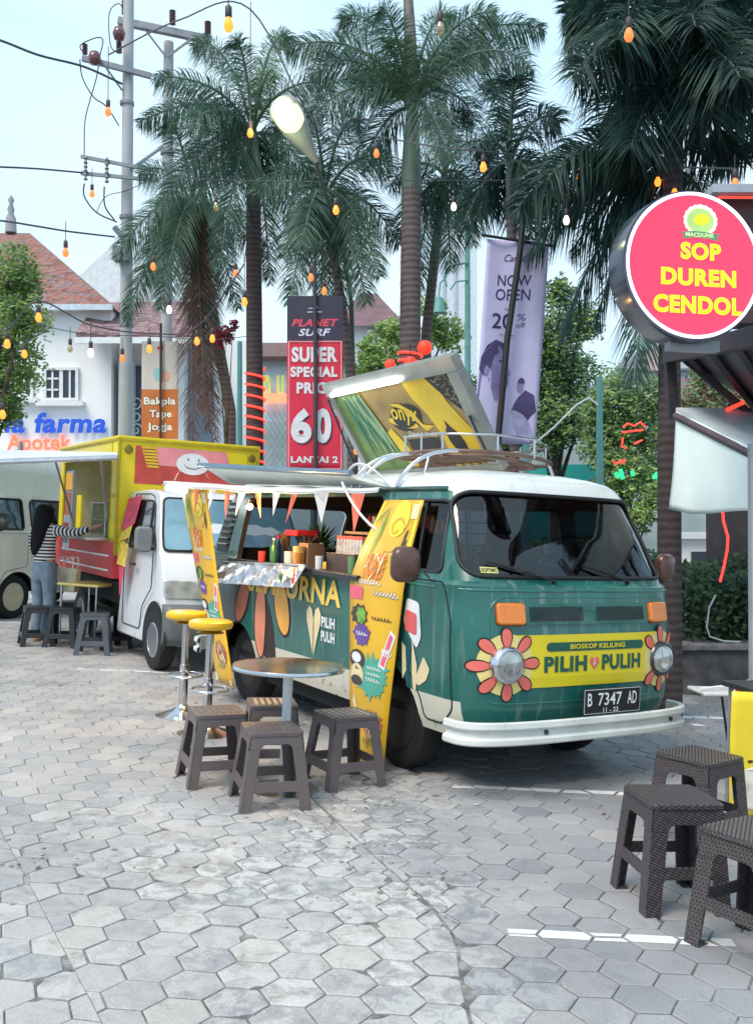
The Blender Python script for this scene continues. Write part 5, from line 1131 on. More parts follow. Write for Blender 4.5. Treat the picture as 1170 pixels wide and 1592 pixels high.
m.add(V, [(i*4+k, i*4+(k+1) % 4, (i+1)*4+(k+1) % 4, (i+1)*4+k) for i in range(NB-1) for k in range(4)]); m.build('bumper', M_WHITE, kv)
m = MB(); m.lathe([(.05, 0), (.035, .16), (.012, .20)], 16, 0, (.95, .55, 2.36)); m.build('roof_vent', mat('vent_grey', (.4, .4, .4), .5), kv, smooth=50)
# ================================================================ YELLOW TABLE, BLACK STOOLS BY THE TRUCK
a = gp(128, 1008); tx_, ty_ = a.x+.02, a.y+.25
t = thing('side_table', 'yellow topped table beside the food truck hatch', 'table', GM(tx_, ty_, radians(-20)))
m = MB(); m.box((0, 0, .72), (.56, .60, .03)); m.build('tabletop', mat('table_yellow', (.78, .58, .16), .35, coat=.3), t, bevel=.01)
for q in ((-.24, -.26), (.24, -.26), (-.24, .26), (.24, .26)):
    m = MB(); m.bar((q[0], q[1], .0), (q[0], q[1], .705), .013); m.build('leg', M_STEEL, t)
BKG = 'dark stools beside the food truck'
M_SB = mat('black_stool_plastic', (.02, .021, .024), .4); M_SG = mat('grey_stool_plastic', (.08, .09, .11), .4)
for (u, v, mt, yaw, lab) in ((146, 950, M_SG, 10, 'slate grey stool in front of the yellow topped table'), (100, 946, M_SB, 0, 'black stool between the woman and the slate grey stool'), (57, 940, M_SB, 25, 'black stool left of the woman, partly behind her legs'), (172, 940, M_SB, 40, 'black stool tucked against the truck below the red panel')):
    d = 10.6 if mt is M_SG else 11.1
    x = (u-585)/F*d; stool(lab, GM(x, d, radians(yaw)), mt, h=.45, group=BKG)
# ================================================================ WOMAN
wx, wy = gp(63, 999).x, gp(63, 999).y
wm = thing('person', 'woman with long black hair in striped top and flared jeans reaching towards the truck hatch', 'person', GM(wx, wy, radians(-28)))
M_SKIN = mat('skin', (.42, .22, .14), .5, var=.08)
def skin(name, verts, edges, radii, mtl, parent, root=0, sub=2):
    me = bpy.data.meshes.new(name); me.from_pydata([Vector(v) for v in verts], edges, []); me.materials.append(mtl); o = bpy.data.objects.new(name, me); COL.objects.link(o)
    q = o.modifiers.new('s', 'SKIN'); q.use_smooth_shade = True
    for i, r in enumerate(radii):
        sv_ = me.skin_vertices[0].data[i]; sv_.radius = (r, r) if not isinstance(r, tuple) else r; sv_.use_root = (i == root)
    z = o.modifiers.new('d', 'SUBSURF'); z.levels = sub; z.render_levels = sub
    bpy.context.view_layer.update(); m2 = bpy.data.meshes.new_from_object(o.evaluated_get(bpy.context.evaluated_depsgraph_get())); o.modifiers.clear(); o.data = m2; m2.name = name; m2.shade_smooth(); o.parent = parent; return o
# she faces local +Y; right arm reaches out to local +X
V = [(0, 0, .93), (0, .01, 1.10), (0, 0, 1.27), (0, -.01, 1.36), (0, .0, 1.42), (0, .02, 1.50), (0, .03, 1.57),
     (.09, 0, .86), (.10, .02, .47), (.11, -.02, .09), (.11, .10, .03), (-.09, 0, .86), (-.10, .05, .48), (-.10, .04, .09), (-.11, .16, .03),
     (.16, 0, 1.335), (.36, .10, 1.30), (.56, .22, 1.38), (.63, .26, 1.41), (-.16, 0, 1.325), (-.22, .02, 1.08), (-.12, .16, .95), (-.07, .22, .93)]
E_ = [(0, 1), (1, 2), (2, 3), (3, 4), (4, 5), (5, 6), (0, 7), (7, 8), (8, 9), (9, 10), (0, 11), (11, 12), (12, 13), (13, 14), (3, 15), (15, 16), (16, 17), (17, 18), (3, 19), (19, 20), (20, 21), (21, 22)]
Rd = [(.13, .10), (.105, .08), (.125, .09), .08, .045, .075, .085, .085, .055, .035, .03, .085, .055, .035, .03, .05, .04, .03, .025, .05, .04, .03, .025]
# fingers on both hands, rooted in the palm
def hand(base, dir_, up, palm_i):
    d = Vector(dir_).normalized(); u = Vector(up).normalized(); s = d.cross(u).normalized()
    for k, (o, l) in enumerate(((-.024, .062), (-.008, .074), (.008, .070), (.024, .055))):
        b = Vector(base)+d*.02+s*o; i = len(V); V.append(tuple(b+d*.03)); V.append(tuple(b+d*(.03+l*.5)-u*.006)); V.append(tuple(b+d*(.03+l*.85)-u*.025)); E_.extend([(palm_i, i), (i, i+1), (i+1, i+2)]); Rd.extend([.010, .008, .007])
    i = len(V); b = Vector(base)-s*.028; V.append(tuple(b+d*.0-s*.012)); V.append(tuple(b+d*.035-s*.03)); E_.extend([(palm_i, i), (i, i+1)]); Rd.extend([.010, .008])
hand(V[18], (.8, .5, .1), (0, 0, 1), 18); hand(V[22], (.3, .7, -.6), (0, .3, 1), 22)
skin('body', V, E_, Rd, M_SKIN, wm)
mb = MB() # face
for p, r in (((-.03, .112, 1.565), .009), ((.03, .112, 1.565), .009)): mb.lathe([(.001, -r), (r*.8, -r*.5), (r, 0), (r*.8, r*.5), (.001, r)], 10, 0, p)
mb.lathe([(.014, -.02), (.010, 0), (.004, .02)], 10, 1, (0, .118, 1.54)); mb.box((0, .108, 1.505), (.045, .012, .010), 2); mb.build('face', [M_BINK, M_SKIN, mat('lips', (.4, .08, .07), .5)], wm, smooth=60)
def stripes():
    m = bpy.data.materials.new('black_white_stripes'); m.use_nodes = True; n = m.node_tree; p = n.nodes['Principled BSDF']; L = n.links.new
    t = n.nodes.new('ShaderNodeTexCoord'); s = n.nodes.new('ShaderNodeSeparateXYZ'); L(t.outputs['Object'], s.inputs[0])
    # round the trunk by height; along the raised sleeve by distance from the shoulder
    a = n.nodes.new('ShaderNodeMath'); a.operation = 'GREATER_THAN'; L(s.outputs[0], a.inputs[0]); a.inputs[1].default_value = .17
    x = n.nodes.new('ShaderNodeMixRGB'); L(a.outputs[0], x.inputs[0]); L(s.outputs[2], x.inputs[1]); L(s.outputs[0], x.inputs[2])
    q = n.nodes.new('ShaderNodeMath'); q.operation = 'MULTIPLY'; L(x.outputs[0], q.inputs[0]); q.inputs[1].default_value = 26
    f = n.nodes.new('ShaderNodeMath'); f.operation = 'FRACT'; L(q.outputs[0], f.inputs[0])
    g = n.nodes.new('ShaderNodeMath'); g.operation = 'GREATER_THAN'; L(f.outputs[0], g.inputs[0]); g.inputs[1].default_value = .52
    c = n.nodes.new('ShaderNodeMixRGB'); L(g.outputs[0], c.inputs[0]); c.inputs[1].default_value = (.02, .02, .022, 1); c.inputs[2].default_value = (.66, .64, .62, 1); L(c.outputs[0], p.inputs['Base Color']); p.inputs['Roughness'].default_value = .85; return m
skin('striped_top', [(0, 0, .86), (0, .01, 1.10), (0, 0, 1.26), (0, -.005, 1.36), (.165, 0, 1.335), (.36, .10, 1.30), (.52, .195, 1.365), (-.165, 0, 1.325), (-.225, .02, 1.09), (-.15, .12, .99)], [(0, 1), (1, 2), (2, 3), (3, 4), (4, 5), (5, 6), (3, 7), (7, 8), (8, 9)], [(.175, .14), (.13, .105), (.145, .11), .095, .075, .058, .045, .075, .058, .045], stripes(), wm)
skin('jeans', [(0, 0, 1.04), (0, 0, .87), (.09, 0, .80), (.10, .02, .48), (.105, .0, .22), (.11, 0, .06), (-.09, 0, .80), (-.10, .04, .48), (-.105, .04, .22), (-.11, .05, .06)], [(0, 1), (1, 2), (2, 3), (3, 4), (4, 5), (1, 6), (6, 7), (7, 8), (8, 9)], [(.135, .11), (.15, .125), .098, .075, .085, .105, .098, .075, .085, .105], mat('faded_denim', (.16, .21, .27), .85, var=.25, vs=12, bump=.2, bs=200), wm)
skin('hair', [(0, .0, 1.63), (0, -.02, 1.54), (.0, -.06, 1.42), (-.02, -.09, 1.28), (-.05, -.10, 1.14), (-.07, -.10, 1.02)], [(0, 1), (1, 2), (2, 3), (3, 4), (4, 5)], [(.10, .10), (.125, .12), (.135, .09), (.125, .06), (.09, .045), (.03, .02)], mat('black_hair', (.006, .005, .006), .75, var=.3, spec=.2), wm)
for s, y0 in ((.11, .0), (-.10, .06)):
    m = MB(); m.prism([(s+a*.05, y0+.04+b*.13) for a, b in ell(0, 0, 1, 1, 20)], lambda a, b, t_: (a, b, t_), .003, .04); m.build('sandal', mat('tan_sandal', (.36, .22, .13), .6), wm, bevel=.01)
t = thing('shopping_bag', 'pale cream tote bag held at the woman\'s hip', 'bag', GM(wx, wy, radians(-28)) @ Matrix.Translation((.15, .24, .60)))
m = MB(); Pb = [(-.17, -.05), (.17, -.05), (.17, .05), (-.17, .05)]; m.hexa([(x*.86, y, 0) for x, y in Pb], [(x, y*.8, .28) for x, y in Pb]); m.build('bag_body', mat('cream_canvas', (.66, .60, .40), .8, var=.25, vs=8), t, bevel=.012)
m = MB()
for y_ in (-.04, .04): m.tube(arcpts((-.10, y_, .27), (-.17, y_-.02, .50), (-.02, y_, .36))+arcpts((-.02, y_, .36), (.16, y_, .50), (.10, y_, .27)), .008, 6)
m.build('strap', M_WINK, t, smooth=60)
# ================================================================ PALMS AND TREES
def leafmat(name, c1, c2, rough=.55, trans=True):
    m = bpy.data.materials.new(name); m.use_nodes = True; n = m.node_tree; p = n.nodes['Principled BSDF']; L = n.links.new
    t = n.nodes.new('ShaderNodeTexCoord'); z = n.nodes.new('ShaderNodeTexNoise'); z.inputs['Scale'].default_value = 2.5; z.inputs['Detail'].default_value = 5; L(t.outputs['Object'], z.inputs['Vector'])
    r = n.nodes.new('ShaderNodeValToRGB'); e = r.color_ramp.elements; e[0].position = .35; e[0].color = (*c1, 1); e[1].position = .65; e[1].color = (*c2, 1); L(z.outputs['Fac'], r.inputs[0]); L(r.outputs[0], p.inputs['Base Color']); p.inputs['Roughness'].default_value = rough
    if trans:
        o = n.nodes['Material Output']; d = n.nodes.new('ShaderNodeBsdfTranslucent'); L(r.outputs[0], d.inputs[0]); x = n.nodes.new('ShaderNodeMixShader'); x.inputs[0].default_value = .32; L(p.outputs[0], x.inputs[1]); L(d.outputs[0], x.inputs[2]); L(x.outputs[0], o.inputs[0])
    return m
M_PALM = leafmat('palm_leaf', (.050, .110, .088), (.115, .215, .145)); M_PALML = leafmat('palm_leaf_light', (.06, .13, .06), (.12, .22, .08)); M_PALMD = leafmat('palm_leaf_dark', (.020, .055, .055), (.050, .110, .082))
M_DEAD = leafmat('dead_frond', (.13, .06, .05), (.22, .12, .10))
def bark(name, c1, c2, sc=4.5):
    m = bpy.data.materials.new(name); m.use_nodes = True; n = m.node_tree; p = n.nodes['Principled BSDF']; L = n.links.new
    t = n.nodes.new('ShaderNodeTexCoord'); w_ = n.nodes.new('ShaderNodeTexWave'); w_.bands_direction = 'Z'; w_.inputs['Scale'].default_value = sc; w_.inputs['Distortion'].default_value = 1.6; w_.inputs['Detail'].default_value = 4; w_.inputs['Detail Scale'].default_value = 2.5; L(t.outputs['Object'], w_.inputs['Vector'])
    z = n.nodes.new('ShaderNodeTexNoise'); z.inputs['Scale'].default_value = 14; z.inputs['Detail'].default_value = 6; L(t.outputs['Object'], z.inputs['Vector'])
    a = n.nodes.new('ShaderNodeMath'); a.operation = 'MULTIPLY_ADD'; a.inputs[1].default_value = .5; L(w_.outputs['Fac'], a.inputs[0]); b0 = n.nodes.new('ShaderNodeMath'); b0.operation = 'MULTIPLY'; b0.inputs[1].default_value = .6; L(z.outputs['Fac'], b0.inputs[0]); L(b0.outputs[0], a.inputs[2])
    r = n.nodes.new('ShaderNodeValToRGB'); e = r.color_ramp.elements; e[0].position = .25; e[0].color = (*[lerp(p_, q_, .2) for p_, q_ in zip(c1, c2)], 1); e[1].position = .8; e[1].color = (*[lerp(p_, q_, .85) for p_, q_ in zip(c1, c2)], 1); L(a.outputs[0], r.inputs[0]); L(r.outputs[0], p.inputs['Base Color']); p.inputs['Roughness'].default_value = .9
    b = n.nodes.new('ShaderNodeBump'); b.inputs['Strength'].default_value = .4; b.inputs['Distance'].default_value = .012; L(a.outputs[0], b.inputs['Height']); L(b.outputs[0], p.inputs['Normal']); return m
M_BARK = bark('palm_bark', (.06, .045, .045), (.19, .15, .145)); M_BARKD = bark('dark_palm_bark', (.03, .022, .024), (.09, .065, .065)); M_SHAFT = mat('crownshaft_green', (.10, .15, .11), .5, var=.3, vs=4); M_TBARK = bark('tree_bark', (.03, .025, .02), (.10, .08, .06), 2)
def bez(P, t): a, b, c, d = P; s = 1-t; return a*s**3+b*3*s*s*t+c*3*s*t*t+d*t**3
def frond(P0, P3, up, drop, L, n, mode, rr, M0, mtl, parent, w=.012):
    m = MB(); P1 = P0+Vector(((P3-P0).x*.25, (P3-P0).y*.25, up)); P2 = P3+Vector(((P0-P3).x*.22, (P0-P3).y*.22, drop)); P = (P0, P1, P2, P3)
    n = int(n*(2.7 if mode == 'fox' else 1.7)); w = w*(.46 if mode == 'fox' else .62); L = L*1.15; K = 18; pts = [bez(P, i/K) for i in range(K+1)]; m.tube(pts, [lerp(.026, .005, i/K) for i in range(K+1)], 5, 1)
    for i in range(n):
        t = .10+.90*(i+rr.random())/n; p = bez(P, t); d = (bez(P, min(1, t+.02))-bez(P, t-.02)).normalized(); sd = d.cross(Vector((0, 0, 1)))
        sd = sd.normalized() if sd.length > .05 else Vector((1, 0, 0)); u = sd.cross(d).normalized()
        if mode == 'fox': a = rr.uniform(0, 2*pi)
        else: a = (0 if i % 2 else pi)+rr.gauss(.0, .22)
        rad = sd*cos(a)+u*sin(a); l = L*(sin(pi*min(1, t*.80+.18))**.6)*rr.uniform(.75, 1.1)
        q = (d*(.62 if mode == 'fox' else .75)+rad*.9).normalized(); g = Vector((0, 0, -1))*l*(.55 if mode == 'fox' else .70)
        wv = q.cross(rad.cross(d)+Vector((.01, .02, .03))).normalized() if mode == 'fox' else d*.9
        wd = (wv if wv.length > .1 else d).normalized()*w*rr.uniform(.8, 1.2)
        md = p+q*l*.5+g*.25; tp = p+q*l+g
        m.add([p-wd*.5, p+wd*.5, md+wd, md-wd, tp], [(0, 1, 2, 3), (3, 2, 4)])
    for k in range(len(m.v)): m.v[k] = tuple(M0 @ Vector(m.v[k]))
    return m.build('frond', [mtl, M_SHAFT if mtl is not M_DEAD else M_DEAD], parent)
def palm(label, cu, cv, d, bu, bv, fr, r=.10, mtl=None, mode='fox', L=.34, n=230, seed=1, bk=None, shaft=.7, w=.012, zb=None, sk=0):
    rr = random.Random(seed); C = at(cu, cv, d); bx_ = (bu-585)/F*d; B = Vector((bx_, d, gz(bx_)))
    t = thing('palm_tree', label, 'palm tree', Matrix.Translation(B), 'palm trees in the car park'); Mi = Matrix.Translation(-B)
    if bv: mid = at(bu, bv, d)
    else: mid = lerp(B, C, .5)
    m = MB(); T = [B, lerp(B, mid, .5), mid, lerp(mid, C, .35), lerp(mid, C, .7), C-(C-mid).normalized()*shaft]
    pts = []
    for i in range(41):
        s = i/40*(len(T)-1); k = min(int(s), len(T)-2); pts.append(lerp(T[k], T[k+1], s-k)-B)
    m.tube(pts, [r*(1.18-.30*i/40)*(1+.012*(i % 2)) for i in range(41)], 14); m.build('trunk', bk or M_BARK, t, smooth=60)
    m = MB(); e = pts[-1]; Cl = C-B; m.tube([e, lerp(e, Cl, .3), lerp(e, Cl, .7), Cl+Vector((0, 0, .1))], [r*.88, r*1.05, r*.8, r*.4], 12); m.build('crownshaft', M_SHAFT, t, smooth=60)
    if sk: m = MB(); m.tube([Cl, Cl+Vector((-.02, 0, sk*.5)), Cl+Vector((-.06, 0, sk))], [.085, .07, .045], 8); m.build('spear_leaf', mat('spear_leaf', (.17, .15, .13), .6, var=.4, vs=9), t, smooth=60)
    for f in fr:
        u, v, dd = f[:3]; mt = f[3] if len(f) > 3 else (mtl or M_PALM); md_ = f[4] if len(f) > 4 else mode
        P3 = at(u, v, d+dd); ln = (P3-C).length; up = max(.15, min(1.3, .42*ln+(P3.z-C.z)*.35)) if mt is not M_DEAD else .0; dr = .35*ln if P3.z < C.z+.3 else .1
        frond(C-Vector((0, 0, .12*rr.random())), P3, up, dr, L, int(n*ln/1.9) if mt is not M_DEAD else 150, md_, rr, Mi, mt, t, w)
    return t
palm('foxtail palm behind the truck whose straight trunk is wound with red rope light', 393, 205, 12.5, 396, 640,
     [(215, 190, .6), (240, 120, -.7), (300, 70, .5), (365, 60, -.5), (450, 60, .8, M_PALML), (520, 130, -.3), (300, 330, .4), (245, 330, -.5), (460, 360, .9), (340, 420, -.6), (500, 300, .2), (430, 120, -1, M_PALML), (290, 200, -.9), (420, 440, .8)], r=.105, seed=2, bk=M_BARKD)
palm('leaning palm left of the rope-lit trunk with brown dead fronds hanging', 300, 315, 13.5, 358, 640,
     [(195, 500, .3), (180, 400, -.6), (215, 270, .6), (260, 190, -.5), (330, 170, .6), (390, 260, .6), (410, 400, -.4), (370, 480, .5), (250, 480, -.8), (300, 500, .8), (230, 440, .9), (330, 560, -.2), (300, 690, -.2, M_DEAD), (335, 685, .3, M_DEAD), (318, 640, -.5, M_DEAD), (325, 670, .0, M_DEAD)], r=.075, seed=3, L=.36, shaft=.4)
palm('bushy palm filling the middle above the red sale banner', 505, 300, 11.5, 548, 600,
     [(440, 400, .3), (400, 300, -.5), (425, 200, .6), (480, 170, -.5), (560, 190, .5), (610, 260, -.5), (620, 380, .6), (570, 470, -.5), (500, 460, .7), (450, 470, -.8), (530, 480, .2), (590, 430, -.9), (470, 380, -1)], r=.06, seed=4, L=.36, shaft=.4)
palm('tallest foxtail palm in the middle, thick grey trunk rising behind the roof lid', 640, 165, 11, 637, 560,
     [(445, 75, .3), (480, 190, -.6), (530, 30, .6), (590, 10, -.5), (700, 30, .5, M_PALML), (770, 20, -.2), (845, 45, .3), (830, 110, -.5), (740, 190, .6), (700, 250, -.7), (560, 260, .5), (610, 60, -.6, M_PALML), (480, 120, -.2), (760, 90, .8), (550, 130, .9)], r=.115, seed=5, L=.38, n=210, sk=1.6, shaft=1.1)
palm('slimmer palm just right of the thick middle trunk with greenish stem', 690, 270, 12, 662, 520,
     [(620, 370, .3), (605, 290, -.4), (660, 180, .6), (720, 170, -.5), (770, 230, .5), (760, 330, -.5), (700, 420, .6), (640, 470, -.5), (735, 380, .8)], r=.06, seed=6, L=.34, shaft=.8, bk=M_BARK)
palm('dark palm behind the lilac banner between the middle and the right trunks', 792, 250, 9.5, 800, 560,
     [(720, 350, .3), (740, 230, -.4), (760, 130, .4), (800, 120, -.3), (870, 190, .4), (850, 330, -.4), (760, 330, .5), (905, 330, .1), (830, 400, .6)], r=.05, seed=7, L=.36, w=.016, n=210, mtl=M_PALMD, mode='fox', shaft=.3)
palm('large dark palm at the right whose crown fills the upper corner', 1048, 120, 8, 1040, 560,
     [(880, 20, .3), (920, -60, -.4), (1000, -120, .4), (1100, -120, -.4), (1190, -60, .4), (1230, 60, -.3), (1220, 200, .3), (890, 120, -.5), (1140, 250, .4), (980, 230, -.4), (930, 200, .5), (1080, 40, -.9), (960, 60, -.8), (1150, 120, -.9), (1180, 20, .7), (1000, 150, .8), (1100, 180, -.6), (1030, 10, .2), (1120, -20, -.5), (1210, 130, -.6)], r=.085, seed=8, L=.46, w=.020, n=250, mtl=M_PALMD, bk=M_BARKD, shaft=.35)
palm('palm behind the round sign with long feathery fronds hanging to the left', 1044, 262, 8.3, 1036, 700,
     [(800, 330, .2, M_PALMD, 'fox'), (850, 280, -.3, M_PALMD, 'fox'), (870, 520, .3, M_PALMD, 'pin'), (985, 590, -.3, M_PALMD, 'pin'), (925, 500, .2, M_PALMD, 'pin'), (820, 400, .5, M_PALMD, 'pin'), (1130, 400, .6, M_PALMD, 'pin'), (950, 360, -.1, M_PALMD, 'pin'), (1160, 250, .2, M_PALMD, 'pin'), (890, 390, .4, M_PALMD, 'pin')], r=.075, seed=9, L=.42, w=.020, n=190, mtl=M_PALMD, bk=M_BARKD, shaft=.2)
palm('unseen palm added beyond the right edge to darken the windscreen reflection', 1900, -200, 6.5, 1900, 560, [(1500, -300, .5), (1600, 100, -.5), (2200, 0, .5), (2300, -400, .5), (1800, -700, .8), (1650, -550, -.8), (2050, 200, -.8), (1750, 150, 1), (1550, -100, 1.5), (2000, -600, -1)], r=.09, seed=10, L=.5, w=.03, n=230, mtl=M_PALMD, bk=M_BARKD)  # out of view, added so the bus windscreen mirrors dark fronds
def rope_light(label, u, v0, v1, d, r, turns):
    p0, p1 = at(u, v0, d), at(u, v1, d); m = MB(); K = int(turns*20)
    m.tube([lerp(p0, p1, i/K)+Vector((r*cos(2*pi*i/20), r*sin(2*pi*i/20), 0))-p1 for i in range(K+1)], .014, 6)
    return tag(place(m.build('rope_light', M_ROPE, smooth=60), Matrix.Translation(p1)), label, 'rope light')
M_ROPE = mat('rope_light_glow', (.5, .03, .02), .5, var=0, emit=(1, .045, .03), es=1.5)
rope_light('glowing red rope light spiralling round the palm trunk behind the truck', 396, 572, 720, 12.5, .125, 9)
rope_light('two turns of red rope light round the thick middle palm trunk', 637, 542, 566, 11, .135, 2)
# ---- broadleaf trees
def tree(label, blobs, d, bu, bv, dens_, ls, cols, seed=1, name='tree', cat='tree', grp='broadleaf trees in the background', tr=.12, ratio=1.0):
    rr = random.Random(seed); bx_ = (bu-585)/F*d; B = Vector((bx_, d, gz(bx_))); t = thing(name, label, cat, Matrix.Translation(B), grp)
    m = MB(); tk = MB(); top = None
    cs = [(at(u, v, d+dd)-B, r/F*d) for u, v, r, dd in blobs]; cen = sum((c for c, r in cs), Vector())/len(cs)
    fork = Vector((cen.x*.5, 0, min(c.z for c, r in cs)*.55+.2)); tk.tube([(0, 0, 0), fork*.5+Vector((.03, 0, 0)), fork], [tr, tr*.8, tr*.7], 9)
    for c, r in cs: tk.tube([fork, lerp(fork, c, .5)+Vector((0, 0, .15*r)), c], [tr*.5, tr*.3, tr*.1], 6)
    for c, r in cs:
        for k in range(int(dens_*4.2*r*r)):
            q = Vector((rr.gauss(0, 1), rr.gauss(0, 1), rr.gauss(0, 1))); q.normalize(); sub = c+q*r*rr.uniform(.35, 1.05)
            for j in range(9):
                p = sub+Vector((rr.gauss(0, 1), rr.gauss(0, 1), rr.gauss(0, .7)))*r*.13; a = Vector((rr.gauss(0, 1), rr.gauss(0, 1), rr.gauss(0, .6))).normalized(); b = a.orthogonal().normalized()*ls*.26; s = ls*.85*rr.uniform(.7, 1.3)
                m.add([p-a*s*.5, p+b, p+a*s*.5, p-b], [(0, 1, 2, 3)], rr.randrange(len(cols)))
    m.build('crown', cols, t); tk.build('trunk', M_TBARK, t, smooth=60); return t
G1 = leafmat('leaf_mid_green', (.10, .19, .05), (.24, .37, .11)); G2 = leafmat('leaf_yellow_green', (.22, .35, .08), (.42, .55, .18)); G3 = leafmat('leaf_deep_green', (.02, .055, .028), (.05, .10, .04)); G4 = leafmat('leaf_blue_green', (.10, .20, .12), (.22, .34, .19))
tree('fine leaved green tree cut by the left edge in front of the pharmacy', [(15, 430, 52, 0), (-30, 500, 60, .4), (35, 500, 42, -.3), (20, 570, 50, .2), (-20, 620, 45, 0), (12, 640, 30, .3), (40, 450, 28, .2), (-60, 420, 60, 0)], 13, -60, 0, 300, .075, [G1, G2, G4, G1], 11)
tree('pale green tree between the red sale banner and the thick trunk', [(580, 560, 36, 0), (610, 520, 30, .4), (560, 600, 30, 0), (640, 570, 36, .2), (690, 520, 34, .4), (670, 480, 22, 0)], 19, 600, 0, 210, .11, [G2, G2, G1], 12)
tree('tree with dense mid green crown right of the lilac banner', [(850, 520, 50, 0), (880, 580, 52, .5), (830, 610, 44, 0), (900, 500, 36, .3), (870, 450, 26, 0), (860, 660, 46, -.3), (905, 650, 38, .2), (820, 560, 36, 0)], 19, 858, 0, 210, .11, [G1, G3, G4, G2], 13)
tree('brighter green tree between the teal lamp posts', [(960, 620, 46, 0), (990, 680, 50, .4), (940, 690, 40, 0), (1010, 620, 38, .4), (970, 740, 44, -.2), (1015, 740, 34, .2), (925, 640, 26, 0)], 17, 965, 0, 220, .10, [G1, G2, G4], 14)
tree('tree behind the kiosk post at the right edge', [(1075, 640, 40, 0), (1110, 600, 44, .4), (1090, 690, 40, 0), (1150, 650, 44, 0)], 18, 1100, 0, 180, .11, [G1, G4, mat('leaf_reddish', (.22, .10, .05), .6, var=.3)], 15)
tree('small dark tree at the far end of the car park', [(795, 700, 30, 0), (770, 660, 26, .2), (740, 690, 30, 0), (720, 600, 26, 0)], 22, 770, 0, 200, .11, [G3, G1], 16)
tree('red flowering shrub between the leaning palm and the rope-lit trunk', [(350, 520, 16, 0), (362, 505, 10, .1), (340, 535, 9, 0)], 12.8, 352, 0, 900, .05, [mat('flower_red', (.30, .04, .05), .6, var=.3), mat('flower_dark_red', (.14, .03, .04), .6, var=.3)], 17, 'flowering_shrub', 'shrub', None, .03)
# ---- hedge in its stone planter at the right
px0, px1, py0 = 3.05, 5.6, 9.3
t = thing('planter', 'dark stone planter wall under the hedge right of the bus', 'planter', GM(0, 0, 0) if False else Matrix.Translation((0, 0, 0)))
zg = gz(4.0)-.10
m = MB(); m.box((4.6, 9.6, zg+.28), (3.2, .30, .62)); m.box((3.15, 10.9, zg+.28), (.30, 2.3, .62)); m.build('wall', mat('rough_dark_stone', (.085, .08, .085), .9, var=.5, vs=7, bump=1, bs=9), t, bevel=.03)
m = MB(); m.box((4.6, 9.6, zg+.61), (3.26, .38, .06)); m.box((3.15, 10.95, zg+.61), (.38, 2.25, .058)); m.build('coping', mat('worn_coping', (.20, .18, .18), .9, var=.4, vs=10, bump=.6, bs=20), t, bevel=.015)
m = MB(); m.box((4.7, 11.0, zg+.30), (2.8, 2.5, .55)); m.build('soil', mat('soil', (.05, .035, .025), .95, var=.4, vs=10), t)
tree('low pale green bush at the far kerb beside the palm trunk', [(1000, 800, 26, 0), (965, 810, 24, .3), (1020, 770, 22, 0), (940, 790, 22, .2)], 15.5, 985, 0, 240, .10, [G1, G2], 18, 'bush', 'bush', None, .04)
rr = random.Random(21); m = MB()
for k in range(15000):
    x, y = rr.uniform(3.0, 5.9), rr.uniform(9.55, 11.9); top = zg+1.42+.16*sin(x*3.1)+.12*sin(y*4+x*7)
    q = rr.random(); z = zg+.55+(top-zg-.55)*(q**.45)
    if y < 9.8: z = zg+.5+(top-zg-.5)*rr.random()
    p = Vector((x, y, z)); a = Vector((rr.gauss(0, 1), rr.gauss(0, 1), rr.gauss(0, .8))).normalized(); b = a.orthogonal().normalized()*.026; s = rr.uniform(.05, .10)
    m.add([p-a*s*.5, p+b, p+a*s*.5, p-b], [(0, 1, 2, 3)], rr.randrange(3))
for k in range(40):
    x, y = rr.uniform(3.1, 5.8), rr.uniform(9.8, 11.6); m.bar((x, y, zg+.5), (x+rr.uniform(-.15, .15), y+rr.uniform(-.15, .15), zg+1.3), .009, 5, 3)
tag(m.build('hedge', [G3, G3, leafmat('hedge_leaf', (.03, .075, .03), (.07, .14, .05)), M_TBARK]), 'dense dark green hedge growing in the stone planter right of the bus', 'hedge')
# ================================================================ POLES AND WIRES
M_CONC = mat('pole_concrete', (.42, .42, .44), .7, var=.12, vs=3); M_ARM = mat('galvanised_arm', (.24, .25, .28), .5, .4, var=.2); M_INS = mat('insulator_brown', (.14, .045, .045), .3, coat=.5)
def insul(m, p, s=.05, h=.3, mi=0):
    prof_i = []
    for k in range(6): prof_i += [(s*.55, h*k/6), (s, h*(k+.3)/6), (s*.55, h*(k+.6)/6)]
    m.lathe(prof_i+[(.01, h)], 10, mi, p)
def pole(label, u, d, vt, r0, r1):
    x = (u-585)/F*d; t = thing('utility_pole', label, 'pole', UM(x, d)); zt = at(u, vt, d).z-gz(x); m = MB(); m.tube([(0, 0, 0), (0, 0, zt*.5), (.02, 0, zt)], [r0, (r0+r1)/2, r1], 14); m.build('pole', M_CONC, t, smooth=60)
    m = MB()
    for k in (.45, .62, .8): m.lathe([((r0+r1)/2+.02, zt*k), ((r0+r1)/2+.02, zt*k+.05)], 14)
    m.build('band', M_ARM, t); return t, Vector((x, d, gz(x)))
pa, PA = pole('nearer left utility pole with low cross arms and loops of cable', 195, 15, -40, .105, .08)
pb, PB = pole('farther utility pole behind the palms carrying the top cross arm', 258, 16.5, 60, .11, .085)
def armbar(par, O, a, b, w, name='cross_arm', mtl=None): m = MB(); m.bar(a-O, b-O, w, 4); return m.build(name, mtl or M_ARM, par)
armbar(pa, PA, at(128, 90, 14.9), at(235, 118, 15), .055); armbar(pa, PA, at(165, 105, 14.9), at(190, 140, 15), .02, 'brace')
for dv in (0, 26): armbar(pa, PA, at(126, 243+dv, 14.85), at(247, 266+dv*.55, 14.85), .035)
armbar(pa, PA, at(205, 262, 15), at(252, 228, 16.4), .03, 'brace')
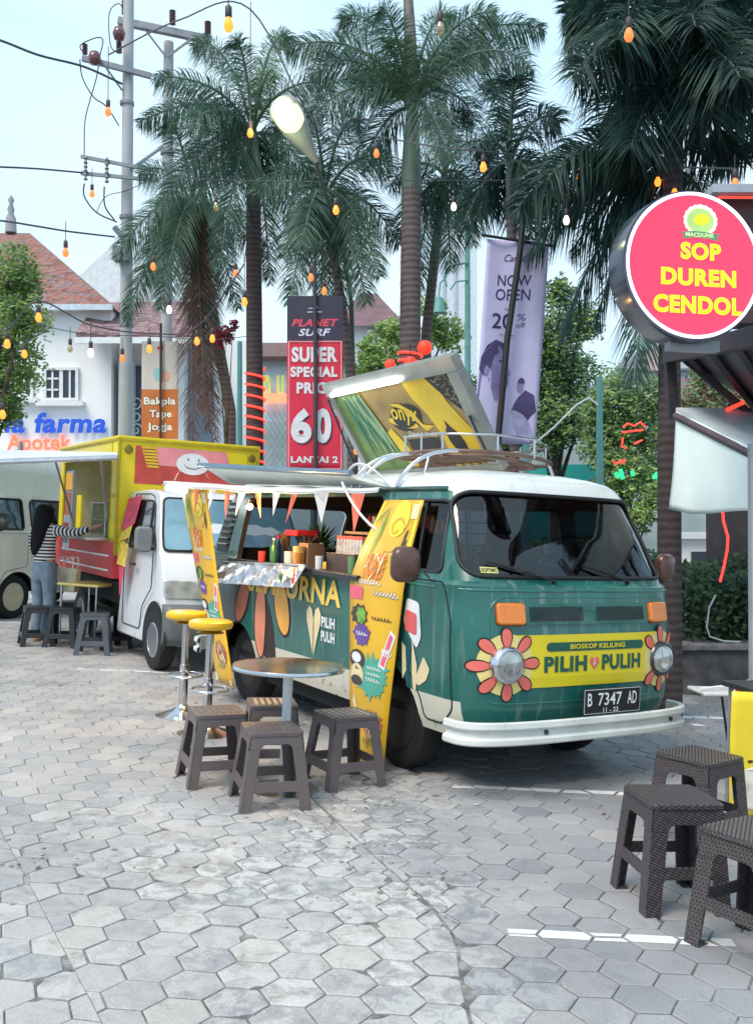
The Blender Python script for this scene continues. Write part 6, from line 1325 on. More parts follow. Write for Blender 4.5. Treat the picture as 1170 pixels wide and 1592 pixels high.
armbar(pb, PB, at(184, 32, 16.3), at(328, 62, 16.4), .08); armbar(pb, PB, at(225, 45, 16.3), at(258, 88, 16.4), .022, 'brace'); armbar(pb, PB, at(300, 58, 16.3), at(260, 88, 16.4), .022, 'brace')
for par, O, pts in ((pa, PA, ((132, 84, 14.9, .045, .17), (185, 82, 14.9, .05, .2), (133, 280, 14.8, .035, .38), (166, 284, 14.8, .035, .40))), (pb, PB, ((195, 22, 16.3, .07, .28), (268, 38, 16.3, .06, .26), (323, 52, 16.3, .06, .22)))):
    for u, v, dd, s, h in pts: m = MB(); insul(m, at(u, v, dd)-O, s, h); m.build('insulator', M_INS if v < 200 else M_ARM, par, smooth=40)
for u, v in ((147, 90), (185, 52)): m = MB(); m.lathe([(.001, -.11), (.07, -.09), (.10, 0), (.07, .09), (.001, .11)], 14, 0, at(u, v, 14.8)-PA); m.build('insulator', M_INS, pa, smooth=60)
m = MB(); m.bar(at(178, 118+235, 14.9)-PA, at(200, 380, 14.9)-PA, .05, 6); m.box(at(190, 395, 14.9)-PA, (.25, .2, .22)); m.build('cable_box', M_ARM, pa)
def wire(label, P, r=.009, mtl=None, name='cable', cat='cable', sag=0):
    Q = [at(*p) for p in P]; out = []
    for i in range(len(Q)-1): # Catmull-Rom
        p0, p1, p2, p3 = Q[max(0, i-1)], Q[i], Q[i+1], Q[min(len(Q)-1, i+2)]
        for k in range(8): t = k/8; out.append(.5*((2*p1)+(p2-p0)*t+(2*p0-5*p1+4*p2-p3)*t*t+(3*p1-p0-3*p2+p3)*t**3))
    out.append(Q[-1]); O = out[0]; m = MB(); m.tube([p-O for p in out], r, 5); return tag(place(m.build(name, mtl or mat('cable_black', (.05, .05, .07), .6)), Matrix.Translation(O)), label, cat)
wire('thick cable from the top left edge to the nearer pole', [(-60, 45, 13), (0, 62, 13.5), (60, 85, 14), (130, 103, 14.6), (190, 130, 15)], .018)
wire('cable from the left edge to the low cross arm', [(-60, 256, 13), (0, 259, 13.5), (60, 262, 14), (128, 268, 14.8)], .014)
wire('string light cable at the left above the tiled roof', [(-50, 338, 9), (10, 344, 9.2), (60, 352, 9.5), (110, 360, 10), (178, 368, 11)], .010)
wire('cable looping off the top insulator of the nearer pole', [(132, 84, 14.9), (125, 70, 14.9), (150, 58, 14.9), (160, 62, 14.9), (156, 84, 14.9), (150, 120, 14.9), (140, 155, 14.9), (132, 190, 14.9), (131, 245, 14.9)], .009)
wire('cable drooping beside the nearer pole from the upper arm', [(124, 92, 14.8), (128, 120, 14.8), (145, 150, 14.8), (165, 165, 14.9), (185, 195, 15)], .010)
wire('cable drooping from the low cross arm to the cable box', [(131, 285, 14.7), (131, 305, 14.7), (150, 330, 14.7), (182, 345, 14.8)], .012)
wire('second cable drooping from the low cross arm', [(162, 290, 14.7), (163, 320, 14.7), (178, 342, 14.8)], .012)
wire('thin loop of cable between low arm and palm fronds', [(150, 330, 14.6), (165, 305, 14.6), (200, 295, 14.6), (238, 275, 14.7)], .006)
wire('cable between the insulators of the two poles', [(185, 82, 14.9), (172, 70, 15), (170, 20, 15.5), (185, 5, 16), (195, 22, 16.3)], .009)
wire('long thin wire crossing in front of the palms', [(260, 276, 9), (450, 282, 9), (640, 280, 9), (800, 279, 9), (900, 262, 9), (1040, 255, 9)], .004)
wire('thin wire running from the street lamp to the right', [(440, 170, 8.4), (560, 185, 8.6), (700, 200, 8.8), (830, 190, 9)], .003)
wire('slack wire across the pharmacy front', [(60, 505, 9), (140, 520, 9.2), (230, 522, 9.4), (330, 528, 9.8), (400, 520, 10)], .004)
# ---- street lamp
t = thing('street_lamp', 'street lamp with glaring white green head on a thin arm among the palms', 'street lamp', Matrix.Translation(at(487, 243, 8.2)))
O = at(487, 243, 8.2); A_ = at(441, 168, 8.0)-O; ax = (A_).normalized(); Rm = ax.to_track_quat('Z', 'Y').to_matrix(); ln = A_.length
m = MB(); m.lathe([(.022, -.05), (.035, .0), (.075, ln*.30), (.118, ln*.60), (.130, ln*.88), (.138, ln*1.0), (.11, ln*1.12), (.06, ln*1.2)], 20, 0, (0, 0, 0), 'Z', Rm); m.build('head', mat('lamp_housing', (.26, .27, .24), .5), t, smooth=50)
m = MB(); f_ = Rm @ Vector((0, 0, ln*.86)); tocam = (Vector((0, 0, CH))-O).normalized(); side_ = (tocam-ax*tocam.dot(ax)).normalized(); sx = ax.cross(side_)
P = [f_+side_*.075+ax*(.16*cos(a))+sx*(.115*sin(a)) for a in [2*pi*k/24 for k in range(24)]]; P2 = [f_+side_*.135+ax*(.115*cos(a))+sx*(.08*sin(a)) for a in [2*pi*k/24 for k in range(24)]]
m.add(P+P2+[f_+side_*.148], [(k, (k+1) % 24, 24+(k+1) % 24, 24+k) for k in range(24)]+[(24+k, 24+(k+1) % 24, 48) for k in range(24)]); m.build('lens', mat('street_lamp_glow', (.05, .05, .03), .5, var=0, emit=(.62, .85, .26), es=2.2), t, smooth=70)
m = MB(); gq = Vector(((548-585)/F*8.9, 8.9, 0)); m.tube([(0, 0, 0), at(502, 290, 9.6)-O, at(530, 370, 12.2)-O, at(546, 470, 12.4)-O, at(547, 640, 12.4)-O], [.018, .02, .024, .03, .05], 10); m.build('arm', mat('arm_dark_grey', (.07, .08, .08), .6), t, smooth=60)
l = bpy.data.lights.new('street_lamp_light', 'POINT'); l.energy = 14; l.color = (.85, 1, .55); l.shadow_soft_size = .12; o = bpy.data.objects.new('street_lamp_light', l); COL.objects.link(o); o.location = at(428, 172, 7.75)
# ================================================================ BANNERS
def flatfn(O, yaw, lean=0):
    c, s = cos(yaw), sin(yaw); return lambda a, b, o=0: Vector((a*c+o*s+lean*b, a*s-o*c, b))
def banner(label, u0, u1, vt, vb, d, base, yaw=0, lean=0, wav=.02, bot=None):
    O = at((u0+u1)/2, vb, d); w_ = (u1-u0)/F*d/cos(yaw); h = at(0, vt, d).z-at(0, vb, d).z; t = thing('banner', label, 'banner', Matrix.Translation(O)); g_ = flatfn(O, yaw, lean)
    fn = lambda a, b, o=0: g_((a-.5)*w_, b*h, o+wav*sin(7*a+3*b)*1.0)
    m = MB(); m.grid(lambda u, v: fn(u, v), 14, 24); p = m.build('cloth', base, t, smooth=60, solid=.004)
    return t, p, fn, w_, h, O, g_
def S2(mb, fn, P, mi, o):
    if len(P) == 4 and max(p[0] for p in P)-min(p[0] for p in P) > .3: return mb.grid(lambda u, v: fn(lerp(lerp(P[0][0], P[1][0], u), lerp(P[3][0], P[2][0], u), v), lerp(lerp(P[0][1], P[1][1], u), lerp(P[3][1], P[2][1], u), v), o), 14, 10, mi)
    mb.add([fn(a, b, o) for a, b in P], [tuple(range(len(P)))], mi)
t, p, fn, w_, h, O, g_ = banner('tall red and black sale banner reading SUPER SPECIAL PRICE 60%', 446, 533, 459, 732, 10.2, mat('banner_red', (.62, .015, .05), .45, var=.08), wav=.006)
m = MB(); S2(m, fn, [(-.0, .735), (1, .735), (1, 1), (0, 1)], 0, .008)
for a, b, c, d_ in ((.02, .735, .98, .742), (.02, .01, .98, .016), (.02, .01, .045, .74), (.955, .01, .98, .74)): S2(m, fn, [(a, b), (c, b), (c, d_), (a, d_)], 1, .009)
m.txt('PLANET', .08, .825, .84, .042, lambda a, b: fn(a, b, .0105), 2, .03, .3); m.txt('SURF', .20, .77, .58, .042, lambda a, b: fn(a, b, .0105), 3, .03, .3); m.txt('~^', .38, .925, .18, .018, lambda a, b: fn(a, b, .0105), 3, .02); S2(m, fn, [(.36, .905), (.62, .905), (.62, .910), (.36, .910)], 3, .0105)
for s_, x, y, ww, hh in (('SUPER', .08, .62, .82, .088), ('SPECIAL', .06, .535, .84, .060), ('PRICE', .17, .44, .66, .066), ('LANTAI 2', .07, .045, .84, .038)): m.txt(s_, x, y, ww, hh, lambda a, b: fn(a, b, .0105), 4, .045)
for s_, x, ww in (('6', .07, .37), ('0', .49, .30)): m.txt(s_, x+.02, .150, ww, .20, lambda a, b: fn(a, b, .0100), 0, .05); m.txt(s_, x, .157, ww, .20, lambda a, b: fn(a, b, .0118), 4, .05)
m.txt('%', .83, .31, .12, .04, lambda a, b: fn(a, b, .0105), 4, .03)
m.build('print', [mat('banner_black', (.03, .022, .05), .5), mat('border_pink', (.80, .25, .28), .5), mat('print_red_pink', (.75, .06, .10), .5), mat('print_lilac', (.62, .58, .75), .5), mat('print_silver', (.66, .63, .66), .5)], p)
m = MB(); m.tube([g_(.0, -2.2, .05), g_(.01, h*.5, .05), g_(-.005, h+.35, .05)], .022, 8); m.build('pole', mat('banner_pole_dark', (.04, .035, .045), .5), t, smooth=60)
t, p, fn, w_, h, O, g_ = banner('lilac banner reading NOW OPEN 20% off on a black pole', 733, 832, 372, 690, 9.0, mat('banner_lilac', (.52, .48, .72), .5, var=.06), yaw=radians(8), lean=.075, wav=.02)
m = MB(); m.txt('Cmpus', .30, .90, .38, .035, lambda a, b: fn(a, b, .006), 0, .0, .3) if False else m.txt('Canvas', .30, .895, .38, .035, lambda a, b: fn(a, b, .006), 0, .0, .35)
m.txt('NOW', .22, .775, .52, .055, lambda a, b: fn(a, b, .006), 0, .005); m.txt('OPEN', .20, .705, .54, .055, lambda a, b: fn(a, b, .006), 0, .005); m.txt('up to', .36, .655, .13, .012, lambda a, b: fn(a, b, .006), 1, .0)
m.txt('20', .17, .565, .33, .075, lambda a, b: fn(a, b, .006), 0, .01); m.txt('%', .57, .605, .13, .035, lambda a, b: fn(a, b, .006), 1, .0); m.txt('off', .56, .57, .14, .025, lambda a, b: fn(a, b, .006), 1, .0); S2(m, fn, [(.3, .535), (.55, .53), (.55, .533), (.3, .538)], 1, .006)
# generic photo print: a man's head in profile and a seated figure
S2(m, fn, [(.01, .22), (.03, .40), (.10, .47), (.25, .50), (.38, .485), (.47, .43), (.49, .38), (.53, .345), (.50, .325), (.51, .30), (.47, .27), (.38, .255), (.33, .21)], 2, .006)
S2(m, fn, [(.01, .36), (.03, .42), (.12, .48), (.26, .51), (.38, .495), (.44, .45), (.34, .45), (.24, .43), (.19, .37), (.12, .36), (.10, .33)], 3, .0075)
S2(m, fn, ell(.13, .355, .04, .025, 14), 4, .008); S2(m, fn, [(.33, .40), (.44, .405), (.44, .412), (.33, .41)], 3, .0085); S2(m, fn, [(.40, .295), (.49, .30), (.48, .306), (.40, .302)], 3, .0085)
S2(m, fn, ell(.70, .285, .055, .035, 16), 2, .006); S2(m, fn, ell(.71, .298, .055, .028, 16, 0, 0, pi), 3, .007); S2(m, fn, [(.78, .265), (.92, .24), (.97, .16), (.90, .14), (.82, .10), (.72, .15), (.62, .17), (.58, .155), (.62, .195), (.68, .23)], 3, .0062)
S2(m, fn, [(.62, .165), (.75, .16), (.86, .11), (.94, .06), (.90, .01), (.80, .02), (.70, .05), (.62, .10)], 5, .0066)
m.build('print', [mat('print_indigo', (.03, .02, .10), .5), mat('print_slate', (.10, .09, .22), .5), mat('print_face_lilac', (.20, .17, .36), .5, var=.3, vs=5), mat('print_hair_purple', (.06, .04, .13), .5, var=.3), mat('print_ear', (.26, .22, .42), .5), mat('print_grey_lilac', (.34, .33, .55), .5, var=.3)], p)
m = MB(); m.tube([g_(-.13, -2.6, .10), g_(-.06, h*.5, .08), g_(.0, h*.93, .08), g_(.02, h+.5, .08)], .030, 8); m.bar(g_(-.36, h+.03, .02), g_(.36, h-.05, .02), .014); m.build('pole', M_BLACK, t, smooth=60)
t, p, fn, w_, h, O, g_ = banner('white and orange banner reading Bakpia Tape Jogja beside the pharmacy gate', 220, 277, 530, 690, 14, mat('banner_white_warm', (.62, .58, .58), .5, var=.05), wav=.01)
m = MB(); S2(m, fn, [(0, .05), (1, .05), (1, .53), (0, .53)], 0, .006)
for s_, y, x, ww in (('Bakpia', .36, .07, .86), ('Tape', .235, .22, .60), ('Jogja', .11, .16, .68)): m.txt(s_, x+.0, y-.006, ww, .105, lambda a, b: fn(a, b, .0085), 1, .11); m.txt(s_, x, y, ww, .095, lambda a, b: fn(a, b, .0100), 2, .035)
m.txt('Lantai LG', .15, .005, .7, .035, lambda a, b: fn(a, b, .0085), 3, .01); S2(m, fn, splash(.5, .68, .20, .08, 14, 3), 4, .007); S2(m, fn, ell(.66, .66, .10, .05, 16), 5, .008); S2(m, fn, [(.40, .92), (.56, .92), (.60, .95), (.44, .95)], 6, .007)
m.build('print', [mat('print_brown_orange', (.55, .16, .03), .5, var=.15), mat('print_maroon', (.14, .03, .02), .5), M_WINK, M_BINK, mat('print_sky', (.25, .55, .62), .5), mat('print_pink2', (.75, .35, .30), .5), M_RED], p)
m = MB(); m.tube([g_(.02, -2.7, .05), g_(.02, h+.25, .05)], .018, 8); m.build('pole', mat('banner_pole_brown', (.06, .03, .03), .5), t, smooth=60)
# ================================================================ BUILDINGS
def tiles_mat(name, c1, c2, c3):
    m = bpy.data.materials.new(name); m.use_nodes = True; n = m.node_tree; p = n.nodes['Principled BSDF']; L = n.links.new; t = n.nodes.new('ShaderNodeTexCoord')
    v = n.nodes.new('ShaderNodeTexVoronoi'); v.inputs['Scale'].default_value = 6.5; mp = n.nodes.new('ShaderNodeMapping'); mp.inputs['Scale'].default_value = (1, 1, 1.6); L(t.outputs['Object'], mp.inputs[0]); L(mp.outputs[0], v.inputs['Vector'])
    s = n.nodes.new('ShaderNodeSeparateXYZ'); L(v.outputs['Color'], s.inputs[0]); r = n.nodes.new('ShaderNodeValToRGB'); e = r.color_ramp.elements; e[0].position = .1; e[0].color = (*c1, 1); e[1].position = .9; e[1].color = (*c3, 1); q = e.new(.5); q.color = (*c2, 1); L(s.outputs[0], r.inputs[0]); L(r.outputs[0], p.inputs['Base Color']); p.inputs['Roughness'].default_value = .85
    b = n.nodes.new('ShaderNodeBump'); b.inputs['Strength'].default_value = 1; b.inputs['Distance'].default_value = .1; L(v.outputs['Distance'], b.inputs['Height']); L(b.outputs[0], p.inputs['Normal']); return m
M_TILE = tiles_mat('terracotta_tiles', (.22, .10, .09), (.36, .15, .11), (.24, .17, .18)); M_TILE2 = tiles_mat('mauve_tiles', (.16, .09, .10), (.26, .15, .16), (.34, .22, .22))
M_WALL = mat('white_render', (.82, .82, .81), .8, var=.06, vs=.5, dirt=.08); M_WALL2 = mat('pale_blue_render', (.60, .68, .74), .8, var=.08, vs=.4)
D = 24.0
def Pz(u, v, d=D): return at(u, v, d)
def bwall(mb, u0, u1, vt, d, depth=4, mi=0, zb=None):
    a, b = at(u0, vt, d), at(u1, vt, d); z0 = min(gz(a.x), gz(b.x))-.2 if zb is None else zb; mb.box(((a.x+b.x)/2, d+depth/2, (z0+a.z)/2), (b.x-a.x, depth, a.z-z0), mi)
bp_ = thing('pharmacy', 'white pharmacy building at the left with terracotta roof and blue lettering', 'building', Matrix.Identity(4))
m = MB(); bwall(m, -160, 172, 474, D, 6); m.build('wall', M_WALL, bp_)
m = MB(); a, b, c = at(-170, 476, D-.3), at(174, 476, D-.3), at(46, 362, D+3); e_ = at(-60, 362, D+3); dz = Vector((0, 6.6, 0))
m.add([a, b, b+dz, a+dz, c, e_], [(0, 1, 4, 5), (1, 2, 4), (2, 3, 5, 4), (3, 0, 5), (3, 2, 1, 0)]); rf = m.build('roof', M_TILE, bp_); m = MB(); q = at(17, 345, D+3); m.lathe([(.16, -.3), (.14, .1), (.07, .25), (.10, .35), (.05, .5), (.09, .62), (.02, .75)], 12, 0, q); m.build('finial', mat('finial_grey', (.3, .3, .32), .8), rf, smooth=50)
m = MB(); m.box(((a.x+b.x)/2, D-.34, a.z-.02), (b.x-a.x, .12, .14)); m.build('gutter', mat('gutter_pale', (.55, .62, .68), .6), rf)
def window(par, u0, u1, v0, v1, d, cols, rows, open_=None, fm_=None):
    a, b = at(u0, v1, d), at(u1, v0, d); m = MB(); w2, h2 = b.x-a.x, b.z-a.z; cx, cz = (a.x+b.x)/2, (a.z+b.z)/2; g_ = .07
    for x in (a.x+g_/2, b.x-g_/2): m.box((x, d-.04, cz), (g_, .10, h2))
    for z in (a.z+g_/2, b.z-g_/2): m.box((cx, d-.04, z), (w2-2*g_, .098, g_))
    for i in range(1, cols): m.box((a.x+w2*i/cols, d-.03, cz), (.045 if i*2 != cols else .09, .06, h2-2*g_))
    for j in range(1, rows): m.box((a.x+w2/4 if open_ else cx, d-.028, a.z+h2*j/rows), ((w2/2 if open_ else w2)-2*g_, .05, .045))
    w = m.build('window', fm_ or M_WHITE, par); m = MB(); m.box((cx, d-.008, cz), (w2-.05, .012, h2-.05)); m.build('pane', mat('dark_window', (.045, .055, .075), .15, var=.3, vs=2), w); m = MB(); m.box((cx, d-.10, a.z-.08), (w2+.3, .22, .12)); m.build('sill', M_WHITE, w); return w
window(bp_, 68, 122, 571, 623, D, 4, 3, True); window(bp_, 22, 52, 571, 618, D, 2, 3)
fb = lambda d: (lambda a, b: Vector((a, d, b)))
def wtext(name, par, s, u0, u1, v0, v1, d, mt, bold=.05, shear=0, ext=.06):
    a, b = at(u0, v1, d), at(u1, v0, d); m = MB(); m.txt(s, a.x, a.z, b.x-a.x, b.z-a.z, fb(d), 0, bold*.6, shear); return m.build(name, mt, par)
wtext('lettering', bp_, 'ia farma', 6, 165, 641, 673, D-.12, mat('sign_blue', (.01, .06, .42), .4, emit=(.01, .08, .55), es=.35), .06, .12)
wtext('lettering', bp_, 'Apotek', 10, 111, 675, 707, D-.12, mat('sign_red', (.75, .12, .06), .4, emit=(1, .15, .08), es=.8), .05)
m = MB(); a, b = at(-160, 712, D-.05), at(180, 712, D-.05); m.box(((a.x+b.x)/2, D-.15, a.z-.15), (b.x-a.x, .3, .35)); m.build('ledge', M_WALL2, bp_)
# lower wing with small tiled roof, gate, arch
wg = thing('annex_building', 'lower white wing right of the pharmacy with mauve tiled roof and dark blue doors', 'building', Matrix.Identity(4))
m = MB(); bwall(m, 174, 392, 528, D+.8, 4); m.build('wall', M_WALL, wg)
m = MB(); a, b = at(118, 516, D-1.1), at(320, 522, D-1.1); c, d_ = at(150, 470, D+1.4), at(300, 468, D+3)
m.add([a, b, d_, c, a-Vector((0, 0, .12)), b-Vector((0, 0, .12))], [(0, 1, 2, 3), (4, 5, 1, 0), (5, 4, 3, 2)]); m.build('roof', M_TILE2, wg)
m = MB(); a, b = at(116, 519, D-1.15), at(322, 525, D-1.15); m.box(((a.x+b.x)/2, D-1.15, (a.z+b.z)/2-.10), (b.x-a.x, .12, .14)); m.build('fascia', M_WHITE, wg)
for u0, u1 in ((170, 184), (204, 222)):
    m = MB(); a, b = at(u0, 720, D+.75), at(u1, 568, D+.75); m.box(((a.x+b.x)/2, D+.78, (a.z+b.z)/2), (b.x-a.x, .06, b.z-a.z)); m.build('door', mat('slate_blue_door', (.12, .15, .22), .5), wg)
m = MB(); a, b = at(184, 720, D+.2), at(203, 560, D+.2); m.box(((a.x+b.x)/2, D+.4, (a.z+b.z)/2), (b.x-a.x, .5, b.z-a.z)); a, b = at(277, 720, D+.2), at(286, 530, D+.2); m.box(((a.x+b.x)/2, D+.4, (a.z+b.z)/2), (b.x-a.x, .5, b.z-a.z)); m.build('pillar', M_WHITE, wg)
m = MB(); a, b = at(287, 720, D+.7), at(330, 540, D+.7); m.box(((a.x+b.x)/2, D+.72, (a.z+b.z)/2), (b.x-a.x, .1, b.z-a.z)); m.build('grey_panel', mat('grey_blue_wall', (.22, .26, .31), .8, var=.1), wg)
m = MB(); q = at(211, 650, D+.6)
for k in range(3): m.tube([q+Vector((.18*(1-i/20)*cos(i*.5+k*2), 0, .35*k-.3+.18*(1-i/20)*sin(i*.5+k*2))) for i in range(16)], .02, 5)
m.build('ironwork', M_WHITE, wg)
gb = thing('gable_building', 'tall pale gable rising behind the pharmacy roof', 'building', Matrix.Identity(4))
m = MB(); d_ = 34; P = [at(118, 430, d_), at(178, 378, d_), at(240, 425, d_)]; z0 = 0; m.add([(P[0].x, d_, z0), (P[2].x, d_, z0), (P[2].x, d_, P[2].z), tuple(P[1]), (P[0].x, d_, P[0].z), (P[0].x, d_+8, z0), (P[2].x, d_+8, z0), (P[2].x, d_+8, P[2].z), (P[1].x, d_+8, P[1].z), (P[0].x, d_+8, P[0].z)], [(0, 1, 2, 3, 4), (9, 8, 7, 6, 5), (1, 6, 7, 2), (2, 7, 8, 3), (3, 8, 9, 4), (0, 4, 9, 5)]); m.build('wall', mat('pale_grey_render', (.66, .68, .70), .8), gb)
# shopfront behind the trunks
sf = thing('shop_building', 'low white shopfront behind the rope-lit palm with brown roof strip and yellow green logo', 'building', Matrix.Identity(4))
m = MB(); bwall(m, 394, 548, 556, 20, 3); m.build('wall', M_WALL2, sf)
m = MB(); a, b = at(390, 558, 19.8), at(552, 556, 19.8); m.add([a, b, at(552, 536, 21), at(390, 536, 21)], [(0, 1, 2, 3)]); m.build('roof', mat('brown_roof', (.16, .09, .085), .8, var=.2), sf, solid=.1)
m = MB(); a, b = at(394, 730, 19.9), at(548, 655, 19.9); m.box(((a.x+b.x)/2, 19.9, (a.z+b.z)/2), (b.x-a.x, .06, b.z-a.z)); m.build('shutter', mat('shutter_grey', (.34, .40, .42), .6, var=.2, vs=3), sf)
wtext('lettering', sf, 'n u', 409, 441, 582, 622, 19.85, mat('logo_yellow_green', (.70, .75, .15), .5), .06)
m = MB(); a, b = at(402, 626, 19.8), at(445, 612, 19.8); m.box(((a.x+b.x)/2, 19.8, (a.z+b.z)/2), (b.x-a.x, .06, b.z-a.z)); m.build('neon_strip', mat('neon_coral', (.9, .2, .1), .5, var=.3, vs=9, emit=(1, .2, .1), es=1.2), sf)
fe = thing('wire_fence', 'diamond mesh fence in front of the low shopfront', 'fence', Matrix.Identity(4)); m = MB(); d_ = 16
for k in range(-20, 60):
    for s in (1, -1):
        z0, z1 = at(0, 735, d_).z, at(0, 640, d_).z; x0 = -2.1+k*.09; x1 = x0+s*(z1-z0)*.6
        if -2.1 < x0 < 1.0 and -2.1 < x1 < 1.0: m.bar((x0, d_, z0), (x1, d_, z1), .006, 4)
m.build('mesh', mat('fence_teal_grey', (.25, .36, .36), .5), fe)
for k in range(4):
    m = MB(); x = -2.1+k*1.03; m.bar((x, d_, gz(x)), (x, d_, at(0, 636, d_).z), .03); m.build('post', mat('teal_metal', (.12, .32, .30), .5), fe)
hs = thing('house', 'white house with maroon hipped roof behind the sale banner', 'house', Matrix.Identity(4))
m = MB(); bwall(m, 525, 622, 505, 28, 5); m.build('wall', M_WALL, hs); m = MB(); a, b, c, e_ = at(515, 506, 27.6), at(632, 506, 27.6), at(585, 456, 30), at(560, 456, 30); z_ = Vector((0, 6, 0)); m.add([a, b, b+z_, a+z_, c, e_], [(0, 1, 4, 5), (1, 2, 4), (2, 3, 5, 4), (3, 0, 5)]); m.build('roof', mat('maroon_roof', (.17, .09, .10), .7, var=.2, vs=3), hs); window(hs, 572, 590, 512, 540, 28, 2, 2)
ts = thing('tower_block', 'tall pale slab of a building behind the middle palms', 'building', Matrix.Identity(4)); m = MB(); bwall(m, 682, 742, 345, 45, 10); m.build('wall', mat('slab_pale', (.62, .68, .72), .8), ts); m = MB()
for k in range(3): a = at(690+18*k, 345, 44.9); m.box((a.x, 44.95, 7), (.12, .1, 14))
m.build('rib', mat('slab_grey', (.45, .5, .54), .8), ts)
fb_ = thing('far_building', 'grey roofed building with a pink rooftop box far right beyond the trees', 'building', Matrix.Identity(4)); m = MB(); bwall(m, 960, 1200, 572, 50, 10); m.build('wall', mat('far_grey', (.34, .38, .42), .8), fb_); m = MB(); a, b = at(955, 574, 49.8), at(1210, 550, 49.8); m.add([at(955, 574, 49.8), at(1210, 574, 49.8), at(1210, 550, 54), at(985, 548, 54)], [(0, 1, 2, 3)]); m.build('roof', mat('far_roof_grey', (.25, .27, .30), .8), fb_, solid=.1); m = MB(); a, b = at(1010, 575, 49.5), at(1040, 541, 49.5); m.box(((a.x+b.x)/2, 50.5, (a.z+b.z)/2), (b.x-a.x, 2, b.z-a.z)); m.build('roof_box', mat('pink_render', (.60, .42, .42), .8), fb_)
rb = thing('market_building', 'low shop row with maroon roof and glowing signs behind the right trees', 'building', Matrix.Identity(4)); m = MB(); bwall(m, 700, 1300, 640, 30, 5); m.build('wall', mat('shop_row_grey', (.30, .36, .36), .8, var=.3, vs=.7), rb)
m = MB(); m.add([at(1020, 642, 29.6), at(1300, 642, 29.6), at(1300, 590, 33), at(1030, 590, 33)], [(0, 1, 2, 3)]); m.build('roof', mat('maroon_roof', (.17, .09, .10), .7), rb, solid=.15)
tw = thing('teal_wall', 'turquoise hoarding fence seen past the bus roof rack', 'fence', Matrix.Identity(4)); m = MB(); a, b = at(760, 760, 21), at(925, 722, 21); m.box(((a.x+b.x)/2, 21, (a.z+b.z)/2-.6), (b.x-a.x, .08, b.z-a.z+1.2)); m.build('panel', mat('turquoise_sheet', (.04, .48, .42), .5, var=.15, vs=1), tw)
def neon(label, pts, d, mt, r=.03):
    m = MB(); O = at(*pts[0][0], d); r = r*.75
    for st in pts: m.tube([at(u, v, d)-O for u, v in st], r, 5)
    return tag(place(m.build('neon_sign', mt), Matrix.Translation(O)), label, 'neon sign')
M_NR = mat('neon_red', (.5, .03, .02), .5, var=0, emit=(1, .05, .03), es=1.3); M_NG = mat('neon_green', (.02, .4, .15), .5, var=0, emit=(.02, .8, .25), es=1.0)
neon('red neon outline glowing through the trees between the teal posts', [[(968, 664), (975, 658), (985, 662), (995, 656), (1003, 664)], [(966, 672), (1000, 668)], [(968, 680), (966, 694), (974, 697)], [(985, 690), (998, 684)]], 16.2, M_NR, .022)
neon('small red neon scribble below the larger one', [[(952, 716), (958, 722), (964, 715), (970, 721)], [(955, 720), (972, 716)]], 16.2, M_NR, .02)
neon('string of green glowing lamps low between the trees', [[(956, 735), (962, 742)], [(964, 729), (968, 745)], [(982, 732), (984, 740)], [(1018, 735), (1024, 742)], [(1026, 728), (1022, 745)], [(1014, 742), (1030, 738)]], 16.2, M_NG, .045)
neon('red glowing bar at the roof of the stall on the right', [[(1129, 637), (1156, 625)]], 7, M_NR, .02)
for u, v0, d, lab, sp in ((932, 585, 14, 'teal lamp post right of the bus roof rack with a curved wire', 1), (817, 600, 15, 'teal lamp post just right of the lilac banner', 0), (727, 350, 17, 'tall teal post left of the lilac banner with scrolled bracket', 2), (372, 530, 18, 'slim teal post behind the leaning palm', 0)):
    x = (u-585)/F*d; zt = at(u, v0, d).z-gz(x); t = thing('lamp_post', lab, 'lamp post', UM(x, d), 'teal lamp posts'); m = MB(); m.tube([(0, 0, 0), (0, 0, zt)], [.07, .045], 10); m.lathe([(.09, 0), (.09, .3), (.06, .36)], 12); m.build('post', mat('teal_metal', (.12, .32, .30), .5), t, smooth=60)
    if sp == 1: m = MB(); O = Vector((x, d, gz(x))); m.tube([at(930, 630, d)-O, at(915, 618, d)-O, at(895, 630, d)-O, at(860, 665, d)-O, at(830, 690, d)-O], .015, 5); m.build('bracket_wire', M_WINK, t, smooth=60)
    if sp == 2: m = MB(); O = Vector((x, d, gz(x))); m.tube([at(727, 408, d)-O, at(705, 412, d)-O, at(690, 430, d)-O, at(694, 445, d)-O], .02, 5); m.tube([at(727, 435, d)-O, at(708, 438, d)-O, at(700, 450, d)-O], .015, 5); m.lathe([(.06, 0), (.12, -.25), (.13, -.28)], 12, 0, at(682, 462, d)-O); m.tube([at(694, 430, d)-O, at(684, 440, d)-O, at(682, 462, d)-O], .015, 5); m.build('bracket', mat('teal_metal', (.12, .32, .30), .5), t, smooth=60)
# red paper lanterns / bulbs behind the roof lid
for u, v, r, lab in ((660, 540, .085, 'round red lantern right of the thick palm trunk'), (637, 563, .07, 'red lantern just behind the top edge of the roof lid'), (606, 566, .06, 'red lantern at the left above the roof lid')):
    t = thing('paper_lantern', lab, 'lantern', Matrix.Translation(at(u, v, 10.4)), 'red lanterns behind the roof lid'); m = MB(); m.lathe([(.2*r, -r*.9), (.7*r, -r*.7), (r, 0), (.7*r, r*.7), (.2*r, r*.9)], 16); m.build('shade', mat('lantern_red', (.6, .04, .02), .5, emit=(1, .05, .02), es=.6), t, smooth=60); m = MB(); m.bar((0, 0, r*.8), (0, 0, r*3), .004, 5); m.build('cord', M_BLACK, t)
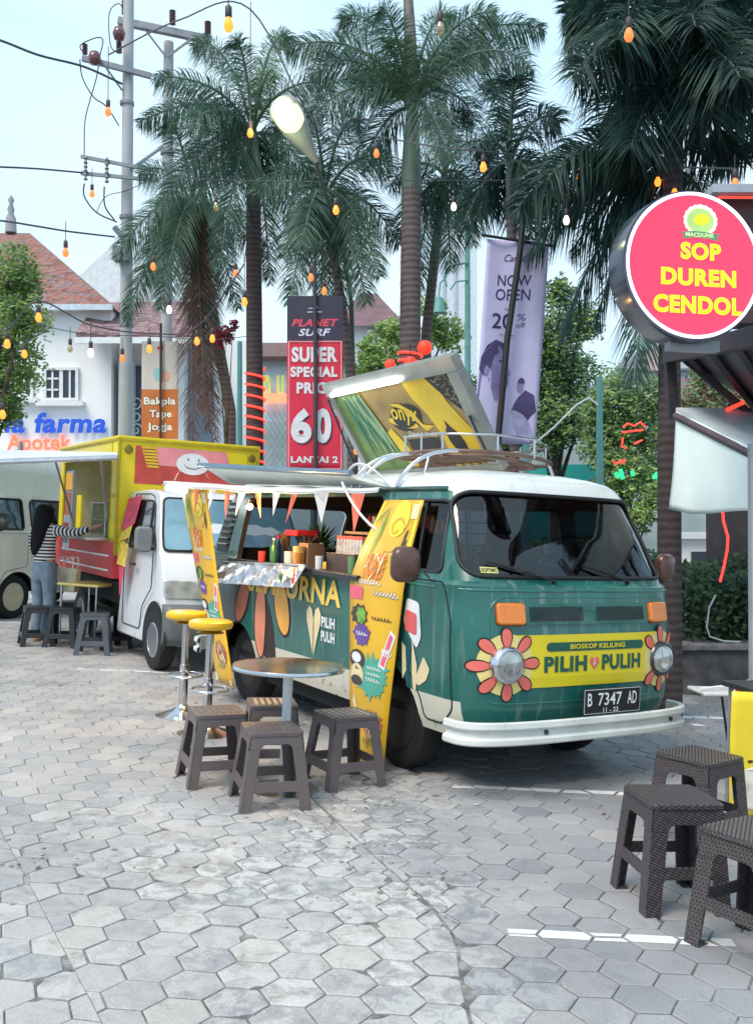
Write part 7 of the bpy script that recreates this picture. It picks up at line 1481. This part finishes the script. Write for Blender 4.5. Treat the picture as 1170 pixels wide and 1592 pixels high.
# scooters and far things behind the hedge
def scooter(label, x, y, yaw, col):
    t = thing('scooter', label, 'scooter', GM(x, y, yaw), 'scooters parked beyond the hedge')
    for px_ in (-.6, .6): m = MB(); m.lathe([(.16, -.04), (.27, -.05), (.29, 0), (.27, .05), (.16, .04)], 20, 0, (px_, 0, .29), 'Y'); m.build('wheel', M_BLACK, t, smooth=50)
    m = MB(); m.prism([(-.75, .45), (-.55, .30), (-.1, .28), (.15, .30), (.40, .42), (.50, .85), (.42, .88), (.28, .50), (.05, .42), (-.12, .72), (-.70, .78)], lambda a, b, tt: (a, tt, b), -.12, .12); m.build('body', mat('scooter_'+col[0], col[1], .3, coat=.5), t, bevel=.04, smooth=50)
    m = MB(); m.box((-.38, 0, .80), (.62, .24, .10)); m.build('seat', M_BLACK, t, bevel=.03); m = MB(); m.bar((.6, 0, .3), (.42, 0, 1.0), .02); m.bar((.40, -.32, 1.02), (.40, .32, 1.02), .016); m.build('handlebar', M_DARK, t)
scooter('red scooter parked beyond the bus nose', 2.9, 14.5, 1.2, ('red', (.4, .03, .03))); scooter('blue scooter parked between red scooter and hedge', 3.7, 14.7, 1.4, ('blue', (.03, .12, .3))); scooter('pale scooter parked behind the hedge near the trunk', 4.6, 15.0, 1.3, ('pale', (.6, .6, .6)))
t = thing('white_kiosk', 'small white booth behind the hedge beside the palm trunk', 'booth', UM(5.3, 15.5, 0, gz(5.3))); m = MB(); m.box((0, 0, .8), (1.1, .9, 1.5)); m.build('wall', M_WALL, t); m = MB(); m.box((0, 0, 1.6), (1.3, 1.1, .1)); m.build('roof', M_WHITE, t); m = MB(); m.box((0, -.46, 1.1), (.8, .02, .5)); m.build('window', mat('dark_window', (.045, .055, .075), .15), t)
t = thing('boundary_hedge', 'far low green hedge closing the car park', 'hedge', Matrix.Identity(4)); m = MB(); rr = random.Random(31)
for k in range(9000):
    x, y = rr.uniform(-8, 11), rr.uniform(19.5, 20.3); z = gz(x)+rr.uniform(0, 1.35+.15*sin(x*2)); p = Vector((x, y, z)); a = Vector((rr.gauss(0, 1), rr.gauss(0, 1), rr.gauss(0, 1))).normalized(); b = a.orthogonal().normalized()*.06; m.add([p-a*.1, p+b, p+a*.1, p-b], [(0, 1, 2, 3)], k % 2)
m.build('foliage', [G3, G1], t)

tree('unseen spreading tree added beyond the right edge to darken the windscreen reflection', [(2100, -400, 330, 0), (1800, -250, 260, 1.5), (2300, 0, 300, .5), (1750, -560, 240, .5)], 7.5, 2100, 0, 26, .2, [G3, G1], 41, tr=.22)  # unseen crown, added to cut bright sky from the windscreen reflection
# ================================================================ STALL AT THE RIGHT
M_DKSTEEL = mat('dark_painted_steel', (.045, .035, .045), .5, var=.2)
ks = thing('stall', 'dark steel stall at the right edge with sheet roof and grey post', 'stall', Matrix.Translation((2.3, 6, gz(2.3)))); KO = Vector((2.3, 6, gz(2.3)))
def kb_(name, fn_, mt, **k): m = MB(); fn_(m); m.X; m.v = [tuple(Vector(p)-KO) for p in m.v]; return m.build(name, mt, ks, **k)
A1_, A2_ = at(1040, 553, 7.2), at(1230, 512, 5.0)
kb_('roof_beam', lambda m: (m.bar(A1_, A2_, .075, 4), m.bar(A1_, at(1046, 650, 7.2), .05, 4), m.bar(at(1062, 556, 7.1), at(1185, 660, 7.1), .035, 4)), M_DKSTEEL)
R1, R2, R3, R4 = A1_+Vector((0, 0, .03)), A2_+Vector((0, 0, .03)), at(1330, 720, 7.6), at(1066, 562, 7.5)
kb_('roof_sheet', lambda m: m.hexa([R1, R2, R3, R4], [p+Vector((0, 0, .04)) for p in (R1, R2, R3, R4)]), mat('sheet_underside', (.16, .17, .19), .5, .3, var=.2))
for k in range(4): a = lerp(R1, R2, .2+.22*k); b = lerp(R4, R3, .2+.22*k); kb_('rafter', lambda m: m.bar(a-Vector((0, 0, .05)), b-Vector((0, 0, .05)), .03, 4), M_DKSTEEL)
px_ = (1172-585)/F*5.7; kb_('post', lambda m: m.box((px_, 5.7, (gz(px_)+at(0, 690, 5.7).z)/2), (.055, .055, at(0, 690, 5.7).z-gz(px_))), mat('grey_post', (.38, .39, .42), .5))
kb_('rear_post', lambda m: m.bar(Vector((3.0, 7.4, gz(3.0))), at(1107, 600, 8.6)*0+Vector((3.0, 7.4, 2.5)), .06, 8), mat('teal_dark', (.03, .10, .10), .5))
# brown pillar wrapped in red light
pl_ = thing('pillar', 'broad dark pillar behind the hanging cloth with red light strip', 'pillar', UM(4.35, 11.4)); m = MB(); m.box((0, 0, 1.45), (.75, .5, 2.9)); m.build('shaft', mat('pillar_brown', (.075, .06, .065), .9, var=.3, vs=4, bump=.5, bs=15), pl_)
m = MB(); O = pl_.matrix_world.translation; m.tube([at(u, v, 9.3)-Vector((0, 0, 0)) for u, v in ((1122, 780), (1124, 810), (1131, 835), (1130, 855), (1125, 880), (1119, 905))], .012, 6); tag(m.build('light_strip', M_ROPE, smooth=60), 'wavy red light strip hanging down into the hedge', 'light strip')
m = MB(); m.tube([at(u, v, 9.15) for u, v in ((1112, 925), (1102, 945), (1098, 975), (1103, 990), (1125, 997), (1150, 998))], .008, 6); tag(m.build('power_cord', mat('cord_white', (.45, .48, .5), .6)), 'pale power cord dangling from the hedge onto the planter', 'cord')
# sloping awning with hanging cloth
aw = thing('stall_awning', 'sloping grey awning with a pale cloth hanging from its edge at the right', 'awning', Matrix.Identity(4))
E0, E1 = at(1050, 640, 6.9), at(1215, 722, 5.6); F0, F1 = E0+Vector((1.6, .6, .05)), E1+Vector((1.6, .6, .05))
F0, F1 = at(1165, 640, 7.6)+Vector((.6, 0, .0)), at(1330, 690, 6.6)
m = MB(); m.hexa([E0, E1, F1, F0], [p+Vector((0, 0, .03)) for p in (E0, E1, F1, F0)]); m.build('sheet', mat('awning_sheet', (.55, .60, .62), .5, var=.1), aw)
m = MB(); m.bar(E0-Vector((0, 0, .03)), E1-Vector((0, 0, .03)), .03, 6); m.build('edge_tube', mat('edge_tube_brown', (.10, .07, .08), .5), aw)
C0, C1 = at(1036, 792, 6.9), at(1210, 802, 5.6)
m = MB(); m.grid(lambda u, v: lerp(lerp(C0, C1, u), lerp(E0, E1, u), v)+Vector((0, -.02-.03*sin(9*u+1)*(1-v)-.015*sin(17*u+3*v)-.012*sin(5*v+4*u), -.02*(1-v)*sin(6*u))), 36, 16); m.build('cloth', mat('pale_cloth', (.80, .88, .84), .8, var=.07, vs=2.5, bump=.5, bs=4), aw, smooth=60, solid=.003)
# round illuminated sign
SO = at(1077, 413, 5.2); syaw = radians(12)
sg = thing('round_sign', 'round glowing pink sign reading SOP DUREN CENDOL in a black drum', 'sign', Matrix.Translation(SO) @ Matrix.Rotation(syaw, 4, 'Z'))
r = .395
m = MB(); m.lathe([(r+.012, .0), (r+.015, .02), (r+.015, .17), (r-.02, .18), (.001, .18)], 64, 0, (0, 0, 0), 'Y'); m.build('drum', mat('drum_gloss_black', (.02, .022, .04), .2, .3, coat=.6), sg, smooth=40)
for q in (0,):
    m = MB(); m.tube([((r-.008)*cos(a), -.012, (r-.008)*sin(a)) for a in [2*pi*k/64 for k in range(64)]], .009, 8, closed=True); m.build('edge_light', mat('edge_light_glow', (.9, .9, 1), .5, var=0, emit=(.8, .78, 1), es=1.2), sg, smooth=60)
m = MB(); m.add([((r-.018)*cos(a), -.004, (r-.018)*sin(a)) for a in [2*pi*k/64 for k in range(64)]], [tuple(range(64))]); fc = m.build('face', mat('sign_pink_glow', (.35, .02, .05), .6, var=0, emit=(1, .075, .15), es=.72, spec=.1), sg)
m = MB(); ff = lambda a, b, o=0: Vector((a, -.008-o, b))
for s_, x, y, ww, hh in (('SOP', -.080, .030, .240, .094), ('DUREN', -.195, -.112, .445, .094), ('CENDOL', -.240, -.262, .525, .098)): m.txt(s_, x, y, ww, hh, lambda a, b: ff(a, b, .003), 0, .05)
m.add([ff(a, b, .0012) for a, b in [(.04+.098*cos(t)*(1+.05*(k % 2)), .245+.085*sin(t)*(1+.05*(k % 2))) for k, t in [(k, 2*pi*k/36) for k in range(36)]]], [tuple(range(36))], 2); m.add([ff(a, b, .002) for a, b in ell(.038, .243, .080, .068, 24)], [tuple(range(24))], 3); m.add([ff(a, b, .003) for a, b in ell(.045, .250, .048, .032, 20, .2)], [tuple(range(20))], 0)
rb2 = [(-.115, .178), (-.095, .163), (-.10, .142), (-.03, .152), (.05, .148), (.115, .138), (.10, .158), (.118, .176), (.05, .182), (-.03, .186)]
m.add([ff(a+.035, b, .0035) for a, b in rb2], [tuple(range(len(rb2)))], 4); m.txt('MACDUNK', -.050, .155, .17, .022, lambda a, b: ff(a, b, .0045), 5, .03); m.txt('since 2018', -.015, .122, .10, .013, lambda a, b: ff(a, b, .0015), 6, .02)
m.build('lettering', [mat('letter_lime_glow', (.4, .5, .02), .6, var=0, emit=(.62, .80, .01), es=.6), mat('letter_edge', (.55, .75, .25), .5, var=0, emit=(.8, .75, .05), es=.45), mat('halo_cream', (.9, .7, .6), .5, var=0, emit=(.9, .6, .45), es=.4), mat('durian_green', (.35, .50, .18), .5, var=.2, emit=(.3, .5, .15), es=.5), mat('ribbon_green', (.08, .22, .12), .5, emit=(.06, .2, .12), es=.4), mat('ribbon_text', (.6, .75, .3), .5, emit=(.5, .7, .25), es=.5), mat('sign_purple', (.25, .05, .3), .5)], fc)
m = MB(); m.box((.05, .10, -r-.02), (.3, .06, .06)); m.build('bracket', M_GREY, sg)
t = thing('sign_box', 'dark box with a red lit edge on the stall roof behind the round sign', 'box', Matrix.Translation(at(1190, 400, 5.9))); m = MB(); m.box((0, .15, 0), (.55, .2, .78)); m.build('housing', mat('box_brown', (.06, .03, .03), .6), t); m = MB(); m.box((-.02, .02, .40), (.66, .2, .05)); m.build('top_rail', mat('rail_grey', (.35, .38, .42), .5), t); m = MB(); m.bar((-.3, -.03, .36), (.3, -.03, .355), .007); m.build('neon_edge', M_NR, t)
# ================================================================ STRING BULBS
M_BLIT = mat('bulb_lit_glow', (.25, .08, .01), .5, var=0, emit=(1, .27, .03), es=1.5); M_BSOFT = mat('bulb_soft_glow', (.25, .09, .03), .5, var=0, emit=(1, .27, .05), es=.75); M_BWHT = mat('bulb_white_glow', (1, .9, .8), .5, var=0, emit=(1, .80, .6), es=1.5)
M_SOCK = mat('bulb_socket', (.05, .03, .035), .5)
BULBS = [(355, 36, 5.0, 2, .30, 'large bulb hanging from the top edge left of centre'), (684, 42, 5.6, 0, .32, 'unlit looking amber bulb hanging from the top edge near the middle'), (977, 52, 5.4, 1, .35, 'amber bulb in front of the dark palm crown at upper right'),
 (168, 172, 8, 1, .45, 'amber bulb hanging beside the nearer utility pole'), (389, 205, 8, 2, 1.0, 'bright bulb in front of the rope-lit palm crown'), (585, 237, 8.5, 1, .12, 'bulb between street lamp and thick middle trunk'), (751, 258, 7.5, 2, .1, 'large bright amber bulb right of the thick middle trunk'),
 (522, 325, 8, 2, .1, 'bright amber bulb below the street lamp'), (893, 273, 8.5, 1, .12, 'small amber bulb left of the right palm trunk'), (1022, 281, 8, 2, .1, 'bright bulb left of the right palm trunk, upper of two'), (1048, 299, 7.8, 2, .08, 'bright bulb on the right palm trunk just above the round sign'), (1142, 284, 6.5, 1, .1, 'small amber bulb above the right part of the round sign'),
 (705, 320, 9, 3, .1, 'white bulb right of the thick trunk among fronds'), (880, 341, 8, 3, .3, 'white bulb hanging in the gap left of the round sign'), (336, 320, 9, 0, .1, 'pale unlit bulb in the leaning palm crown'), (143, 300, 10, 1, .18, 'small bulb below the low cross arm'), (102, 391, 8, 1, .16, 'bulb hanging over the tiled roof'),
 (238, 413, 9, 1, .1, 'amber bulb in fronds left of the leaning palm'), (380, 468, 8.5, 2, .3, 'bright bulb left of the rope-lit trunk at mid height'), (263, 480, 9, 3, .1, 'white bulb above the Bakpia banner'), (60, 492, 8, 2, .1, 'bright bulb in front of the left tree, topmost of its group'), (11, 533, 8, 2, .1, 'bright bulb at the left edge in the tree'), (38, 549, 9, 2, .1, 'bright bulb low in the left tree'),
 (141, 547, 8.5, 3, .2, 'bulb hanging in front of the white pharmacy wall'), (109, 541, 9.5, 0, .12, 'unlit dark bulb on the pharmacy wall'), (190, 556, 9.5, 1, .1, 'small bulb beside the pale post near the pharmacy gate'), (232, 541, 9, 2, .1, 'bright bulb on the Bakpia banner'), (306, 529, 9, 2, .1, 'bright bulb in the dead fronds, left one of a pair'), (330, 525, 9.3, 2, .1, 'bright bulb in the dead fronds, right one of a pair'),
 (4, 643, 8, 2, .1, 'bright bulb low at the left edge'), (483, 430, 9, 1, .1, 'small pinkish bulb above the sale banner pole'), (504, 451, 9.2, 1, .1, 'small amber bulb above the sale banner right half'), (366, 424, 9.5, 1, .1, 'small bulb between leaning palm and rope-lit trunk'), (553, 700, 9.6, 1, .1, 'small amber bulb between sale banner and roof lid')]
m = MB(); m.bar((0, 0, .0), (0, 0, .055), .016, 10, 0, .013); SOCK = m
def bulb(u, v, d, st, hang, lab):
    p = at(u, v, d); t = thing('string_bulb', lab, 'light bulb', Matrix.Translation(p), 'hanging bulbs of the string lights')
    m = MB(); m.lathe([(.001, -.046), (.017, -.040), (.027, -.018), (.024, .004), (.014, .028), (.012, .034)], 14, 0); m.build('bulb', (M_BSOFT, M_BSOFT, M_BLIT, M_BWHT)[st] if st else glassmat('bulb_clear', (.85, .72, .55), .12, .05, .35, (.6, .42, .2)), t, smooth=60)
    m = MB(); m.lathe([(.014, .030), (.018, .036), (.018, .085), (.008, .095)], 12); m.tube([(0, 0, .09), (0, 0, .09+hang)], .0035, 5); m.build('socket', M_SOCK, t, smooth=50)
for b_ in BULBS: bulb(*b_)
# supporting strings
wire('string light wire along the top edge', [(250, -50, 5), (355, -38, 5), (520, -30, 5.3), (684, -46, 5.6), (830, -50, 5.5), (977, -42, 5.4), (1150, -60, 5.4)], .006, name='string_wire')
wire('string light wire over the middle palms', [(168, 85, 8), (280, 30, 8), (389, 14, 8), (500, 210, 8.2), (585, 212, 8.5), (660, 225, 8), (751, 235, 7.5), (893, 250, 8.5), (1022, 258, 8), (1142, 262, 6.5)], .007, name='string_wire')
wire('string light wire across the left tree and pharmacy', [(-30, 500, 8), (11, 512, 8), (60, 468, 8), (141, 505, 8.5), (232, 518, 9), (306, 508, 9), (380, 410, 8.5)], .007, name='string_wire')
